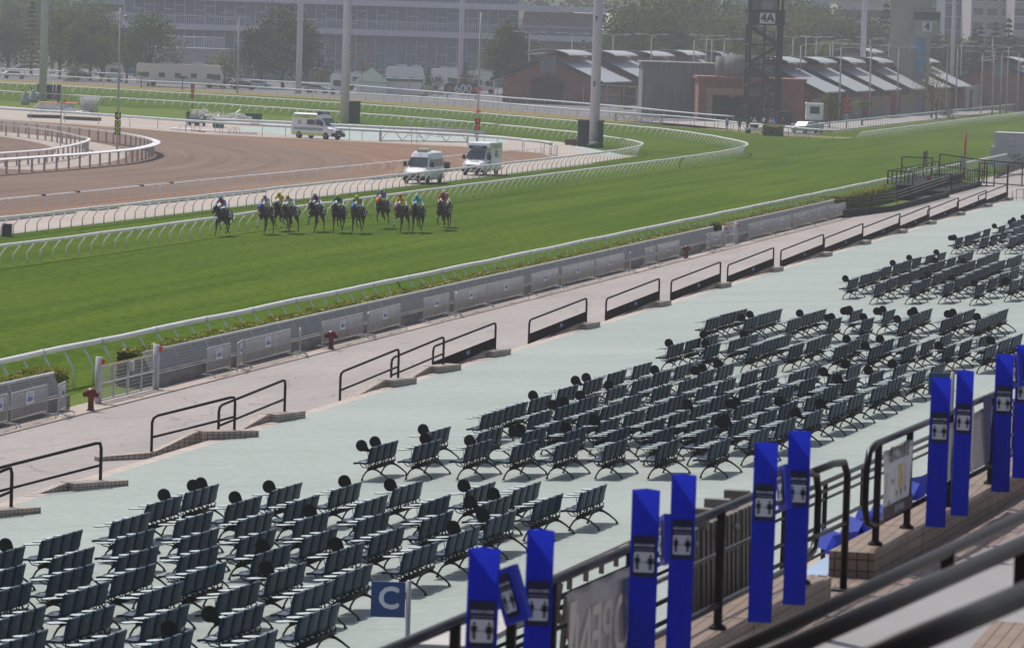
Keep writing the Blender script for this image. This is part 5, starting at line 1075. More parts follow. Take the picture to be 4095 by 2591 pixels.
# ================================================================ vehicles
VW = mat('van_white', (.82, .80, .84), .28, var=.03, spec=.5); GL = mat('glass_dark', (.035, .055, .06), .12, spec=.6, c2=(.07, .10, .105), scale=1.5); BUMP = mat('bumper_black', (.02, .02, .022), .6)
TYR = mat('tyre', (.012, .012, .012), .85); RIM = mat('rim', (.20, .20, .21), .35, metal=.5); LAMP = mat('headlamp', (.45, .47, .48), .15, spec=.7); YG = mat('panel_yellow', (.55, .70, .02), .45, var=.05); GRT = mat('panel_green', (.02, .26, .22), .45, var=.05); LB = mat('lightbar_blue', (.06, .15, .45), .2); TXG = mat('letter_green', (.03, .30, .10), .5)
def loft(mb, st, m=0):
    rings = []
    for x, top, w_, wt, zb in st:
        sh = min(top - .05, 1.30)
        r = [(x, -w_ * .92, zb), (x, -w_, zb + .2), (x, -w_, min(.9, top * .8)), (x, -(w_ + (wt - w_) * .15), sh), (x, -wt, top - .14), (x, -wt * .82, top - .02), (x, 0, top), (x, wt * .82, top - .02), (x, wt, top - .14), (x, w_ + (wt - w_) * .15, sh), (x, w_, min(.9, top * .8)), (x, w_, zb + .2), (x, w_ * .92, zb)]
        rings.append(r)
    k = len(rings[0]); vs = [p for r in rings for p in r]
    fs = [(i * k + j, i * k + (j + 1) % k, (i + 1) * k + (j + 1) % k, (i + 1) * k + j) for i in range(len(rings) - 1) for j in range(k)]
    fs += [tuple(range(k)), tuple(reversed(range((len(rings) - 1) * k, len(rings) * k)))]
    mb.add(vs, fs, m)
def van(label, p, rz, kind='van', sc=.93):
    root = thing('van' if kind == 'van' else 'ambulance', label, 'van' if kind == 'van' else 'ambulance', p, rz, None); root.scale = (sc,) * 3
    # +x is the front (x from 2.9 front to -2.9 rear)
    H = 2.62 if kind != 'box' else 2.45
    st = [(2.92, .80, .80, .72, .42), (2.86, .98, .90, .80, .34), (2.55, 1.12, .96, .84, .32), (1.98, 1.30, .98, .86, .32), (1.90, 1.36, .98, .86, .32), (1.25, 2.12, .98, .80, .32), (.95, H - .10, .98, .76, .32), (.6, H, .98, .78, .32), (-2.7, H, .98, .80, .32), (-2.88, H - .12, .96, .76, .36), (-2.92, H - .3, .94, .74, .4)]
    if kind == 'box': st = st[:8] + [(.2, H, .98, .78, .32)]
    mb = MB(); loft(mb, st); mb.build('body', VW, root)
    if kind == 'box':
        mb = MB(); mb.box(-2.95, -1.06, .55, .55, 1.06, 2.85); mb.prism([(.55, 2.05), (.55, 2.85), (.95, 2.80), (1.15, 2.45), (1.0, 2.3)], -.98, .98, 0, lambda a, b, t: (a, t, b)); mb.build('box_body', VW, root)
    ws = MB(); ws.add([(1.88, -.80, 1.40), (1.88, .80, 1.40), (1.27, .74, 2.13), (1.27, -.74, 2.13)], [(0, 1, 2, 3)], 0)
    ws.v = [(x + .03, y, z + .02) for x, y, z in ws.v]; ws.build('windscreen', GL, root)
    for s in (-1, 1):
        w_ = MB(); w_.add([(1.55, s * .985, 1.42), (.55, s * .985, 1.42), (.55, s * .90, 2.0), (1.15, s * .88, 2.0)], [(0, 1, 2, 3)]); w_.build('side_window', GL, root)
        if kind == 'van':
            for a, b in ((.42, -.55), (-.62, -1.6), (-1.68, -2.7)):
                w_ = MB(); w_.add([(a, s * .99, 1.40), (b, s * .99, 1.40), (b, s * .90, 2.0), (a, s * .90, 2.0)], [(0, 1, 2, 3)]); w_.build('side_window', GL, root)
        elif kind == 'amb':
            w_ = MB(); w_.add([(.40, s * .99, 1.45), (-.7, s * .99, 1.45), (-.7, s * .90, 1.95), (.4, s * .90, 1.95)], [(0, 1, 2, 3)]); w_.build('side_window', GL, root)
        else:
            w_ = MB(); w_.add([(-.6, s * 1.068, 1.6), (-1.5, s * 1.068, 1.6), (-1.5, s * 1.068, 2.2), (-.6, s * 1.068, 2.2)], [(0, 1, 2, 3)]); w_.build('side_window', GL, root)
        mr = MB(); mr.box(1.50, min(s * 1.03, s * 1.28), 1.38, 1.60, max(s * 1.03, s * 1.28), 1.78); mr.bar((1.55, s * .95, 1.45), (1.55, s * 1.10, 1.5), .05); mr.build('wing_mirror', BUMP, root)
        hl = MB(); hl.add([(2.905, s * .52, .82), (2.80, s * .88, .80), (2.45, s * .97, 1.10), (2.74, s * .62, 1.04)], [(0, 1, 2, 3)]); hl.v = [(x + .03, y + s * .012, z + .012) for x, y, z in hl.v]; hl.build('headlight', LAMP, root)
    for x in (1.95, -1.75):
        for s in (-1, 1):
            mb = MB(); mb.cyl((x, s * .78, .36), (x, s * 1.0, .36), .36, 20); o = mb.build('wheel', TYR, root); r = MB(); r.cyl((x, s * .99, .36), (x, s * 1.015, .36), .20, 14); r.build('rim', RIM, o)
    bp = MB(); bp.box(2.70, -.92, .30, 2.97, .92, .66); bp.build('bumper', BUMP, root)
    gr = MB(); gr.add([(2.955, -.42, .70), (2.955, .42, .70), (2.90, .46, .92), (2.90, -.46, .92)], [(0, 1, 2, 3)]); gr.box(2.90, -.05, .80, 2.965, .05, .90, 1); gr.build('grille', [BUMP, RIM], root)
    pl = MB(); pl.box(2.965, -.26, .42, 2.985, .26, .54, 0); put_text(pl, 'RX 4168' if kind == 'van' else 'AM 7320', (2.99, 0, .48), (0, 1, 0), (0, 0, 1), .11, 1, .01); pl.build('number_plate', [PAPER, BLK2], root)
    if kind == 'van':
        mb = MB(); mb.box(-.55, -.42, H - .01, .75, .42, H + .22); mb.build('roof_unit', mat('cream', (.55, .52, .45), .5), root)
        mb = MB(); mb.tube([(1.18, 0, 2.2), (1.05, 0, 2.62)], .012, 5); mb.build('aerial', BLK2, root)
    else:
        lb = MB(); z0 = H if kind == 'amb' else 2.42; x0 = .55 if kind == 'amb' else 1.05
        lb.box(x0, -.78, z0 - .10, x0 + .32, .78, z0 + .16, 0); lb.box(x0 + .02, -.42, z0 - .06, x0 + .345, .42, z0 + .13, 1)
        put_text(lb, 'AMBULANCE', (x0 + .35, 0, z0 + .035), (0, 1, 0), (0, 0, 1), .14, 2, .01); lb.build('light_bar', [BUMP, LB, PAPER], root)
        yb = .925 if kind == 'amb' else 1.07; Z0 = 2.12 if kind == 'amb' else 2.35
        for s in (-1, 1):
            sp = MB(); a, b = (.55, -2.7) if kind == 'amb' else (.5, -2.9)
            sp.box(b, min(s * yb, s * (yb + .012)), Z0, a, max(s * yb, s * (yb + .012)), Z0 + .18, 0)
            for k in range(9):
                x0_ = a - .1 - k * .36; sp.add([(x0_, s * (yb + (0 if kind != 'amb' else -.03)), Z0 + .21), (x0_ - .18, s * (yb + (0 if kind != 'amb' else -.03)), Z0 + .21), (x0_ - .24, s * (yb - (.0 if kind != 'amb' else .06)), Z0 + .33), (x0_ - .06, s * (yb - (.0 if kind != 'amb' else .06)), Z0 + .33)], [(0, 1, 2, 3)], 1)
            put_text(sp, 'EMERGENCY', ((a + b) / 2 + .2, s * (yb + .016), Z0 + .09), (-s, 0, 0) if s > 0 else (1, 0, 0), (0, 0, 1), .19, 2, .012)
            sp.box(b, min(s * .985, s * 1.0), .42, a + 1.2, max(s * .985, s * 1.0), .60, 0)
            for k in range(34):
                for r_ in range(3):
                    if (k + r_) % 2: sp.box(a + .9 - k * .12, min(s * .985, s * .998), .85 + r_ * .1, a + 1.02 - k * .12, max(s * .985, s * .998), .95 + r_ * .1, 1)
            if kind == 'amb':
                for q_ in range(20):
                    t0, t1 = 2 * math.pi * q_ / 20, 2 * math.pi * (q_ + 1) / 20; sp.add([(-1.7 + .20 * math.cos(t0), s * 1.0, 1.65 + .2 * math.sin(t0)), (-1.7 + .20 * math.cos(t1), s * 1.0, 1.65 + .2 * math.sin(t1)), (-1.7 + .13 * math.cos(t1), s * 1.0, 1.65 + .13 * math.sin(t1)), (-1.7 + .13 * math.cos(t0), s * 1.0, 1.65 + .13 * math.sin(t0))], [(0, 1, 2, 3)], 3)
            sp.build('markings', [YG, GRT, TXG, BLK2], root, fixn=False)
        if kind == 'box':
            bn = MB(); put_text(bn, '救護車', (2.25, 0, 1.27), (0, 1, 0), (-1, 0, .25), .26, 0, .01); bn.build('bonnet_lettering', GRT, root, fixn=False)
    return root
def yaw_to(a, b): return math.atan2(b[1] - a[1], b[0] - a[0])
pa = aq('R5', 480, 172); v1 = van('white passenger van with high roof and roof unit on the path', (pa.x + .35, pa.y + 3.1, .006), R_(-92.5), 'van')
pb = aq('R5', 900, 112); v2 = van('white box ambulance with blue AMBULANCE bar facing the camera, behind the van', (pb.x + .35, pb.y + 2.9, .006), R_(-93), 'box')
pc_ = aq('R1', 2200, 982); v3 = van('yellow striped EMERGENCY ambulance parked side on by the sand track', (pc_.x + .3, pc_.y + 1.2, .006), R_(-28), 'amb', 1.0)
# small green box on the path rail
for lab, p in (('small dark green box by the path between van and ambulance', aq('R5', 745, 75)), ('dark green box on the path at the left frame edge', aq('R4', 48, 540))):
    mb = MB(); mb.box(-.22, -.2, 0, .22, .2, .62); mb.box(-.25, -.23, .62, .25, .23, .68); o = mb.build('utility_box', mat('box_green', (.03, .06, .05), .6)); o.location = (p.x, p.y, .006); tag(o, lab, 'utility box')
# golf cart with pallets
CT = mat('cart_teal', (.02, .10, .10), .4); CREAM = MT['cream']; PLW = mat('plastic_white', (.76, .74, .73), .5, var=.15, scale=1.2, bump=.4)
p = aq('R1', 1370, 890); root = thing('golf_cart', 'small teal utility cart with cream canopy beside the standing man', 'cart', (p.x + .3, p.y, .006), R_(-100))
mb = MB(); mb.box(-1.1, -.55, .28, 1.15, .55, .55); mb.box(.75, -.55, .5, 1.2, .55, .85); mb.box(-1.1, -.55, .5, -.5, .55, .8); mb.build('body', CT, root)
mb = MB(); mb.box(-.8, -.6, 1.72, .95, .6, 1.80); mb.build('canopy', CREAM, root)
for x, y in ((.9, .5), (.9, -.5), (-.75, .5), (-.75, -.5)):
    mb = MB(); mb.bar((x, y, .5), (x * .95, y, 1.74), .035); mb.build('canopy_post', BLK, root)
mb = MB(); mb.add([(1.0, -.5, .85), (1.0, .5, .85), (.9, .5, 1.25), (.9, -.5, 1.25)], [(0, 1, 2, 3)]); mb.build('windshield', mat('screen_pale', (.4, .42, .45), .2), root)
for x in (.75, -.75):
    for s in (-1, 1): mb = MB(); mb.cyl((x, s * .42, .2), (x, s * .58, .2), .2, 14); mb.build('wheel', TYR, root)
person('man in a brown hat, dark jacket and pale shirt beside the cart', aq('R1', 1325, 885), R_(-100), 0, cm('jacket', (.02, .025, .045)), cm('trousers', (.03, .03, .04)), mat('hat_brown', (.18, .11, .09), .8), sc=1.0)
def pile(label, p, L, Wd, Hh, m, seed, n=40, base=True):
    rnd = random.Random(seed); root = thing('equipment_pile', label, 'pile', (p.x, p.y, .01), R_(rnd.uniform(-20, 20)), 'heaps of rail equipment'); mb = MB()
    for i in range(n):
        x, y = rnd.uniform(-L / 2, L / 2), rnd.uniform(-Wd / 2, Wd / 2); z = Hh * (1 - abs(x) / (L / 2) * .5) * rnd.random() + (.35 if base else 0)
        d_ = Vector((rnd.gauss(0, 1), rnd.gauss(0, .5), rnd.gauss(0, .25))).normalized() * rnd.uniform(.3, .8); mb.bar((x, y, z), (x + d_.x, y + d_.y, max(.05, z + d_.z)), rnd.uniform(.06, .18), rnd.uniform(.04, .12))
    mb.build('bundle', m, root)
    if base:
        mb = MB(); mb.box(-L / 2, -Wd / 2, .25, L / 2, Wd / 2, .36); mb.build('pallet', mat('pallet', (.25, .22, .2), .8), root)
    return root
pile('heap of white plastic sheeting on a trailer right of the cart', aq('R1', 1520, 870), 3.4, 1.6, .8, PLW, 1, 90); pile('second crumpled white heap beyond the first by the path', aq('R1', 1665, 870), 3.2, 1.6, .9, PLW, 2, 90); pile('stack of flat white sacks behind the utility cart', aq('R1', 1430, 850), 2.4, 1.2, .9, PLW, 3, 60)
for i, (x, y) in enumerate(((1455, 865), (1765, 850), (1810, 850), (1540, 905))):
    p = aq('R1', x, y); root = thing('green_bin', 'low green plastic bin by the white heaps, %s from the left' % ['first', 'third', 'fourth', 'second'][i], 'bin', (p.x, p.y, .01), 0, 'green bins'); mb = MB(); mb.prism([(-.5, 0), (.5, 0), (.58, .75), (-.58, .75)], -.4, .4, 0, lambda a, b, t: (a, t, b)); mb.build('tub', mat('bin_green', (.03, .14, .08), .6), root); mb = MB(); mb.box(-.62, -.45, .75, .62, .45, .82); mb.build('rim', MT['bin_green'], root)
# rail trailer at left
p = aq('R1', 400, 795); root = thing('trailer', 'long flat trailer stacked with white rail pipes', 'trailer', (p.x, p.y, .01), R_(18)); root.scale = (.56, .56, .72); mb = MB(); mb.box(-5.2, -1.1, .5, 5.0, 1.1, .62); mb.build('bed', PALE, root)
mb = MB()
for r_ in range(5):
    for k in range(11 - r_): mb.cyl((-5.1 + r_ * .25, -.95 + k * .19 + r_ * .09, .72 + r_ * .17), (4.2 - r_ * .2, -.95 + k * .19 + r_ * .09, .72 + r_ * .17), .085, 6)
mb.build('pipe_load', WP, root)
mb = MB(); mb.add([(-3.9, -1.0, 1.62), (4.6, -1.0, 1.62), (4.6, .8, 1.75), (-3.9, .8, 1.75)], [(0, 1, 2, 3)]); mb.build('red_cover', mat('cover_red', (.45, .06, .05), .6), root)
for x in (-3.2, -2.4, 2.4, 3.2):
    for s in (-1, 1): mb = MB(); mb.cyl((x, s * .9, .28), (x, s * 1.1, .28), .28, 14); mb.build('wheel', TYR, root)
p = aq('R1', 625, 800); root = thing('post_cage', 'wire cage crammed with curved white rail posts sticking up', 'cage', (p.x, p.y, .01)); root.scale = (.72, .8, 1.05); rnd = random.Random(5); mb = MB()
for i in range(120):
    x, y = rnd.uniform(-1.4, 1.4), rnd.uniform(-.7, .7); ln_ = rnd.uniform(1.1, 1.5); t = rnd.uniform(-.2, .35) + x * .12
    mb.tube([(x, y, .1), (x + t * .3, y, ln_ * .8 + .2), (x + t * 1.4, y, ln_ + .5)], .035, 5)
mb.build('post_bundle', PLW, root); mb = MB()
for z in (.1, .4, .7, 1.0): mb.tube([(-1.5, -.8, z), (1.5, -.8, z), (1.5, .8, z), (-1.5, .8, z)], .02, 5, closed=True)
for x in [-1.5 + .3 * k for k in range(11)]: mb.bar((x, -.8, 0), (x, -.8, 1.0), .03)
mb.build('wire_cage', GALV, root)
pile('two low stacks of white rail brackets between trailer and cage', aq('R1', 500, 800), 3.6, 1.2, .5, PLW, 9, 70, False)
for i, (x, y) in enumerate(((178, 742), (235, 725))):
    p = aq('R1', x, y); root = thing('tarpaulin_bundle', 'grey shiny tarpaulin bundle on the grass, %s one' % ('left' if i == 0 else 'right'), 'bundle', (p.x, p.y, 0)); mb = MB(); mb.lathe([(.45, 0), (.62, .3), (.55, .8), (.3, 1.3), (.22, 1.7)], n=9); mb.build('sheet', mat('tarp', (.35, .36, .38), .3, bump=.8, scale=3), root); mb = MB(); mb.bar((-.1, 0, 1.6), (-.5, 0, 2.1), .12); mb.build('handle', OR_ if i == 0 else BLK, root)
for i, (x, y) in enumerate(((370, 768), (392, 770), (505, 775))):
    p = aq('R1', x, y + 10); mb = MB(); mb.cyl((0, 0, 0), (0, 0, 3.6 - i * .4), .04, 8); mb.cyl((0, 0, 1.2), (0, 0, 2.2), .045, 8, 1); o = mb.build('marker_pole', [WP, mat('pole_red', (.45, .12, .1), .6)]); o.location = (p.x, p.y, 0); tag(o, 'slim upright marker pole standing by the pipe trailer, %s from the left' % ordn[i], 'pole', 'slim marker poles')
# rails lying on the ground with hoops
a, b = aq('R1', 1210, 918), aq('R1', 1810, 955); mb = MB(); mb.tube([a + Vector((0, 0, .15)), b + Vector((0, 0, .15))], .10, 8); mb.tube([a + Vector((1.5, 1.2, .14)), b + Vector((-6, 1.2, .14))], .09, 8, 1); tag(mb.build('spare_rail', [WP, mat('rail_pink', (.55, .30, .27), .6)]), 'white and faded red spare rails lying beside the sand track', 'rail')
for i, x in enumerate((1290, 1330, 1390, 1590, 1645, 1670)):
    p = aq('R1', x, 928 + (x - 1290) * .06); mb = MB(); mb.tube([(-.33, 0, 0), (-.33, 0, .4), (-.2, 0, .62), (0, 0, .70), (.2, 0, .62), (.33, 0, .4), (.33, 0, 0)], .03, 6); o = mb.build('metal_hoop', GALV); o.location = (p.x, p.y, 0); tag(o, 'bent metal hoop standing by the spare rails, %s from the left' % ordn[i], 'hoop', 'metal hoops by the sand track')
for i, (x0, y0_, x1, y1_) in enumerate(((197, 832, 430, 838), (470, 845, 690, 856))):
    a, b = aq('R1', x0, y0_), aq('R1', x1, y1_); mb = MB(); mb.bar(a + Vector((0, 0, .2)), b + Vector((0, 0, .2)), 1.2, .36); tag(mb.build('rubber_strip', mat('strip_dark', (.09, .08, .07), .9, bump=.5)), 'dark raised strip lying on the beige path, %s one' % ('left' if i == 0 else 'right'), 'strip')
p = aq('R1', 425, 1040); root = thing('signal_post', 'thin post with green and orange lamps beside the sand track', 'signal', (p.x, p.y, 0)); mb = MB(); mb.cyl((0, 0, 0), (0, 0, 4.0), .05, 8); mb.box(-.35, -.04, 4.0, .35, .04, 4.06); mb.build('post', GPOST, root)
for x, m in ((-.33, GREENP), (.33, mat('lamp_orange', (.75, .2, .03), .4))): mb = MB(); mb.cyl((x, 0, 4.06), (x, 0, 4.45), .12, 10); mb.build('lamp', m, root)
# dish stands on the green pad
for i, (x, y) in enumerate(((485, 905), (552, 912), (608, 905), (645, 900), (683, 915), (735, 905), (778, 905), (700, 905))):
    p = aq('R2', x, y + 55); root = thing('watering_stand', 'slim pale stand with small flat top on the green pad, %s in the group' % ordn[i], 'stand', (p.x, p.y, 0), random.random(), 'slim stands on the green pad'); mb = MB(); mb.cyl((0, 0, 0), (0, 0, 1.6), .035, 6); mb.bar((-.4, 0, .02), (.4, 0, .02), .06); mb.build('stem', PALE, root); mb = MB(); mb.box(-.28, -.1, 1.6, .28, .1, 1.68); mb.build('head', PALE, root)
# truss barriers
for lab, (x0, y0_, x1, y1_), hh in (('long white truss frame standing beside the sand track', (275, 1000, 890, 1010), 1.5), ('white truss hurdle lying on the dry grass beyond the bend', (1935, 858, 2258, 880), 1.0)):
    a, b = aq('R2', x0, y0_), aq('R2', x1, y1_); root = thing('truss_frame', lab, 'frame', a); d_ = b - a; mb = MB(); n = 8
    mb.bar((0, 0, .1), d_ + Vector((0, 0, .1)), .1); mb.bar((0, 0, hh), d_ + Vector((0, 0, hh)), .14); mb.bar((0, 0, 0), (0, 0, hh + .2), .22); mb.bar(d_, d_ + Vector((0, 0, hh)), .15); mb.build('frame', mat('truss_pale', (.50, .46, .42), .6), root); mb = MB()
    for k in range(n): mb.bar(d_ * (k / n) + Vector((0, 0, hh if k % 2 else .1)), d_ * ((k + 1) / n) + Vector((0, 0, .1 if k % 2 else hh)), .07)
    mb.build('lattice', MT['truss_pale'], root)
# ================================================================ masts, posts, signs
MW = mat('mast_white', (.60, .55, .65), .5, var=.04)
def mast(label, p, r0, r1, h, m=None, marks=None, cab=True):
    root = thing('floodlight_mast', label, 'mast', (p.x, p.y, 0), 0, 'floodlight masts'); mb = MB(); mb.tube([(0, 0, 0), (0, 0, h * .33), (0, 0, h * .66), (0, 0, h)], [r0, r0 * .8 + r1 * .2, (r0 + r1) / 2, r1], 20); mb.build('pole', m or MW, root)
    mb = MB(); mb.box(-2.2, -.3, h - .1, 2.2, .3, h + 2.4); mb.build('lamp_rack', BLK, root)
    if marks:
        mb = MB()
        for s_, z in marks: put_text(mb, s_, (-.05, -(r0 * 1.03), z), (1, 0, 0), (0, 0, 1), .62, 0, .03)
        mb.build('lettering', BLK, root, fixn=False)
    return root
ph = (CAMP - aq('R2', 1780, 1040)).normalized()
mast('white floodlight mast at far left rising behind the pipe trailer', aq('R1', 300, 715), .52, .30, 46)
mast('white floodlight mast beside the parked EMERGENCY ambulance', aq('R2', 20, 875), .52, .30, 46)
mast('tallest white floodlight mast by the rail bend marked 7 and 2', aq('R2', 1780, 1040), .52, .30, 44, marks=[('7', 13.2), ('2', 6.5)])
mast('white floodlight mast among the right hand barns', aq('R3', 1258, 770), .50, .30, 46)
def far_at(r, x, y, w): p = dp(*q(r, x, y), w); p.z = 0; return p
mast('grey mast standing in front of the bushy tree left of centre', far_at('R1', 2105, 600, 740), .50, .36, 44, MT['mast_white'])
mast('slim grey mast in front of the glass building centre', far_at('R2', 840, 470, 820), .45, .33, 42)
mast('slim white mast at the right near the conifers', far_at('R3', 1897, 560, 800), .38, .24, 44)
mast('distant thin pole seen just left of the tallest mast', far_at('R2', 1785, 250, 950), .16, .12, 40)
GB = mat('cabinet_green', (.022, .045, .042), .65, var=.2)
def cabinet(label, r, x0, x1, yb, yt, y_=None, off=0):
    a = aq(r, x0, yb); wv = (a - CAMP).dot(FW); h = (yb - yt) / 1.764 / FPX * wv; d_ = Vector((RT.x, RT.y, 0)) * ((x1 - x0) / 1.764 / FPX * wv); root = thing('equipment_cabinet', label, 'cabinet', a, math.atan2(d_.y, d_.x), 'dark green cabinets at the masts'); L = d_.length
    mb = MB(); mb.box(0, 0, 0, L, 1.8, h); mb.build('box', GB, root); mb = MB(); mb.box(-.1, -.1, h, L + .1, 1.9, h + .12); mb.build('lid', mat('lid_grey', (.12, .15, .14), .6), root)
    mb = MB(); mb.box(L * .48, -.03, .2, L * .52, 0, h - .2); mb.build('door_seam', BLK, root)
cabinet('dark green cabinet behind the far left mast', 'R1', 262, 420, 700, 602)
cabinet('tall dark green cabinet right of the ambulance mast', 'R2', 38, 128, 872, 720)
cabinet('grey green cabinet left of the tallest mast', 'R2', 1665, 1745, 1035, 852)
cabinet('dark green cabinet right of the tallest mast', 'R2', 1808, 1845, 1045, 858)
mb = MB(); a = aq('R2', 1725, 1042); mb.lathe([(.85, 0), (.85, .3), (.6, .6)], (a.x + .9, a.y + .4, 0), 10); tag(mb.build('mast_base', GB), 'dark green collar round the foot of the tallest mast', 'base')
p = aq('R2', 1622, 1025); mb = MB(); mb.box(p.x - .6, p.y - .4, 0, p.x + .6, p.y + .4, .6); tag(mb.build('switch_box', mat('box_maroon', (.12, .05, .04), .7)), 'small brown box on the ground left of the green cabinets', 'box')
REDL = mat('digit_red', (.6, .05, .03), .5, emit=((1, .06, .03), .10)); YL = mat('digit_yellow', (.5, .6, .03), .5, var=.02); NB = mat('board_navy', (.01, .02, .06), .6)
def number_post(label, p, digits, z0, dz, m, size, back=BLK, pole_h=0, backs=True, cols=1, r=.09, pole=None):
    rz = math.atan2(p.x, -p.y) * 0 + math.atan2(-(p.x), (p.y)); root = thing('distance_post', label, 'distance post', (p.x, p.y, 0), rz, 'distance number posts')
    mb = MB(); mb.cyl((0, .05, 0), (0, .05, max(pole_h, z0 + dz * .5)), r, 10); mb.build('pole', pole or GPOST, root)
    for c_ in range(cols):
        for i, ch in enumerate(digits):
            z = z0 - i * dz; x = (c_ - (cols - 1) / 2) * size * .95; b = MB(); b.box(x - size * .42, -.10, z - dz * .44, x + size * .42, -.04, z + dz * .44, 0); put_text(b, ch, (x, -.11, z), (1, 0, 0), (0, 0, 1), size * 1.15, 1, .035); b.build('digit_board', [back, m], root, fixn=False)
    return root
n4 = number_post('tall grey post with yellow 400 digits and camera basket on top', aq('R1', 825, 1080), '400', 3.25, .68, YL, .62, NB, pole_h=12.7, r=.10)
mb = MB()
for z in (11.3, 11.7, 12.1): mb.tube([(-.85, -.4, z), (.2, -.4, z), (.2, .4, z), (-.85, .4, z)], .03, 5, closed=True)
for x in (-.85, -.6, -.35, -.1, .2):
    for y in (-.4, .4): mb.bar((x, y, 11.3), (x, y, 12.1), .03)
mb.build('basket', MW, n4); mb = MB(); mb.ball((.45, -.1, 11.9), .17, 0, 10); mb.bar((.1, 0, 12.2), (.45, 0, 12.1), .07); mb.build('camera_dome', GALV, n4)
n5 = number_post('grey post with red 400 digits and two pairs of red lamps', aq('R2', 957, 1005), '400', 2.2, .70, REDL, .66, BLK, pole_h=13.5, r=.11)
mb = MB()
for z in (3.2, 5.45):
    for s in (-1, 1): mb.ball((s * .18, -.2, z), .14, 0, 10)
mb.build('red_lamp', REDL, n5); 
number_post('red 600 digits on a black strip before the far car park', aq('R1', 1355, 770), '600', 3.0, .64, REDL, .56, BLK)
number_post('double column of red digits in front of the barns', aq('R3', 1156, 905), '888', 3.9, .80, REDL, .58, BLK, cols=2)
number_post('single column of red digits at the far right', aq('R3', 2298, 775), '800', 3.3, .70, REDL, .62, BLK)
p = aq('R1', 722, 740); number_post('small short grey marker board on two legs by the trailer', p, ' ', 1.2, .6, BLK, .5, GPOST)
# 600 hoarding
a, b = far_at('R2', 735, 640, 735), far_at('R2', 962, 640, 735); d_ = b - a; L = d_.length; root = thing('distance_board', 'black board with large white 600 and two dark round emblems', 'board', a, math.atan2(d_.y, d_.x)); Z = 12.2 - (590 / 1.764 - 84) / FPX * 735 - 1.2; hz = 2.6; zt = Z + .2
zt = dp(*q('R2', 840, 592), 735).z; zb = dp(*q('R2', 840, 668), 735).z
mb = MB(); mb.box(0, 0, zb, L * .25, .2, zt, 0); mb.box(L * .25, -.02, zb, L * .83, .2, zt, 1); mb.box(L * .83, 0, zb, L, .2, zt, 0)
for x in (L * .13, L * .91):
    mb.add([(x + math.cos(k * math.pi / 8) * 1.0, -.05, (zb + zt) / 2 + math.sin(k * math.pi / 8) * 1.0) for k in range(16)], [tuple(range(16))], 2); mb.add([(x + math.cos(k * math.pi / 8) * .5, -.07, (zb + zt) / 2 + math.sin(k * math.pi / 8) * .5) for k in range(16)], [tuple(range(16))], 3)
put_text(mb, '600', (L * .54, -.06, (zb + zt) / 2), (1, 0, 0), (0, 0, 1), (zt - zb) * 1.1, 4, .04)
mb.build('panel', [mat('board_stone', (.30, .26, .23), .8), BLK, mat('emblem_navy', (.03, .035, .10), .6), mat('emblem_gold', (.25, .18, .06), .6), WHT], root, fixn=False)
mb = MB()
for x in (.3, L - .3): mb.box(x - .1, .05, 0, x + .1, .2, zb)
mb.build('legs', GPOST, root)
def lamp_post(label, p, h, arms, al=1.9):
    root = thing('street_lamp', label, 'street lamp', p, YAW + random.uniform(-.15, .15), 'street lamps round the barns'); mb = MB(); mb.tube([(0, 0, 0), (0, 0, h * .5), (0, 0, h)], [.15, .12, .09], 8); mb.build('pole', GPOST, root)
    for s in arms:
        mb = MB(); mb.tube([(0, 0, h), (s * al * .5, 0, h + .25), (s * al, 0, h + .28)], .06, 6); o = mb.build('arm', GPOST, root); mb = MB(); mb.box(min(s * al, s * (al + 1.0)), -.2, h + .20, max(s * al, s * (al + 1.0)), .2, h + .38); mb.build('lamp_head', MW, o)
LP = [('R3', 170, 262, 460, 760, 2), ('R3', 780, 272, 470, 760, 2), ('R3', 945, 272, 430, 800, 2), ('R3', 1120, 325, 858, 645, 2), ('R3', 1332, 330, 840, 670, 2), ('R3', 1527, 342, 800, 700, 2), ('R3', 1872, 332, 640, 740, 2), ('R3', 1942, 336, 610, 760, 2), ('R3', 2200, 345, 755, 750, 2), ('R3', 2300, 336, 640, 760, 2), ('R3', 2190, 262, 500, 880, 2),
      ('R3', 82, 290, 460, 720, 1), ('R3', 208, 288, 480, 700, 1), ('R3', 296, 288, 480, 700, 1), ('R3', 835, 325, 575, 650, 1), ('R3', 872, 270, 470, 790, 1), ('R3', 1042, 318, 600, 760, 1), ('R3', 1062, 292, 480, 800, 1), ('R3', 1325, 278, 460, 850, 2), ('R3', 1458, 292, 400, 850, -1), ('R3', 1722, 345, 640, 760, 1), ('R3', 1970, 305, 560, 850, 1), ('R3', 2118, 378, 690, 760, -1), ('R3', 2255, 380, 700, 730, -1), ('R3', 2375, 380, 640, 760, -1),
      ('R2', 1330, 238, 420, 760, 2), ('R2', 1630, 248, 410, 760, 2), ('R2', 1920, 255, 420, 760, 2), ('R2', 2190, 255, 420, 760, 2), ('R2', 2010, 260, 420, 850, 2), ('R1', 1690, 110, 560, 720, -1), ('R1', 1680, 150, 400, 850, -1)]
for i, (r, x, yt, yb, wv, ar) in enumerate(LP):
    t = dp(*q(r, x, yt), wv); lamp_post('grey street lamp with %s, %s counting across the far parking area' % ('two arms' if ar == 2 else 'one arm', ordn[i]), Vector((t.x, t.y, 0)), max(6, t.z), (-1, 1) if ar == 2 else (ar,))
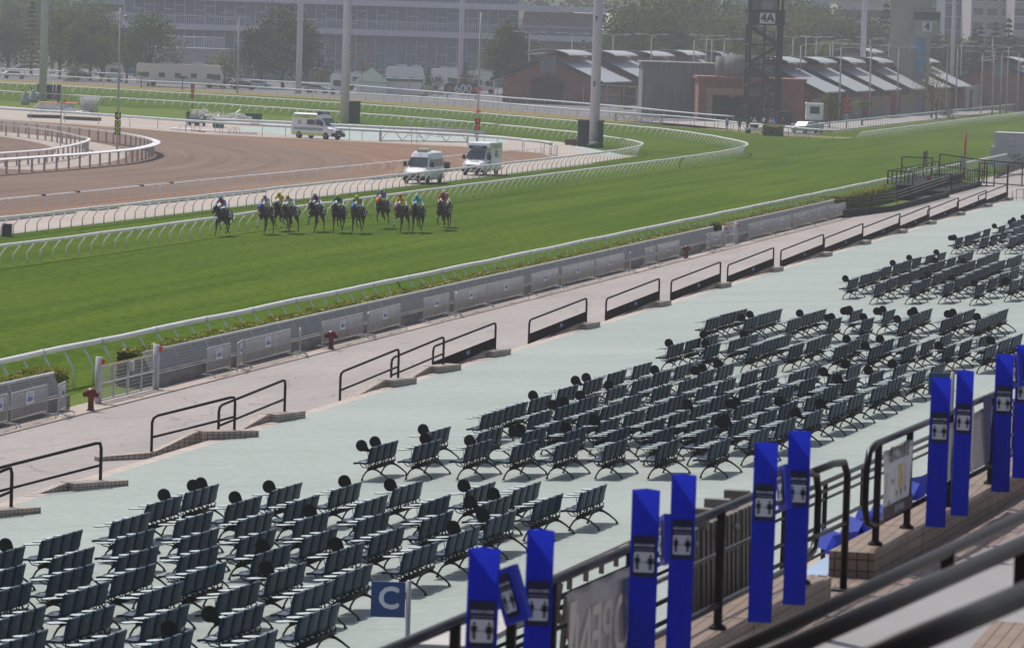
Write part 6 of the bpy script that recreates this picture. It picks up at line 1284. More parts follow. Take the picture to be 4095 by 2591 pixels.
# ================================================================ tower 4A
DG = mat('tower_green', (.014, .030, .030), .6, var=.2)
tb = aq('R3', 565, 872); tw = 4.3; root = thing('camera_tower', 'dark green lattice tower with spiral stair and white 4A sign', 'tower', (tb.x, tb.y, 0), math.atan2(-tb.x, tb.y) + .1); hw = tw / 2; HT = 13.4
for x in (-hw, hw):
    for y in (0, tw): mb = MB(); mb.box(x - .22, y - .22, 0, x + .22, y + .22, HT); mb.build('leg', DG, root)
for z in (2.3, 5.1, 8.0, 10.7):
    mb = MB()
    for y in (0, tw): mb.bar((-hw, y, z), (hw, y, z), .28)
    for x in (-hw, hw): mb.bar((x, 0, z), (x, tw, z), .28)
    mb.build('cross_beam', DG, root)
zs = [.2, 2.3, 5.1, 8.0, 10.7, 13.2]
for i in range(5):
    s = 1 if i % 2 else -1
    for y in (0, tw): mb = MB(); mb.bar((-s * hw, y, zs[i]), (s * hw, y, zs[i + 1]), .26); mb.build('brace', DG, root)
mb = MB(); mb.cyl((0, 2, 0), (0, 2, HT), .14, 10); n = 72
for k in range(n):
    a = k * .42; z = k / n * HT; c_, s_ = math.cos(a), math.sin(a); M = Matrix.Translation((0, 2, z)) @ Matrix.Rotation(a, 4, 'Z'); mb.box(.1, -.16, 0, 1.5, .16, .06, 0, M); mb.box(1.44, -.03, 0, 1.5, .03, 1.0, 0, M)
mb.tube([(1.47 * math.cos(k * .21), 2 + 1.47 * math.sin(k * .21), k / (2 * n) * HT + 1.0) for k in range(2 * n - 8)], .04, 5); mb.build('spiral_stair', DG, root)
mb = MB(); mb.box(-hw - .35, -.35, HT, hw + .35, tw + .35, HT + 1.9); mb.build('band', DG, root)
mb = MB(); mb.box(-.95, -.42, HT + .2, 1.15, -.36, HT + 1.65, 0); put_text(mb, '4A', (.1, -.45, HT + .93), (1, 0, 0), (0, 0, 1), 1.55, 1, .035); mb.build('sign', [WHT, BLK], root, fixn=False)
mb = MB(); mb.box(-hw - .5, -.5, HT + 1.9, hw + .5, tw + .5, HT + 2.1); mb.box(-hw - .4, -.4, HT + 5.2, hw + .4, tw + .4, HT + 5.6); mb.box(-hw, tw, HT + 2.1, hw, tw + .1, HT + 5.2)
for x in (-hw - .2, hw - .15): mb.box(x, -.2, HT + 2.1, x + .35, .1, HT + 5.2)
mb.build('cabin', DG, root); mb = MB(); mb.box(-hw + .3, tw - .6, HT + 2.1, hw - .3, tw - .2, HT + 5.0); mb.box(-.6, .8, HT + 2.1, .9, 1.0, HT + 3.2); mb.build('cabin_interior', mat('cabin_grey', (.30, .28, .28), .7), root)
mb = MB()
for k in range(9): mb.bar((-.5 + k * .16, -.1, HT + 2.1), (-.5 + k * .16, -.1, HT + 3.3), .07)
mb.build('balusters', GPOST, root)
# tower 4
TC = mat('tower_concrete', (.33, .33, .27), .85, c2=(.38, .38, .32), scale=.3); tp_ = aq('R3', 1680, 802); root = thing('camera_tower', 'pale concrete tower with blue window strip and white 4 sign', 'tower', (tp_.x, tp_.y, 0), math.atan2(-tp_.x, tp_.y)); 
mb = MB(); mb.box(-5.6, 0, 10.3, 1.2, 4, 30); mb.prism([(-5.6, 10.4), (1.2, 10.4), (.7, 6.0), (-1.9, 3.8), (-1.6, 2.4), (-3.1, 0), (-3.5, 0), (-2.3, 5.0), (-5.6, 9.0)], .2, 3.8, 0, lambda a, b, t: (a, t, b)); mb.box(.4, .1, 3.6, 1.1, 3.8, 10.4); mb.prism([(.4, 3.7), (1.1, 3.7), (1.9, 0), (1.5, 0)], .1, 3.8, 0, lambda a, b, t: (a, t, b)); mb.box(-1.7, -.6, 13.2, 2.6, 3, 16.8); mb.prism([(-1.7, 13.2), (2.6, 13.2), (1.2, 12.4), (-1.0, 12.4)], -.6, 3, 0, lambda a, b, t: (a, t, b)); mb.build('shaft', TC, root)
mb = MB()
for z0, z1 in ((9.6, 12.3), (6.4, 9.3), (3.4, 6.1), (.2, 3.1)): mb.box(-1.25, -.04, z0, .25, .3, z1)
mb.build('window_strip', mat('glass_blue', (.10, .26, .42), .25), root); mb = MB(); mb.box(-1.75, -.66, 15.3, 2.6, -.56, 16.6); mb.build('window', GL, root); mb = MB(); mb.box(-2.1, -.8, 16.6, 2.7, 3, 16.8); mb.box(-.9, -.72, 19.2, 2.8, 3, 20.3); mb.build('ledge', TC, root)
mb = MB(); mb.box(-.3, -.72, 13.4, 1.3, -.64, 15.0, 0); put_text(mb, '4', (.5, -.75, 14.2), (1, 0, 0), (0, 0, 1), 1.7, 1, .035); mb.build('sign', [WHT, BLK], root, fixn=False)
# ================================================================ barns
BRK = mat('barn_brick', (.27, .115, .09), .85, c2=(.32, .15, .12), scale=.6, var=.1); BSTN = mat('barn_render', (.32, .21, .165), .85, var=.1); MRF = mat('metal_roof', (.33, .35, .37), .55, metal=.1, c2=(.40, .42, .44), scale=.4, stretch=(1, 8, 1)); FAS = mat('fascia_green', (.035, .055, .055), .6); LOUV = mat('barn_dark_window', (.03, .035, .045), .5); CONC = MT['grey_concrete']
def barn(label, x1, y0, w_=14.5, L=20, eave=3.9, rise=3.2, porch=False, group='stable barns'):
    """ridge runs along Y; x1 = right-hand eave line, y0 = near gable"""
    root = thing('stable_barn', label, 'barn', (x1, y0, 0), 0, group); hw = w_ / 2; cx = -hw; ze, zr = eave, eave + rise
    mb = MB(); mb.prism([(-w_, 0), (0, 0), (0, ze), (cx + 1.7, zr - .75), (cx + 1.7, zr + .2), (cx, zr + .9), (cx - 1.7, zr + .2), (cx - 1.7, zr - .75), (-w_, ze)], 0, L, 0, lambda a, b, t: (a, t, b)); mb.box(.005, .0, 0, .06, L, ze - 1.3, 1); mb.build('wall', [BRK, BSTN], root)
    for s in (1, -1):
        mb = MB(); e0, e1 = (1.7, -.45) if s > 0 else (-w_ - 1.7, -w_ + .45); xin = cx + s * 1.6; xe = (1.9 if s > 0 else -w_ - 1.9); sl = (ze - (zr - .7)) / (hw - 1.6)
        zx = ze + .25 + sl * 1.5; vs = [(xin, -.8, zr - .4), (xe, -.8, zx), (xe, L + .4, zx), (xin, L + .4, zr - .4)]; vs2 = [(x, y, z + .18) for x, y, z in vs]
        mb.add(vs + vs2, [(0, 1, 2, 3), (7, 6, 5, 4), (0, 4, 5, 1), (1, 5, 6, 2), (2, 6, 7, 3)], 0); mb.build('roof', MRF, root)
        mb = MB(); mb.bar((xin, -.85, zr - .45), (xe, -.85, zx - .05), .14, .5); mb.build('fascia', FAS, root)
    mb = MB(); arcp = [(cx + 4.2 * math.sin(a), zr + 1.3 + 1.0 * (math.cos(a) - 1) * 1.6) for a in [(-1.0 + 2.0 * k / 10) for k in range(11)]]
    mb.prism(arcp + [(x, z - .15) for x, z in reversed(arcp)], -1.2, L * .86, 0, lambda a, b, t: (a, t, b)); mb.build('monitor_roof', MRF, root)
    mb = MB(); mb.tube([(x, -1.22, z - .05) for x, z in arcp], .16, 5); mb.build('monitor_fascia', FAS, root)
    mb = MB(); mb.box(cx - 1.3, -.06, zr - 2.4, cx + 1.3, -.01, zr + .3); mb.build('gable_louvre', mat('louvre_grey', (.20, .21, .22), .6), root)
    if porch:
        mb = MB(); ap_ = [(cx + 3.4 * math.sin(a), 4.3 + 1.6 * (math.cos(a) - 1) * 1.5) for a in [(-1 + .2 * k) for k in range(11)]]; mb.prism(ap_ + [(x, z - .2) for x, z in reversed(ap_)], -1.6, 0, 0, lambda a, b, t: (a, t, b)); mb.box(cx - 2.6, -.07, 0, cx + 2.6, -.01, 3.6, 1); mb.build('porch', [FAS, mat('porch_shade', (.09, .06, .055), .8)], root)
    mb = MB(); mb.box(.02, .4, ze - 1.25, .08, L - .4, ze - .25, 0)
    for k in range(10): mb.box(.08, .4 + k * (L - .8) / 9 - .06, ze - 1.3, .14, .4 + k * (L - .8) / 9 + .06, ze - .2, 1)
    mb.build('clerestory', [LOUV, FAS], root)
    mb = MB(); mb.box(.06, .0, 0, .12, L, 1.0); mb.build('plinth', CONC, root)
    mb = MB()
    for y in (3, L * .5, L - 3): mb.cyl((.25, y, 0), (.25, y, ze - .2), .07, 6)
    mb.build('downpipe', GPOST, root); return root
def corner(r, x, wv): return dp(*q(r, x, 700), wv)
G1 = [(1768, 717, True), (2085, 742, False), (2350, 770, False)]
for i, (x, wv, pc2) in enumerate(G1):
    c_ = corner('R2', x, wv); barn('brown stable barn with grey monitor roof, %s of the left group' % ordn[i], c_.x, c_.y, 14.6, 24, 4.0, 3.3, pc2)
for i, (x, wv) in enumerate(((175, 800), (420, 830))):
    c_ = corner('R3', x, wv); barn('brown stable barn half hidden behind the grey hall, %s one' % ('left' if i == 0 else 'right'), c_.x, c_.y, 14.6, 24, 4.2, 3.3)
for i, (x, wv) in enumerate(((912, 640), (1130, 662), (1335, 688), (1535, 716), (1705, 745), (1862, 775))):
    c_ = corner('R3', x, wv); barn('brown stable barn with pent eaves, %s from the left of the roadside row' % ordn[i], c_.x, c_.y, 14.0, 21, 4.5, 3.2, False, 'roadside stable barns')
for i, (x, wv) in enumerate(((1475, 850), (1700, 880))):
    c_ = corner('R3', x, wv); barn('distant barn behind the roadside row, %s of tower 4' % ('left' if i == 0 else 'hidden beside'), c_.x - 1, c_.y, 14, 24, 5.6, 3.2)
c_ = corner('R3', 2560, 800); barn('brown barn at the far right frame edge', c_.x, c_.y, 17, 24, 4.6, 3.6)
# long white roof behind 4A, grey hall, brick hall
def hall(label, r, x0, x1, yt, yb, wv, depth, mats, rot=0, z0=0, roof=None, cat='building', name='hall'):
    a, b = dp(*q(r, x0, yb), wv), dp(*q(r, x1, yb), wv); zt = (dp(*q(r, x0, yt), wv).z + dp(*q(r, x1, yt), wv).z) / 2; d_ = b - a; root = thing(name, label, cat, (a.x, a.y, 0), math.atan2(d_.y, d_.x) + rot); L = math.hypot(d_.x, d_.y)
    mb = MB(); mb.box(0, 0, z0, L, depth, zt); mb.build('wall', mats, root); mb = MB(); mb.box(-.3, -.3, zt, L + .3, depth + .3, zt + .4); mb.build('roof', roof or mats, root); return root, L, zt
GH = mat('hall_grey', (.19, .19, .19), .8, c2=(.24, .24, .24), scale=.5, stretch=(5, 1, .3))
r_, L, zt = hall('tall dark grey windowless hall left of the lattice tower', 'R2', 2115, 2640, 462, 850, 640, 20, GH); mb = MB(); 
for k in range(6): mb.box(L * k / 6, -.04, .3, L * k / 6 + .08, 0, zt - .3)
mb.build('cladding_seams', GH, r_)
r_, L, zt = hall('brown brick hall with porch directly behind the lattice tower', 'R3', 105, 850, 570, 850, 625, 16, BRK); mb = MB(); mb.box(1, -1.6, 3.6, 9.5, 0, 4.5); 
for x in (1.2, 8.6): mb.box(x, -1.5, 0, x + .7, -.6, 3.6)
mb.build('porch', mat('porch_render', (.36, .22, .17), .8), r_); mb = MB(); mb.box(2.0, -.06, .2, 8.4, 0, 3.3)
for k in range(6): mb.box(2, -.12, .5 + k * .5, 8.4, -.07, .55 + k * .5)
mb.build('shutter', LOUV, r_)
mb = MB(); mb.add([(L * .30, -.03, zt - 1.6), (L * .36, -.03, zt - 2.6), (L * .38, -.03, zt - 3.2), (L * .28, -.03, zt - 3.0)], [(0, 1, 2, 3)]); mb.add([(L * .33, -.03, zt - 2.7), (L * .40, -.03, zt - 3.1), (L * .39, -.03, zt - 3.5), (L * .31, -.03, zt - 3.3)], [(0, 1, 2, 3)]); mb.build('faded_sign', mat('sign_faded', (.38, .27, .25), .8), r_)
mb = MB(); mb.cyl((L * .42, 5, zt), (L * .42, 5, zt + 3.4), 2.9, 18); mb.cyl((L * .25, 5, zt), (L * .25, 5, zt + 3.2), 1.2, 12); mb.build('roof_tank', GH, r_)
a_ = dp(*q('R3', 670, 470), 800); b_ = dp(*q('R3', 980, 470), 800); mb = MB(); d_ = b_ - a_; root = thing('shed', 'long low shed with white roof behind the lattice tower', 'shed', (a_.x, a_.y, 0), math.atan2(d_.y, d_.x)); L = d_.length; mb.box(0, 0, 0, L, 16, a_.z); mb.build('wall', BRK, root); mb = MB(); zt = dp(*q('R3', 670, 418), 800).z; mb.add([(-1, -1, a_.z), (L + .5, -1, a_.z), (L + .5, 14, zt), (-1, 14, zt), (-1, -1, a_.z - .3), (L + .5, -1, a_.z - .3)], [(0, 1, 2, 3), (4, 5, 1, 0)]); mb.build('roof', mat('roof_white', (.58, .58, .56), .5), root)
# ================================================================ glass building
FGL = mat('facade_glass', (.13, .20, .29), .3, spec=.4, c2=(.18, .26, .36), scale=.12, coords='World'); FWH = mat('facade_white', (.56, .56, .60), .6, var=.05); SLAB = mat('facade_slab', (.58, .57, .62), .7, var=.05)
WD = 900.0; a, b = dp(*q('R1', 872, 200), WD), dp(*q('R2', 1245, 260), WD); d_ = Vector((b.x - a.x, b.y - a.y, 0)); L = d_.length
root = thing('glass_building', 'long blue glass sports building with white balcony bands', 'building', (a.x, a.y, 0), math.atan2(d_.y, d_.x)); z1 = dp(*q('R2', 50, 205), WD).z - .3; z2 = dp(*q('R2', 50, 8), WD).z; FH = z2 - z1
mb = MB(); mb.box(0, .6, 0, L, 40, z2 + 9); mb.build('wall', FGL, root)
for zz in (z1, z2, z2 + FH):
    mb = MB(); mb.box(-1.5, -2.4, zz - .9, L + 8, .6, zz + .25); mb.build('balcony_slab', SLAB, root)
    mb = MB(); mb.tube([(-1.5, -2.35, zz + 1.9), (L + 8, -2.35, zz + 1.9)], .10, 5)
    for k in range(int(L / .42)): mb.bar((-1.4 + k * .44, -2.35, zz + .2), (-1.4 + k * .44, -2.35, zz + 1.9), .13, .05)
    mb.build('balcony_railing', FWH, root)
nb = 39
for fl, (zb, zt) in enumerate(((.3, z1 - 1.0), (z1 + .2, z2 - 1.0))):
    for v in range(3):
        mb = MB(); bw = L / nb; mb.box(-.09, .30, zb, .09, .6, zt)
        for f in ((.38,), (.62, .25), (.8, .45))[v]: mb.box(.09, .36, zb + (zt - zb) * f - .1, bw - .09, .6, zb + (zt - zb) * f + .1)
        if v == 1: mb.box(bw * .5, .40, zb, bw * .5 + .1, .6, zb + (zt - zb) * .62)
        me = mb.mesh('window_frame'); me.materials.append(FWH)
        for k in range(v, nb, 3): o = link('window_frame', me, root); o.location = (k * bw, 0, 0)
# louvred corner block
root = thing('louvred_block', 'louvred leaning corner block at the right end of the glass building', 'building', (b.x, b.y, 0), math.atan2(d_.y, d_.x)); LL = 19.0
for zb, zt, lean in ((z1 + .2, z2 - 1.0, 1.6), (.3, z1 - 1.0, -1.2)):
    mb = MB(); mb.prism([(.3, zb), (LL - 3, zb), (LL - 3 + lean, zt), (.3 + lean * .6, zt)], .8, 20, 0, lambda a_, b_, t: (a_, t, b_)); mb.build('wall', GH, root); mb = MB()
    for k in range(26): x = .3 + k * (LL - 3.5) / 25; mb.bar((x, .6, zb), (x + lean, .6, zt), .18, .5)
    mb.build('louvre', mat('louvre_pale', (.33, .32, .33), .6), root)
mb = MB(); mb.box(7.5, -3.5, z1 - .9, LL + 5, .6, z1 + .25); mb.box(7.5, -3.5, z2 - .9, LL + 1, .6, z2 + .25); mb.tube([(0, -3.4, z1 + 1.9), (LL + 4, -3.4, z1 + 1.9)], .1, 5); mb.build('deck', SLAB, root)
r_, L2, zt = hall('low white rooftop terrace building in front of the glass facade', 'R1', 1060, 1580, 355, 470, 830, 12, mat('low_wall', (.42, .40, .40), .8)); mb = MB(); 
for k in range(46): mb.bar((k * L2 / 45, -.2, zt + .3), (k * L2 / 45, -.2, zt + 2.4), .12)
mb.tube([(0, -.2, zt + 2.4), (L2, -.2, zt + 2.4)], .12, 5); mb.build('roof_railing', FWH, r_)
mb = MB(); 
for k in range(5): mb.box(L2 * k / 5 + 1, -.05, 0, L2 * k / 5 + 1.6, 0, zt - 2.5)
mb.build('pilaster', BSTN, r_)
# big white-roofed hall right of it
A, B, C_, D_ = dp(*q('R2', 1650, 62), 985), dp(*q('R2', 1985, 85), 985), dp(*q('R2', 2010, 285), 900), dp(*q('R2', 1765, 280), 900); root = thing('hall', 'hall with a big pale sloping metal roof beside the glass building', 'building', (D_.x, D_.y, 0)); O = Vector((D_.x, D_.y, 0)); mb = MB(); E_ = dp(*q('R2', 1632, 135), 960)
mb.add([p - O for p in (A, B, C_, D_, E_)], [(0, 1, 2, 3, 4)]); mb.add([p - O - Vector((0, 0, .5)) for p in (A, B, C_, D_, E_)], [(4, 3, 2, 1, 0)]); mb.build('roof', mat('roof_cream', (.52, .51, .47), .6, scale=.3, stretch=(6, .3, 1)), root, fixn=False)
mb = MB(); 
for p, q_ in ((D_, C_), (E_, D_), (A, E_), (B, A), (C_, B)): mb.add([p - O - Vector((0, 0, .5)), q_ - O - Vector((0, 0, .5)), Vector((q_.x - O.x, q_.y - O.y, 0)), Vector((p.x - O.x, p.y - O.y, 0))], [(0, 1, 2, 3)])
mb.build('wall', mat('hall_brown', (.16, .14, .145), .8), root)
# pale blocks further back
def block(label, r, x0, x1, yt, wv, m, rows, cols, ww=2.2, wh=1.6, dep=24, z0=1.0):
    a, b = dp(*q(r, x0, 100), wv), dp(*q(r, x1, 100), wv); zt = dp(*q(r, (x0 + x1) / 2, yt), wv).z; d_ = b - a; root = thing('apartment_block', label, 'building', (a.x, a.y, 0), math.atan2(d_.y, d_.x)); L = math.hypot(d_.x, d_.y)
    mb = MB(); mb.box(0, 0, 0, L, dep, zt); mb.build('wall', m, root); mb = MB(); mb.box(-.4, -.4, zt, L + .4, dep + .4, zt + .8); mb.build('roof', SLAB, root)
    for r_ in range(rows):
        for c_ in range(cols):
            x = L * (c_ + .5) / cols; z = z0 + (zt - z0) * (r_ + .5) / rows; mb = MB(); mb.box(x - ww / 2, -.12, z - wh / 2, x + ww / 2, -.02, z + wh / 2, 0); mb.box(x - ww / 2 - .1, -.3, z - wh / 2 - .25, x + ww / 2 + .1, -.02, z - wh / 2, 1); mb.build('window', [GL, SLAB], root)
    return root
PB1, PB2, PB3 = mat('block_pale', (.43, .42, .44), .8, var=.06), mat('block_blue', (.30, .36, .42), .7, var=.06), mat('block_cream', (.50, .47, .43), .8, var=.06)
block('pale high rise with square windows at the far right', 'R3', 2035, 2330, -60, 1050, PB1, 7, 3); block('pink grey high rise wing at the right frame edge', 'R3', 2340, 2560, -60, 1030, mat('block_pink', (.38, .35, .38), .8), 7, 3); block('narrow greenish high rise strip between pale towers', 'R3', 1850, 2030, -60, 1075, mat('block_green', (.15, .20, .22), .7), 7, 3, 1.6, 2.2); block('pale high rise behind tower 4', 'R3', 1560, 1845, -60, 1100, PB1, 7, 3)
block('cream low block with dark openings behind the wood', 'R3', 1090, 1500, 5, 1120, PB3, 3, 5, 4.5, 1.8); block('pale blue long block at the top behind the wood', 'R3', 300, 1085, -30, 1150, PB2, 3, 12, 4, 1.4); block('pale blue block at the top left behind the trees', 'R1', 560, 870, -20, 1050, PB2, 3, 5, 5, 1.5); block('pale block at the top right of centre', 'R2', 2250, 2420, -30, 1170, PB2, 3, 3, 4, 1.4)
# ================================================================ buses and tents in the car park
BW = mat('bus_white', (.80, .79, .77), .4, var=.05); BC = mat('bus_cream', (.74, .67, .58), .45, var=.05)
def bus(label, r, x0, x1, yb, wv, m, h=3.3, wins=3, rot=0.0):
    a, b = dp(*q(r, x0, yb), wv), dp(*q(r, x1, yb), wv); d_ = b - a; L = math.hypot(d_.x, d_.y); root = thing('horse_transporter', label, 'bus', (a.x, a.y, 0), math.atan2(d_.y, d_.x) + rot, 'pale vehicles in the far parking area')
    mb = MB(); mb.prism([(0, .5), (L, .5), (L, h * .55), (L - .5, h - .15), (L - .9, h), (.3, h), (0, h - .3)], 0, 2.5, 0, lambda p, z, t: (p, t, z)); mb.build('body', m, root)
    for k in range(wins): w_ = MB(); x = L * (k + .6) / (wins + .4); w_.box(x - .5, -.03, 1.6, x + .5, 0, 2.4); w_.build('window', GL, root)
    w_ = MB(); w_.box(L - 1.7, -.04, 1.4, L - .35, -.01, 2.3); w_.add([(L + .02, .1, 1.3), (L + .02, 2.4, 1.3), (L - .42, 2.4, h - .3), (L - .42, .1, h - .3)], [(0, 1, 2, 3)]); w_.build('windscreen', GL, root)
    for x in (L * .2, L * .85): mb = MB(); mb.cyl((x, -.05, .45), (x, .4, .45), .45, 14); mb.build('wheel', TYR, root)
    for k in range(2): mb = MB(); x = L * (.3 + .35 * k); mb.box(x, .5, h, x + 1.6, 1.9, h + .35); mb.build('roof_unit', PB1, root)
bus('cream horse transporter between the two trees at left', 'R1', 745, 865, 530, 800, BW, 3.0, 1); bus('long cream horse transporter with dark rear panel', 'R1', 960, 1570, 545, 765, BC, 3.9, 5)
bus('white transporter directly right of the green tent', 'R2', 313, 590, 565, 800, BW, 4.3, 2); bus('white transporter behind the dark bush', 'R2', 630, 840, 560, 830, BW, 3.9, 2); bus('white transporter right of the dark conifer', 'R2', 885, 1085, 580, 800, BW, 3.9, 1); bus('small white van beyond the double lamp at left', 'R2', 45, 175, 560, 790, BW, 3.0, 1); bus('white transporter partly behind the rail left of the mast', 'R1', 2330, 2430, 600, 740, BW, 3.4, 1); bus('small pale van in front of the big tree trunk', 'R2', 1160, 1260, 545, 830, BW, 2.8, 1)
def car(label, p, rz, m):
    root = thing('parked_car', label, 'car', p, rz, 'parked cars'); mb = MB(); mb.prism([(-2.1, .3), (2.1, .3), (2.15, .75), (1.2, .95), (.6, 1.42), (-1.1, 1.45), (-1.9, .98), (-2.15, .9)], -.85, .85, 0, lambda a, b, t: (a, t, b)); mb.build('body', m, root)
    for s in (-1, 1): w_ = MB(); w_.add([(1.0, s * .86, .98), (.55, s * .86, 1.34), (-1.0, s * .86, 1.37), (-1.6, s * .86, 1.0)], [(0, 1, 2, 3)]); w_.build('side_window', GL, root)
    w_ = MB(); w_.add([(1.22, -.7, .98), (1.22, .7, .98), (.64, .65, 1.40), (.64, -.65, 1.40)], [(0, 1, 2, 3)]); w_.build('windscreen', GL, root)
    for x in (-1.35, 1.35):
        for s in (-1, 1): mb = MB(); mb.cyl((x, s * .7, .32), (x, s * .9, .32), .32, 14); mb.build('wheel', TYR, root)
for i, (r, x, y, wv, m) in enumerate((('R1', 1180, 575, 830, BLK), ('R1', 1720, 560, 760, BLK), ('R1', 1830, 550, 780, BW), ('R1', 2170, 590, 760, BW), ('R1', 2240, 590, 750, GALV), ('R2', 300, 640, 780, BW), ('R1', 100, 500, 800, BW), ('R1', 560, 520, 830, BLK))):
    p = dp(*q(r, x, y), wv); p.z = 0; car('parked car beyond the far fence, %s from the left' % ['third', 'fourth', 'fifth', 'sixth', 'seventh', 'eighth', 'first', 'second'][i], p, YAW + random.uniform(-.3, .3), m)
GT = mat('tent_green', (.03, .12, .09), .6); a, b = dp(*q('R2', 105, 655), 760), dp(*q('R2', 310, 655), 760); d_ = b - a; root = thing('tent', 'white walled stall with pointed green roof in the parking area', 'tent', (a.x, a.y, 0), math.atan2(d_.y, d_.x)); L = d_.length; ze = dp(*q('R2', 105, 575), 760).z; zp = dp(*q('R2', 215, 478), 760).z
mb = MB(); mb.box(0, 0, 0, L, L, ze); mb.build('wall', BW, root); mb = MB(); mb.add([(-.4, -.4, ze), (L + .4, -.4, ze), (L + .4, L + .4, ze), (-.4, L + .4, ze), (L / 2, L / 2, zp)], [(0, 1, 4), (1, 2, 4), (2, 3, 4), (3, 0, 4)]); mb.build('roof', GT, root)
r_, L, zt = hall('white wall with green coping right of the green roofed stall', 'R2', 310, 560, 575, 655, 765, 8, BW, roof=GT, cat='wall', name='stall_wall')
# far fences
def wire_fence(label, pts, h, gap=6.0, lim=95):
    P = crom([(p.x, p.y, 0) for p in pts], gap); root = thing('wire_fence', label, 'fence', P[0], 0, 'far wire fences'); O = Vector(P[0]); me = MB().box(-.05, -.05, 0, .05, .05, h).mesh('post'); me.materials.append(GPOST); mb = MB()
    for z in (h - .05, h * .55, .3): mb.tube([p - O + Vector((0, 0, z)) for p in P], .035 if z > h - 1 else .02, 4)
    mb.build('wires', mat('wire_brown', (.24, .19, .17), .7), root)
    for p in P:
        if inview(p): o = link('post', me, root); o.location = p - O
wire_fence('tall wire fence between the dry grass strip and the parked transporters', [aq('R1', x, y, 0) for x, y in ((-200, 505), (0, 517), (1000, 565), (2350, 625))] + [aq('R2', x, y, 0) for x, y in ((100, 660), (1100, 712), (1900, 755), (2350, 800))], 3.4, 7)
p0_, p1_ = aq('R3', 2000, 785), aq('R3', 2800, 700); d_ = p1_ - p0_; root = thing('boundary_wall', 'pale wall with dark doors at the far right beside the road', 'wall', p0_, math.atan2(d_.y, d_.x)); mb = MB(); mb.box(0, 0, 0, d_.length, .4, 4.2); mb.build('wall', mat('wall_pale', (.36, .32, .31), .8), root); mb = MB(); mb.box(4, -.06, 0, 9, 0, 3.6); mb.build('door', GB, root)
hedge_p = aq('R3', 640, 962); HM2 = [HL, HD]
mb = MB(); rnd = random.Random(3); mb.box(hedge_p.x - 1.2, hedge_p.y, 0, hedge_p.x + 1.0, hedge_p.y + 1.5, 1.15, 1)
for _ in range(900):
    f = rnd.random(); p = Vector((hedge_p.x + rnd.uniform(-1.3, 1.1), hedge_p.y - .1 + rnd.uniform(-.1, .1), rnd.uniform(0, 1.2))) if f < .6 else Vector((hedge_p.x + rnd.uniform(-1.3, 1.1), hedge_p.y + rnd.uniform(0, 1.5), 1.2 + rnd.uniform(-.1, .1)))
    a_ = Vector((rnd.gauss(0, 1), rnd.gauss(0, 1), rnd.gauss(0, 1))).normalized(); b_ = a_.orthogonal().normalized(); mb.add([p - a_ * .13 - b_ * .08, p + a_ * .13 - b_ * .08, p + a_ * .13 + b_ * .08, p - a_ * .13 + b_ * .08], [(0, 1, 2, 3)])
tag(mb.build('box_hedge', HM2, fixn=False), 'square clipped hedge at the foot of the lattice tower', 'hedge')
# people at the tower foot, white car, hydraulic cab
tr, pk = cm('navy', (.03, .035, .06)), cm('pale_blue', (.28, .34, .50)); wsh = cm('white2', (.5, .5, .5))
for i, (x, y, top, k, hat) in enumerate(((272, 860, tr, 0, None), (425, 880, cm('dark2', (.02, .025, .03)), 1, None), (492, 850, tr, 1, YELS), (560, 850, wsh, 0, WHT), (745, 830, wsh, 2, None), (850, 850, REDS, 0, ORNG), (880, 860, pk, 1, None), (925, 860, pk, 2, BLUE_), (1105, 860, tr, 0, ORNG), (30, 840, pk, 0, None), (780, 845, tr, 1, None))):
    p = at(2900 + x / 4.816, 350 + y / 4.816, 0); person('person %s by the lattice tower, %s' % (['in dark clothes', 'in black', 'in navy with a yellow cap', 'in pale top with a white cap', 'in white', 'in red', 'in pale blue shirt', 'in pale blue, blue cap', 'in navy with an orange cap', 'in pale blue', 'in navy'][i], ['left of the cart', 'beside the cart', 'behind the cart', 'right of the cart', 'under the stair', 'left of the hedge', 'behind the hedge', 'right of the red top', 'before the green box', 'far left by the rail', 'beneath the brace'][i]), p, R_(-90 + 40 * math.sin(i * 2.3)), k, top, tr, hat, sc=1.0)
p = at(2900 + 590 / 4.816, 350 + 890 / 4.816, 0); root = thing('golf_cart', 'white buggy by the feet of the lattice tower', 'cart', (p.x, p.y, 0), R_(20)); mb = MB(); mb.prism([(-1.5, .3), (1.5, .3), (1.5, .6), (.8, .95), (-.2, .65), (-1.5, .75)], -.6, .6, 0, lambda a, b, t: (a, t, b)); mb.build('body', BW, root); mb = MB(); mb.box(-.5, -.5, .7, .2, .5, 1.1); mb.build('seat', BLK, root)
for x in (-1, 1):
    for s in (-1, 1): mb = MB(); mb.cyl((x, s * .5, .25), (x, s * .68, .25), .25, 12); mb.build('wheel', TYR, root)
p = at(2900 + 1560 / 4.816, 350 + 880 / 4.816, 0); car('white car facing the track beside the dark green box', (p.x, p.y - 1, 0), R_(-110), PB1)
p = at(2900 + 1640 / 4.816, 350 + 860 / 4.816, 0); root = thing('camera_truck', 'truck with tall rounded white cab behind the white car', 'truck', (p.x, p.y + 3, 0), R_(-80)); mb = MB(); mb.box(-1.6, -1.1, 1.5, 1.3, 1.1, 3.6); mb.tube([(-1.5, -1.05, 3.55), (1.2, -1.05, 3.55)], .15, 8); mb.build('cab', BW, root); mb = MB(); mb.box(-2.6, -1.0, .5, 2.6, 1.0, 1.1); mb.box(-.6, -.5, 1.1, .6, .5, 1.5); mb.build('chassis', GPOST, root)
for x in (-2, 2):
    for s in (-1, 1): mb = MB(); mb.cyl((x, s * .8, .5), (x, s * 1.15, .5), .5, 12); mb.build('wheel', TYR, root)
mb = MB(); mb.box(1.31, -.6, 2.3, 1.36, .6, 3.2); mb.build('window', GL, root)
cabinet('dark green hut with pale flat roof at the foot of the lattice tower', 'R3', 665, 765, 880, 792)
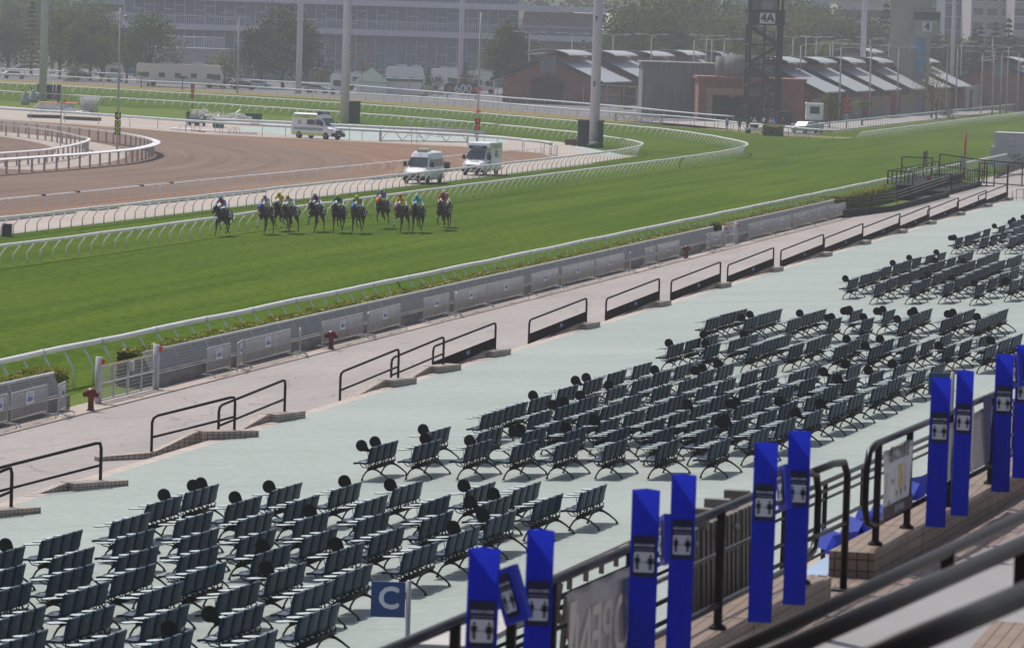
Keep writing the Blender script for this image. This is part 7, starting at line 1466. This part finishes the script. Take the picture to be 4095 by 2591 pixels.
# ================================================================ trees
BARK = mat('bark', (.06, .045, .035), .9, bump=.4, scale=5)
def fol(name, a, b): return mat(name, a, .8, c2=b, scale=.35, coords='World', var=.1, trans=.15, spec=.05)
F_DK, F_MID, F_OL, F_YE, F_CON = fol('leaf_dark', (.018, .042, .010), (.085, .135, .022)), fol('leaf_mid', (.028, .060, .010), (.14, .20, .028)), fol('leaf_olive', (.042, .060, .010), (.19, .205, .035)), fol('leaf_yellow', (.12, .09, .015), (.36, .24, .03)), fol('leaf_conifer', (.010, .024, .014), (.028, .052, .024))
def leaf(mb, p, s, rnd, flat=.5):
    a = Vector((rnd.gauss(0, 1), rnd.gauss(0, 1), rnd.gauss(0, flat))).normalized(); b = a.cross(Vector((rnd.gauss(0, 1), rnd.gauss(0, 1), rnd.gauss(0, 1)))).normalized()
    mb.add([p - a * s, p - b * s * .6, p + a * s, p + b * s * .6], [(0, 1, 2, 3)], 0)
def broad(seed, w_=.5, trunk=.28, n=2600, puffs=26, loose=1.0, sz=.024):
    """unit-height tree (scaled on placement)"""
    rnd = random.Random(seed); P = []
    for i in range(puffs):
        t = rnd.random() ** .7; a = rnd.uniform(0, 2 * math.pi); z = trunk + (1 - trunk) * t * .9; prof = math.sin(math.pi * min(1, (.18 + .82 * (z - trunk) / (1 - trunk)) ** .8)) ** .6; r = w_ * .5 * prof * rnd.uniform(.45, 1.0) * .82
        P.append((Vector((r * math.cos(a), r * math.sin(a), z)), rnd.uniform(.07, .125) * (w_ / .6 + .35)))
    mb = MB()
    for i in range(n):
        c_, r = P[rnd.randrange(len(P))]; d_ = Vector((rnd.gauss(0, 1), rnd.gauss(0, 1), rnd.gauss(0, .8))).normalized() * r * (rnd.random() ** .35) * loose
        leaf(mb, c_ + d_, rnd.uniform(.6, 1.3) * sz, rnd)
    tk = MB(); tk.tube([(0, 0, 0), (.01, .0, trunk * .6), (-.01, .01, trunk * 1.1), (0, 0, .75)], [.026, .021, .017, .006], 8)
    for c_, r in P[:12]:
        b0 = Vector((0, 0, trunk * rnd.uniform(.7, 1.3))); tk.tube([b0, b0.lerp(c_, .5) + Vector((0, 0, -.015)), c_], [.012, .008, .003], 5)
    a, b = mb.mesh('crown'), tk.mesh('trunk'); b.materials.append(BARK); return a, b
def conifer(seed, w_=.32, n=2400):
    rnd = random.Random(seed); mb = MB()
    for i in range(n):
        lay = int(rnd.random() ** 1.25 * 15) / 15.0; z = .12 + .86 * lay; r = w_ * .5 * (1 - lay) ** .85 + .012; k = int(rnd.random() * 7); a = k * 2 * math.pi / 7 + lay * 9 + rnd.gauss(0, .13); t = rnd.random() ** .6
        leaf(mb, Vector((r * t * math.cos(a), r * t * math.sin(a), z - .02 * t + rnd.gauss(0, .006))), rnd.uniform(.008, .018), rnd, .25)
    tk = MB(); tk.tube([(0, 0, 0), (0, 0, .5), (0, 0, .99)], [.018, .011, .003], 7); a, b = mb.mesh('crown'), tk.mesh('trunk'); b.materials.append(BARK); return a, b
def palm(seed):
    rnd = random.Random(seed); mb = MB()
    for k in range(18):
        a = k * 2.4; L = rnd.uniform(.3, .42); pts = [Vector((math.cos(a) * L * t, math.sin(a) * L * t, .66 + .22 * math.sin(t * 2.2) - .20 * t * t)) for t in (0, .25, .5, .75, 1)]
        for p, q_ in zip(pts, pts[1:]):
            for j in range(5):
                m = p.lerp(q_, j / 5); s = Vector((-math.sin(a), math.cos(a), -.5)); mb.add([m, m + s * .09, m + (q_ - p) * .12 + s * .08], [(0, 1, 2)]); s = Vector((math.sin(a), -math.cos(a), -.5)); mb.add([m, m + s * .09, m + (q_ - p) * .12 + s * .08], [(0, 1, 2)])
    tk = MB(); tk.tube([(0, 0, 0), (.01, 0, .35), (0, 0, .68)], [.03, .022, .02], 7); a, b = mb.mesh('crown'), tk.mesh('trunk'); b.materials.append(BARK); return a, b
PROTO = {'b0': broad(1, .85), 'b1': broad(2, 1.05, .22, 3000, 34), 'b2': broad(3, .7, .30), 'b3': broad(4, 1.2, .12, 3200, 36), 'l0': broad(5, .9, .3, 900, 18, 1.5, .016), 'c0': conifer(6), 'c1': conifer(7, .42), 'p0': palm(8), 'u0': broad(9, 1.3, .05, 1500, 22, 1.0, .03)}
TM_ = {}
def tree(kind, m, label, r, x, yt, yb, wv, grp='trees beyond the track', sx=1.0, ground=None, cat='tree', name='tree'):
    top = dp(*q(r, x, yt), wv); h = top.z if ground is None else top.z - ground
    root = thing(name, label, cat, (top.x, top.y, 0 if ground is None else ground), random.uniform(0, 6), grp); root.scale = (h * sx, h * sx, h)
    key = (kind, m.name)
    if key not in TM_: me = PROTO[kind][0].copy(); me.materials.clear(); me.materials.append(m); TM_[key] = me
    link('crown', TM_[key], root); link('trunk', PROTO[kind][1], root)
T = [('b1', F_DK, 'R1', 60, 190, 840), ('b0', F_MID, 'R1', 70, 30, 960), ('b3', F_MID, 'R1', 380, -10, 980), ('c0', F_CON, 'R1', 232, -25, 850), ('b1', F_OL, 'R1', 430, 105, 820), ('b1', F_OL, 'R1', 650, 100, 815), ('b2', F_MID, 'R1', 560, 200, 800), ('b0', F_DK, 'R1', 740, 130, 840), ('b1', F_MID, 'R1', 1060, 130, 770), ('b2', F_DK, 'R1', 900, 220, 790), ('b2', F_MID, 'R1', 720, 260, 800), ('b3', F_MID, 'R1', 620, 10, 1000), ('b3', F_MID, 'R1', 120, -20, 1020),
     ('b1', F_DK, 'R1', 2010, 85, 790), ('b0', F_DK, 'R1', 1850, 190, 780), ('b0', F_DK, 'R1', 2170, 170, 795), ('u0', F_OL, 'R1', 1590, 350, 770), ('l0', F_YE, 'R2', 170, 340, 800), ('b2', F_DK, 'R2', 1170, 170, 800), ('b1', F_DK, 'R2', 1230, 250, 810), ('b0', F_OL, 'R2', 1080, 290, 805), ('c1', F_CON, 'R2', 878, 425, 780), ('u0', F_DK, 'R2', 920, 500, 775), ('u0', F_DK, 'R2', 650, 520, 775), ('u0', F_OL, 'R2', 600, 600, 745), ('u0', F_OL, 'R2', 2000, 670, 690),
     ('b1', F_MID, 'R2', 2110, 25, 860), ('b1', F_MID, 'R2', 2010, 110, 850), ('b0', F_MID, 'R2', 2330, 90, 860), ('b3', F_OL, 'R2', 1800, 20, 1080), ('b3', F_MID, 'R2', 2360, -10, 1060), ('b1', F_MID, 'R3', 40, -20, 900), ('b3', F_MID, 'R3', 180, 110, 880), ('b1', F_OL, 'R3', 320, 40, 960), ('b1', F_OL, 'R3', 380, 180, 850), ('b0', F_OL, 'R3', 250, 230, 840), ('b3', F_MID, 'R3', 720, -10, 1020), ('b1', F_OL, 'R3', 740, 190, 880), ('b1', F_MID, 'R3', 880, 60, 960), ('b1', F_OL, 'R3', 1000, 100, 940), ('b3', F_MID, 'R3', 1160, 130, 920), ('b1', F_DK, 'R3', 1090, 190, 880), ('p0', F_MID, 'R3', 1100, 180, 860), ('b1', F_MID, 'R3', 1300, 160, 920), ('b0', F_DK, 'R3', 900, 220, 870),
     ('c0', F_CON, 'R3', 1440, -20, 940), ('c0', F_CON, 'R3', 1512, 10, 940), ('c0', F_CON, 'R3', 1795, 105, 900), ('c0', F_CON, 'R3', 2062, 165, 900), ('c1', F_CON, 'R3', 2105, 150, 905), ('c0', F_CON, 'R3', 2215, 118, 900), ('c0', F_CON, 'R3', 2305, 92, 905), ('b1', F_DK, 'R3', 1600, 230, 920), ('b1', F_DK, 'R3', 1760, 280, 880), ('b1', F_DK, 'R3', 1900, 300, 900), ('b1', F_DK, 'R3', 2050, 300, 900), ('b1', F_DK, 'R3', 2250, 280, 905), ('b1', F_DK, 'R3', 2400, 300, 905), ('b3', F_DK, 'R3', 1400, 250, 930),
     ('b0', F_OL, 'R3', 1045, 668, 600), ('p0', F_MID, 'R3', 1272, 668, 625), ('l0', F_YE, 'R3', 1770, 480, 700), ('l0', F_YE, 'R3', 1800, 570, 690), ('u0', F_DK, 'R3', 1880, 760, 700), ('p0', F_MID, 'R1', 1000, 480, 745), ('p0', F_DK, 'R1', 1290, 510, 735), ('u0', F_OL, 'R1', 530, 440, 790), ('u0', F_OL, 'R1', 2250, 480, 780)]
KN = {'b0': 'round leafy tree', 'b1': 'broad leafy tree', 'b2': 'narrow leafy tree', 'b3': 'wide spreading tree', 'l0': 'thin tree with yellow leaves', 'c0': 'tall layered conifer', 'c1': 'dense pointed conifer', 'p0': 'small palm', 'u0': 'low dense bush'}
cntk = {}
for k, m, r, x, yt, wv in sorted(T, key=lambda t: RG[t[2]][0] + t[3] / 1.764):
    nm = KN[k]; i = cntk.get(nm, 0); cntk[nm] = i + 1
    tree(k, m, 'far %s, %s of its kind from the left' % (nm, ordn[i]), r, x, yt, 0, wv, 'trees beyond the track', cat='bush' if k == 'u0' else 'tree', name={'c': 'conifer', 'p': 'palm_tree', 'u': 'bush'}.get(k[0], 'leafy_tree'))
# far wooded slope: ground + one mass of foliage
def slope_z(x, y): return max(-.05, (y - 1080) * .055 + 5 * math.sin(x * .013) + 3 * math.sin(x * .041 + 1))
mb = MB(); nx, ny = 60, 16; vs = []
for j in range(ny + 1):
    for i in range(nx + 1): x = -900 + i * 18.0; y = 1000 + j * 45.0 - x * .0; vs.append((x, y, slope_z(x, y) if j else -.06))
mb.add(vs, [(j * (nx + 1) + i, j * (nx + 1) + i + 1, (j + 1) * (nx + 1) + i + 1, (j + 1) * (nx + 1) + i) for j in range(ny) for i in range(nx)], 0, True); struct(mb.build('hills', mat('slope_green', (.03, .05, .02), .9, scale=.05, coords='World', c2=(.06, .08, .03)), fixn=False))
mb = MB(); rnd = random.Random(11)
for _ in range(520):
    x = rnd.uniform(-560, 140); y = rnd.uniform(1060, 1420); z = max(0, slope_z(x, y)); r = rnd.uniform(5, 9); hh = rnd.uniform(8, 15)
    for _ in range(60):
        d_ = Vector((rnd.gauss(0, 1), rnd.gauss(0, 1), abs(rnd.gauss(0, 1)))).normalized(); leaf(mb, Vector((x, y, z + hh * .45)) + Vector((d_.x * r, d_.y * r, d_.z * hh * .6)) * rnd.uniform(.7, 1), rnd.uniform(.7, 1.6), rnd)
o = mb.build('far_wood', F_DK, fixn=False); tag(o, 'far wooded slope behind the buildings', 'wood', kind='stuff')
# ================================================================ dark platform, gates and white hut at mid right
PD = mat('platform_dark', (.012, .018, .018), .8, spec=.1, c2=(.020, .028, .028), scale=.8); MB7 = lambda x, y: (3560 + x / 4.011, 500 + y / 4.011)
def a7(x, y, z): return at(*MB7(x, y), z)
root = thing('ramp', 'long dark ramp wall with three bar handrails rising to the platform', 'ramp', (-40.8, 296.5, .2)); O = Vector(root.location)
mb = MB(); pts = [(-40.8, 296.5, .2), (-39.3, 311, .2), (-39.15, 343, .2)]; hs = [.52, .40, .42]
for i in range(2):
    a, b = Vector(pts[i]) - O, Vector(pts[i + 1]) - O
    mb.add([a, b, b + Vector((0, 0, hs[i + 1])), a + Vector((0, 0, hs[i])), a + Vector((-.25, 0, hs[i])), b + Vector((-.25, 0, hs[i + 1])), a + Vector((-.25, 0, 0)), b + Vector((-.25, 0, 0))], [(0, 1, 2, 3), (3, 2, 5, 4), (4, 5, 7, 6)])
mb.add([Vector((-40.8, 296.5, .2)) - O, Vector((-43.4, 297.5, .2)) - O, Vector((-43.4, 297.5, .72)) - O, Vector((-40.8, 296.5, .72)) - O], [(0, 1, 2, 3)])
mb.build('ramp_wall', PD, root)
for hh_ in (.75, .98, 1.2):
    mb = MB(); mb.tube([Vector((-43.0, 300, .2 + hh_)) - O, Vector((-40.9, 301, .2 + hh_)) - O, Vector((-39.4, 312, .3 + hh_)) - O, Vector((-39.3, 343, .7 + hh_)) - O], .028, 7); mb.build('handrail', TURNB, root)
for y in (301, 306, 313, 320, 327, 334, 342):
    x = -40.9 + min(1, max(0, (y - 301) / 11)) * 1.55; z = .55 + max(0, (y - 312)) * .012; mb = MB(); mb.bar(Vector((x, y, z)) - O, Vector((x, y, z + .95)) - O, .05); mb.build('post', BR, root)
root = thing('platform', 'dark raised platform with barred railings beside the outer rail', 'platform', (-41.6, 338, .2)); O = Vector(root.location)
mb = MB(); mb.box(-1.9, 0, 0, .2, 34, .98); mb.box(.2, 8, 0, 1.8, 34, .36); mb.build('base', PD, root)
def barred(x0, y0, x1, y1, z, h, n, bars=True, mid=1):
    mb = MB(); a, b = Vector((x0, y0, z)) - O, Vector((x1, y1, z)) - O; mb.bar(a + Vector((0, 0, h)), b + Vector((0, 0, h)), .07); 
    for k in range(mid): mb.bar(a + Vector((0, 0, h * (k + 1) / (mid + 1))), b + Vector((0, 0, h * (k + 1) / (mid + 1))), .045)
    for k in range(n + 1): p = a.lerp(b, k / n); mb.bar(p, p + Vector((0, 0, h)), .045 if 0 < k < n else .09)
    mb.build('barred_railing', BR, root)
barred(-43.4, 339, -43.4, 372, 1.18, 1.0, 12); barred(-43.4, 339, -41.5, 339, 1.18, 1.0, 6); barred(-41.5, 350, -39.8, 350, .56, 1.15, 4); barred(-39.8, 350, -39.8, 372, .56, 1.2, 12); barred(-41.5, 356, -41.5, 371, 1.18, 1.1, 8)
mb = MB(); mb.tube([Vector((-42.6, 345, 1.2)) - O, Vector((-42.6, 345, 2.2)) - O, Vector((-42.6, 350, 2.2)) - O, Vector((-42.6, 350, 1.2)) - O], .05, 7); mb.tube([Vector((-42.2, 352, 1.2)) - O, Vector((-42.2, 352, 2.1)) - O, Vector((-41.8, 357, 2.1)) - O, Vector((-41.8, 357, 1.2)) - O], .05, 7); mb.build('steel_rail', GALV, root)
mb = MB(); mb.box(*(Vector((-42.0, 352, 1.18)) - O), *(Vector((-41.7, 352.4, 1.5)) - O)); mb.build('red_container', mat('can_red', (.5, .03, .02), .5), root)
# overhead frame of mesh gates crossing the walkway
def frame_gate(label, P_, h, m=BR, mids=(.5,), mesh=True, r=.06):
    root = thing('mesh_gate', label, 'gate', P_[0], 0, 'dark framed mesh gates'); O2 = Vector(P_[0]); mb = MB(); k = len(P_)
    for p in P_: mb.bar(p - O2, p - O2 + Vector((0, 0, h)), r * 1.7)
    for a, b in zip(P_, P_[1:]):
        mb.bar(a - O2 + Vector((0, 0, h)), b - O2 + Vector((0, 0, h)), r * 1.4); mb.bar(a - O2 + Vector((0, 0, .08)), b - O2 + Vector((0, 0, .08)), r * 1.4)
        for f in mids: mb.bar(a - O2 + Vector((0, 0, h * f)), b - O2 + Vector((0, 0, h * f)), r)
    mb.build('frame', m, root)
    if mesh:
        mb = MB()
        for a, b in zip(P_, P_[1:]):
            L = (b - a).length; n = int(L / .16)
            for i in range(1, n): p = a.lerp(b, i / n) - O2; mb.bar(p + Vector((0, 0, .1)), p + Vector((0, 0, h)), .016)
        mb.build('wire_panel', mat('gate_wire', (.10, .09, .09), .6), root)
A7, B7 = Vector((-46.0, 368, .85)), Vector((-43.6, 369, .85)); frame_gate('dark framed mesh gate swung out over the turf at the platform', [A7, B7], 1.65)
frame_gate('tall dark mesh fence closing the walkway beyond the platform', [Vector((-43.4, 372.4, .85)), Vector((-39.7, 372.6, .45)), Vector((-36.6, 373, .3)), Vector((-33.0, 374, .35)), Vector((-29, 375, .5))], 1.9)
frame_gate('cluster of tall dark gate posts at the platform corner', [Vector((-40.0, 371.4, .2)), Vector((-39.4, 371.8, .2)), Vector((-38.8, 372.0, .2))], 1.95, mesh=False)
p = Vector((-32.7, 322.8, .92)); root = thing('end_post', 'tall dark post ending the row of pipe railings', 'post', p); mb = MB(); mb.bar((0, 0, 0), (0, 0, 2.4), .12); mb.build('post', BR, root); mb = MB(); mb.box(-.1, -.1, 2.4, .1, .1, 2.46); mb.build('cap', BR, root)
root = thing('steel_hoop_rail', 'small shiny looped steel rail on the green floor at the right edge', 'rail', a7(2020, 1220, .95)); mb = MB(); L = 1.0
mb.tube([(-.25, 0, .25), (-.3, 0, .4), (-.3, 0, .6), (-.2, 0, .78), (.2, .2, .82), (1.4, 1.2, .82), (1.5, 1.2, .7), (1.5, 1.2, .4), (1.3, 1.1, .27), (-.1, 0, .22)], .028, 7, closed=True); mb.build('loop', STEEL, root)
for x in (0, .45): mb = MB(); mb.cyl((x, x * .7, 0), (x, x * .7, .8), .028, 7); mb.build('post', STEEL, root)
HW = mat('hut_lilac', (.50, .47, .50), .7, var=.05); w0 = a7(1605, 640, .2); root = thing('camera_hut', 'pale lilac stepped concrete hut at the right edge beside the turf', 'hut', (w0.x + 1.9, w0.y, 0)); dE = 439.0
a = dp(*MB7(1598, 345), w0.y * 1.0 / FW.y * .98)
wv = (w0 - CAMP).dot(FW); X = lambda x, y: dp(*MB7(x, y), wv) - Vector((w0.x + 1.9, w0.y, 0))
mb = MB(); p1_, p2_, p3_ = X(1598, 640), X(1598, 345), X(1668, 120); R1_, R2_ = X(2500, 640), X(2500, 120)
mb.box(p1_.x, 0, 0, p1_.x + 14, 5, p2_.z); mb.box(p3_.x, .3, p2_.z, p3_.x + 14, 4.7, p3_.z); mb.build('walls', HW, root)
mb = MB(); v1_, v2_ = X(1898, 330), X(2000, 215); mb.box(v1_.x, .2, v1_.z, v2_.x, .32, v2_.z); mb.build('hatch', mat('hatch_lilac', (.56, .53, .57), .6), root)
mb = MB(); v1_, v2_ = X(1975, 560), X(2120, 470); mb.box(v1_.x, -.06, v1_.z, v2_.x, 0, v2_.z); mb.build('window', mat('window_green', (.20, .27, .25), .3), root)
root = thing('stair_railing', 'brown barred ramp railing leading up past the pale hut', 'railing', (-41.2, 396, .2)); mb = MB(); 
mb.bar((0, 0, .85), (.3, 40, 2.0), .08); mb.bar((0, 0, .05), (.3, 40, .9), .08)
for k in range(26): t = k / 25; mb.bar((.3 * t, 40 * t, .05 + .85 * t), (.3 * t, 40 * t, .85 + 1.15 * t), .05)
mb.add([(.1, 0, 0), (.4, 40, .8), (.4, 40, 1.45), (.1, 0, .45)], [(0, 1, 2, 3)]); mb.build('barred_railing', mat('rail_brown', (.07, .045, .04), .6), root)
p = at(*MB7(1175, 790), 0); root = thing('red_post', 'slim red marker post standing up beyond the platform railing', 'post', (-44.2, 398, 0)); mb = MB(); zt = dp(*MB7(1190, 290), 410).z; mb.cyl((0, 0, 0), (.03, 0, 4.15), .10, 10); mb.build('pole', mat('post_red', (.42, .035, .03), .5), root); mb = MB(); mb.box(-.35, -.12, 1.0, .15, .12, 2.1); mb.build('box', GALV, root)
p = dp(*MB7(540, 570), 378); root = thing('black_post', 'short black post with wooden backing by the swung out gate', 'post', (p.x, p.y, 0)); mb = MB(); mb.box(-.05, -.05, 0, .05, .05, dp(*MB7(540, 430), 378).z); mb.build('post', BLK, root); mb = MB(); mb.box(.08, -.02, 1.2, .3, .04, dp(*MB7(540, 415), 378).z); mb.build('backing', mat('wood_pale', (.22, .17, .12), .8), root)
HAZE = .00028
# ================================================================ haze
mb = MB(); mb.box(-1450, -55, -1.1, 490, 2500, 140); hz_ = mb.build('haze', None)
hm = bpy.data.materials.new('haze_air'); hm.use_nodes = True; n = hm.node_tree.nodes; l = hm.node_tree.links
n.remove(n['Principled BSDF']); pv = n.new('ShaderNodeVolumePrincipled'); pv.inputs['Density'].default_value = HAZE; pv.inputs['Color'].default_value = (.92, .94, 1.0, 1); pv.inputs['Anisotropy'].default_value = .25
l.new(pv.outputs[0], n['Material Output'].inputs['Volume']); hz_.data.materials.clear(); hz_.data.materials.append(hm)
tag(hz_, kind='stuff'); tag(hz_, 'thin pale haze lying over the whole racecourse', 'haze')
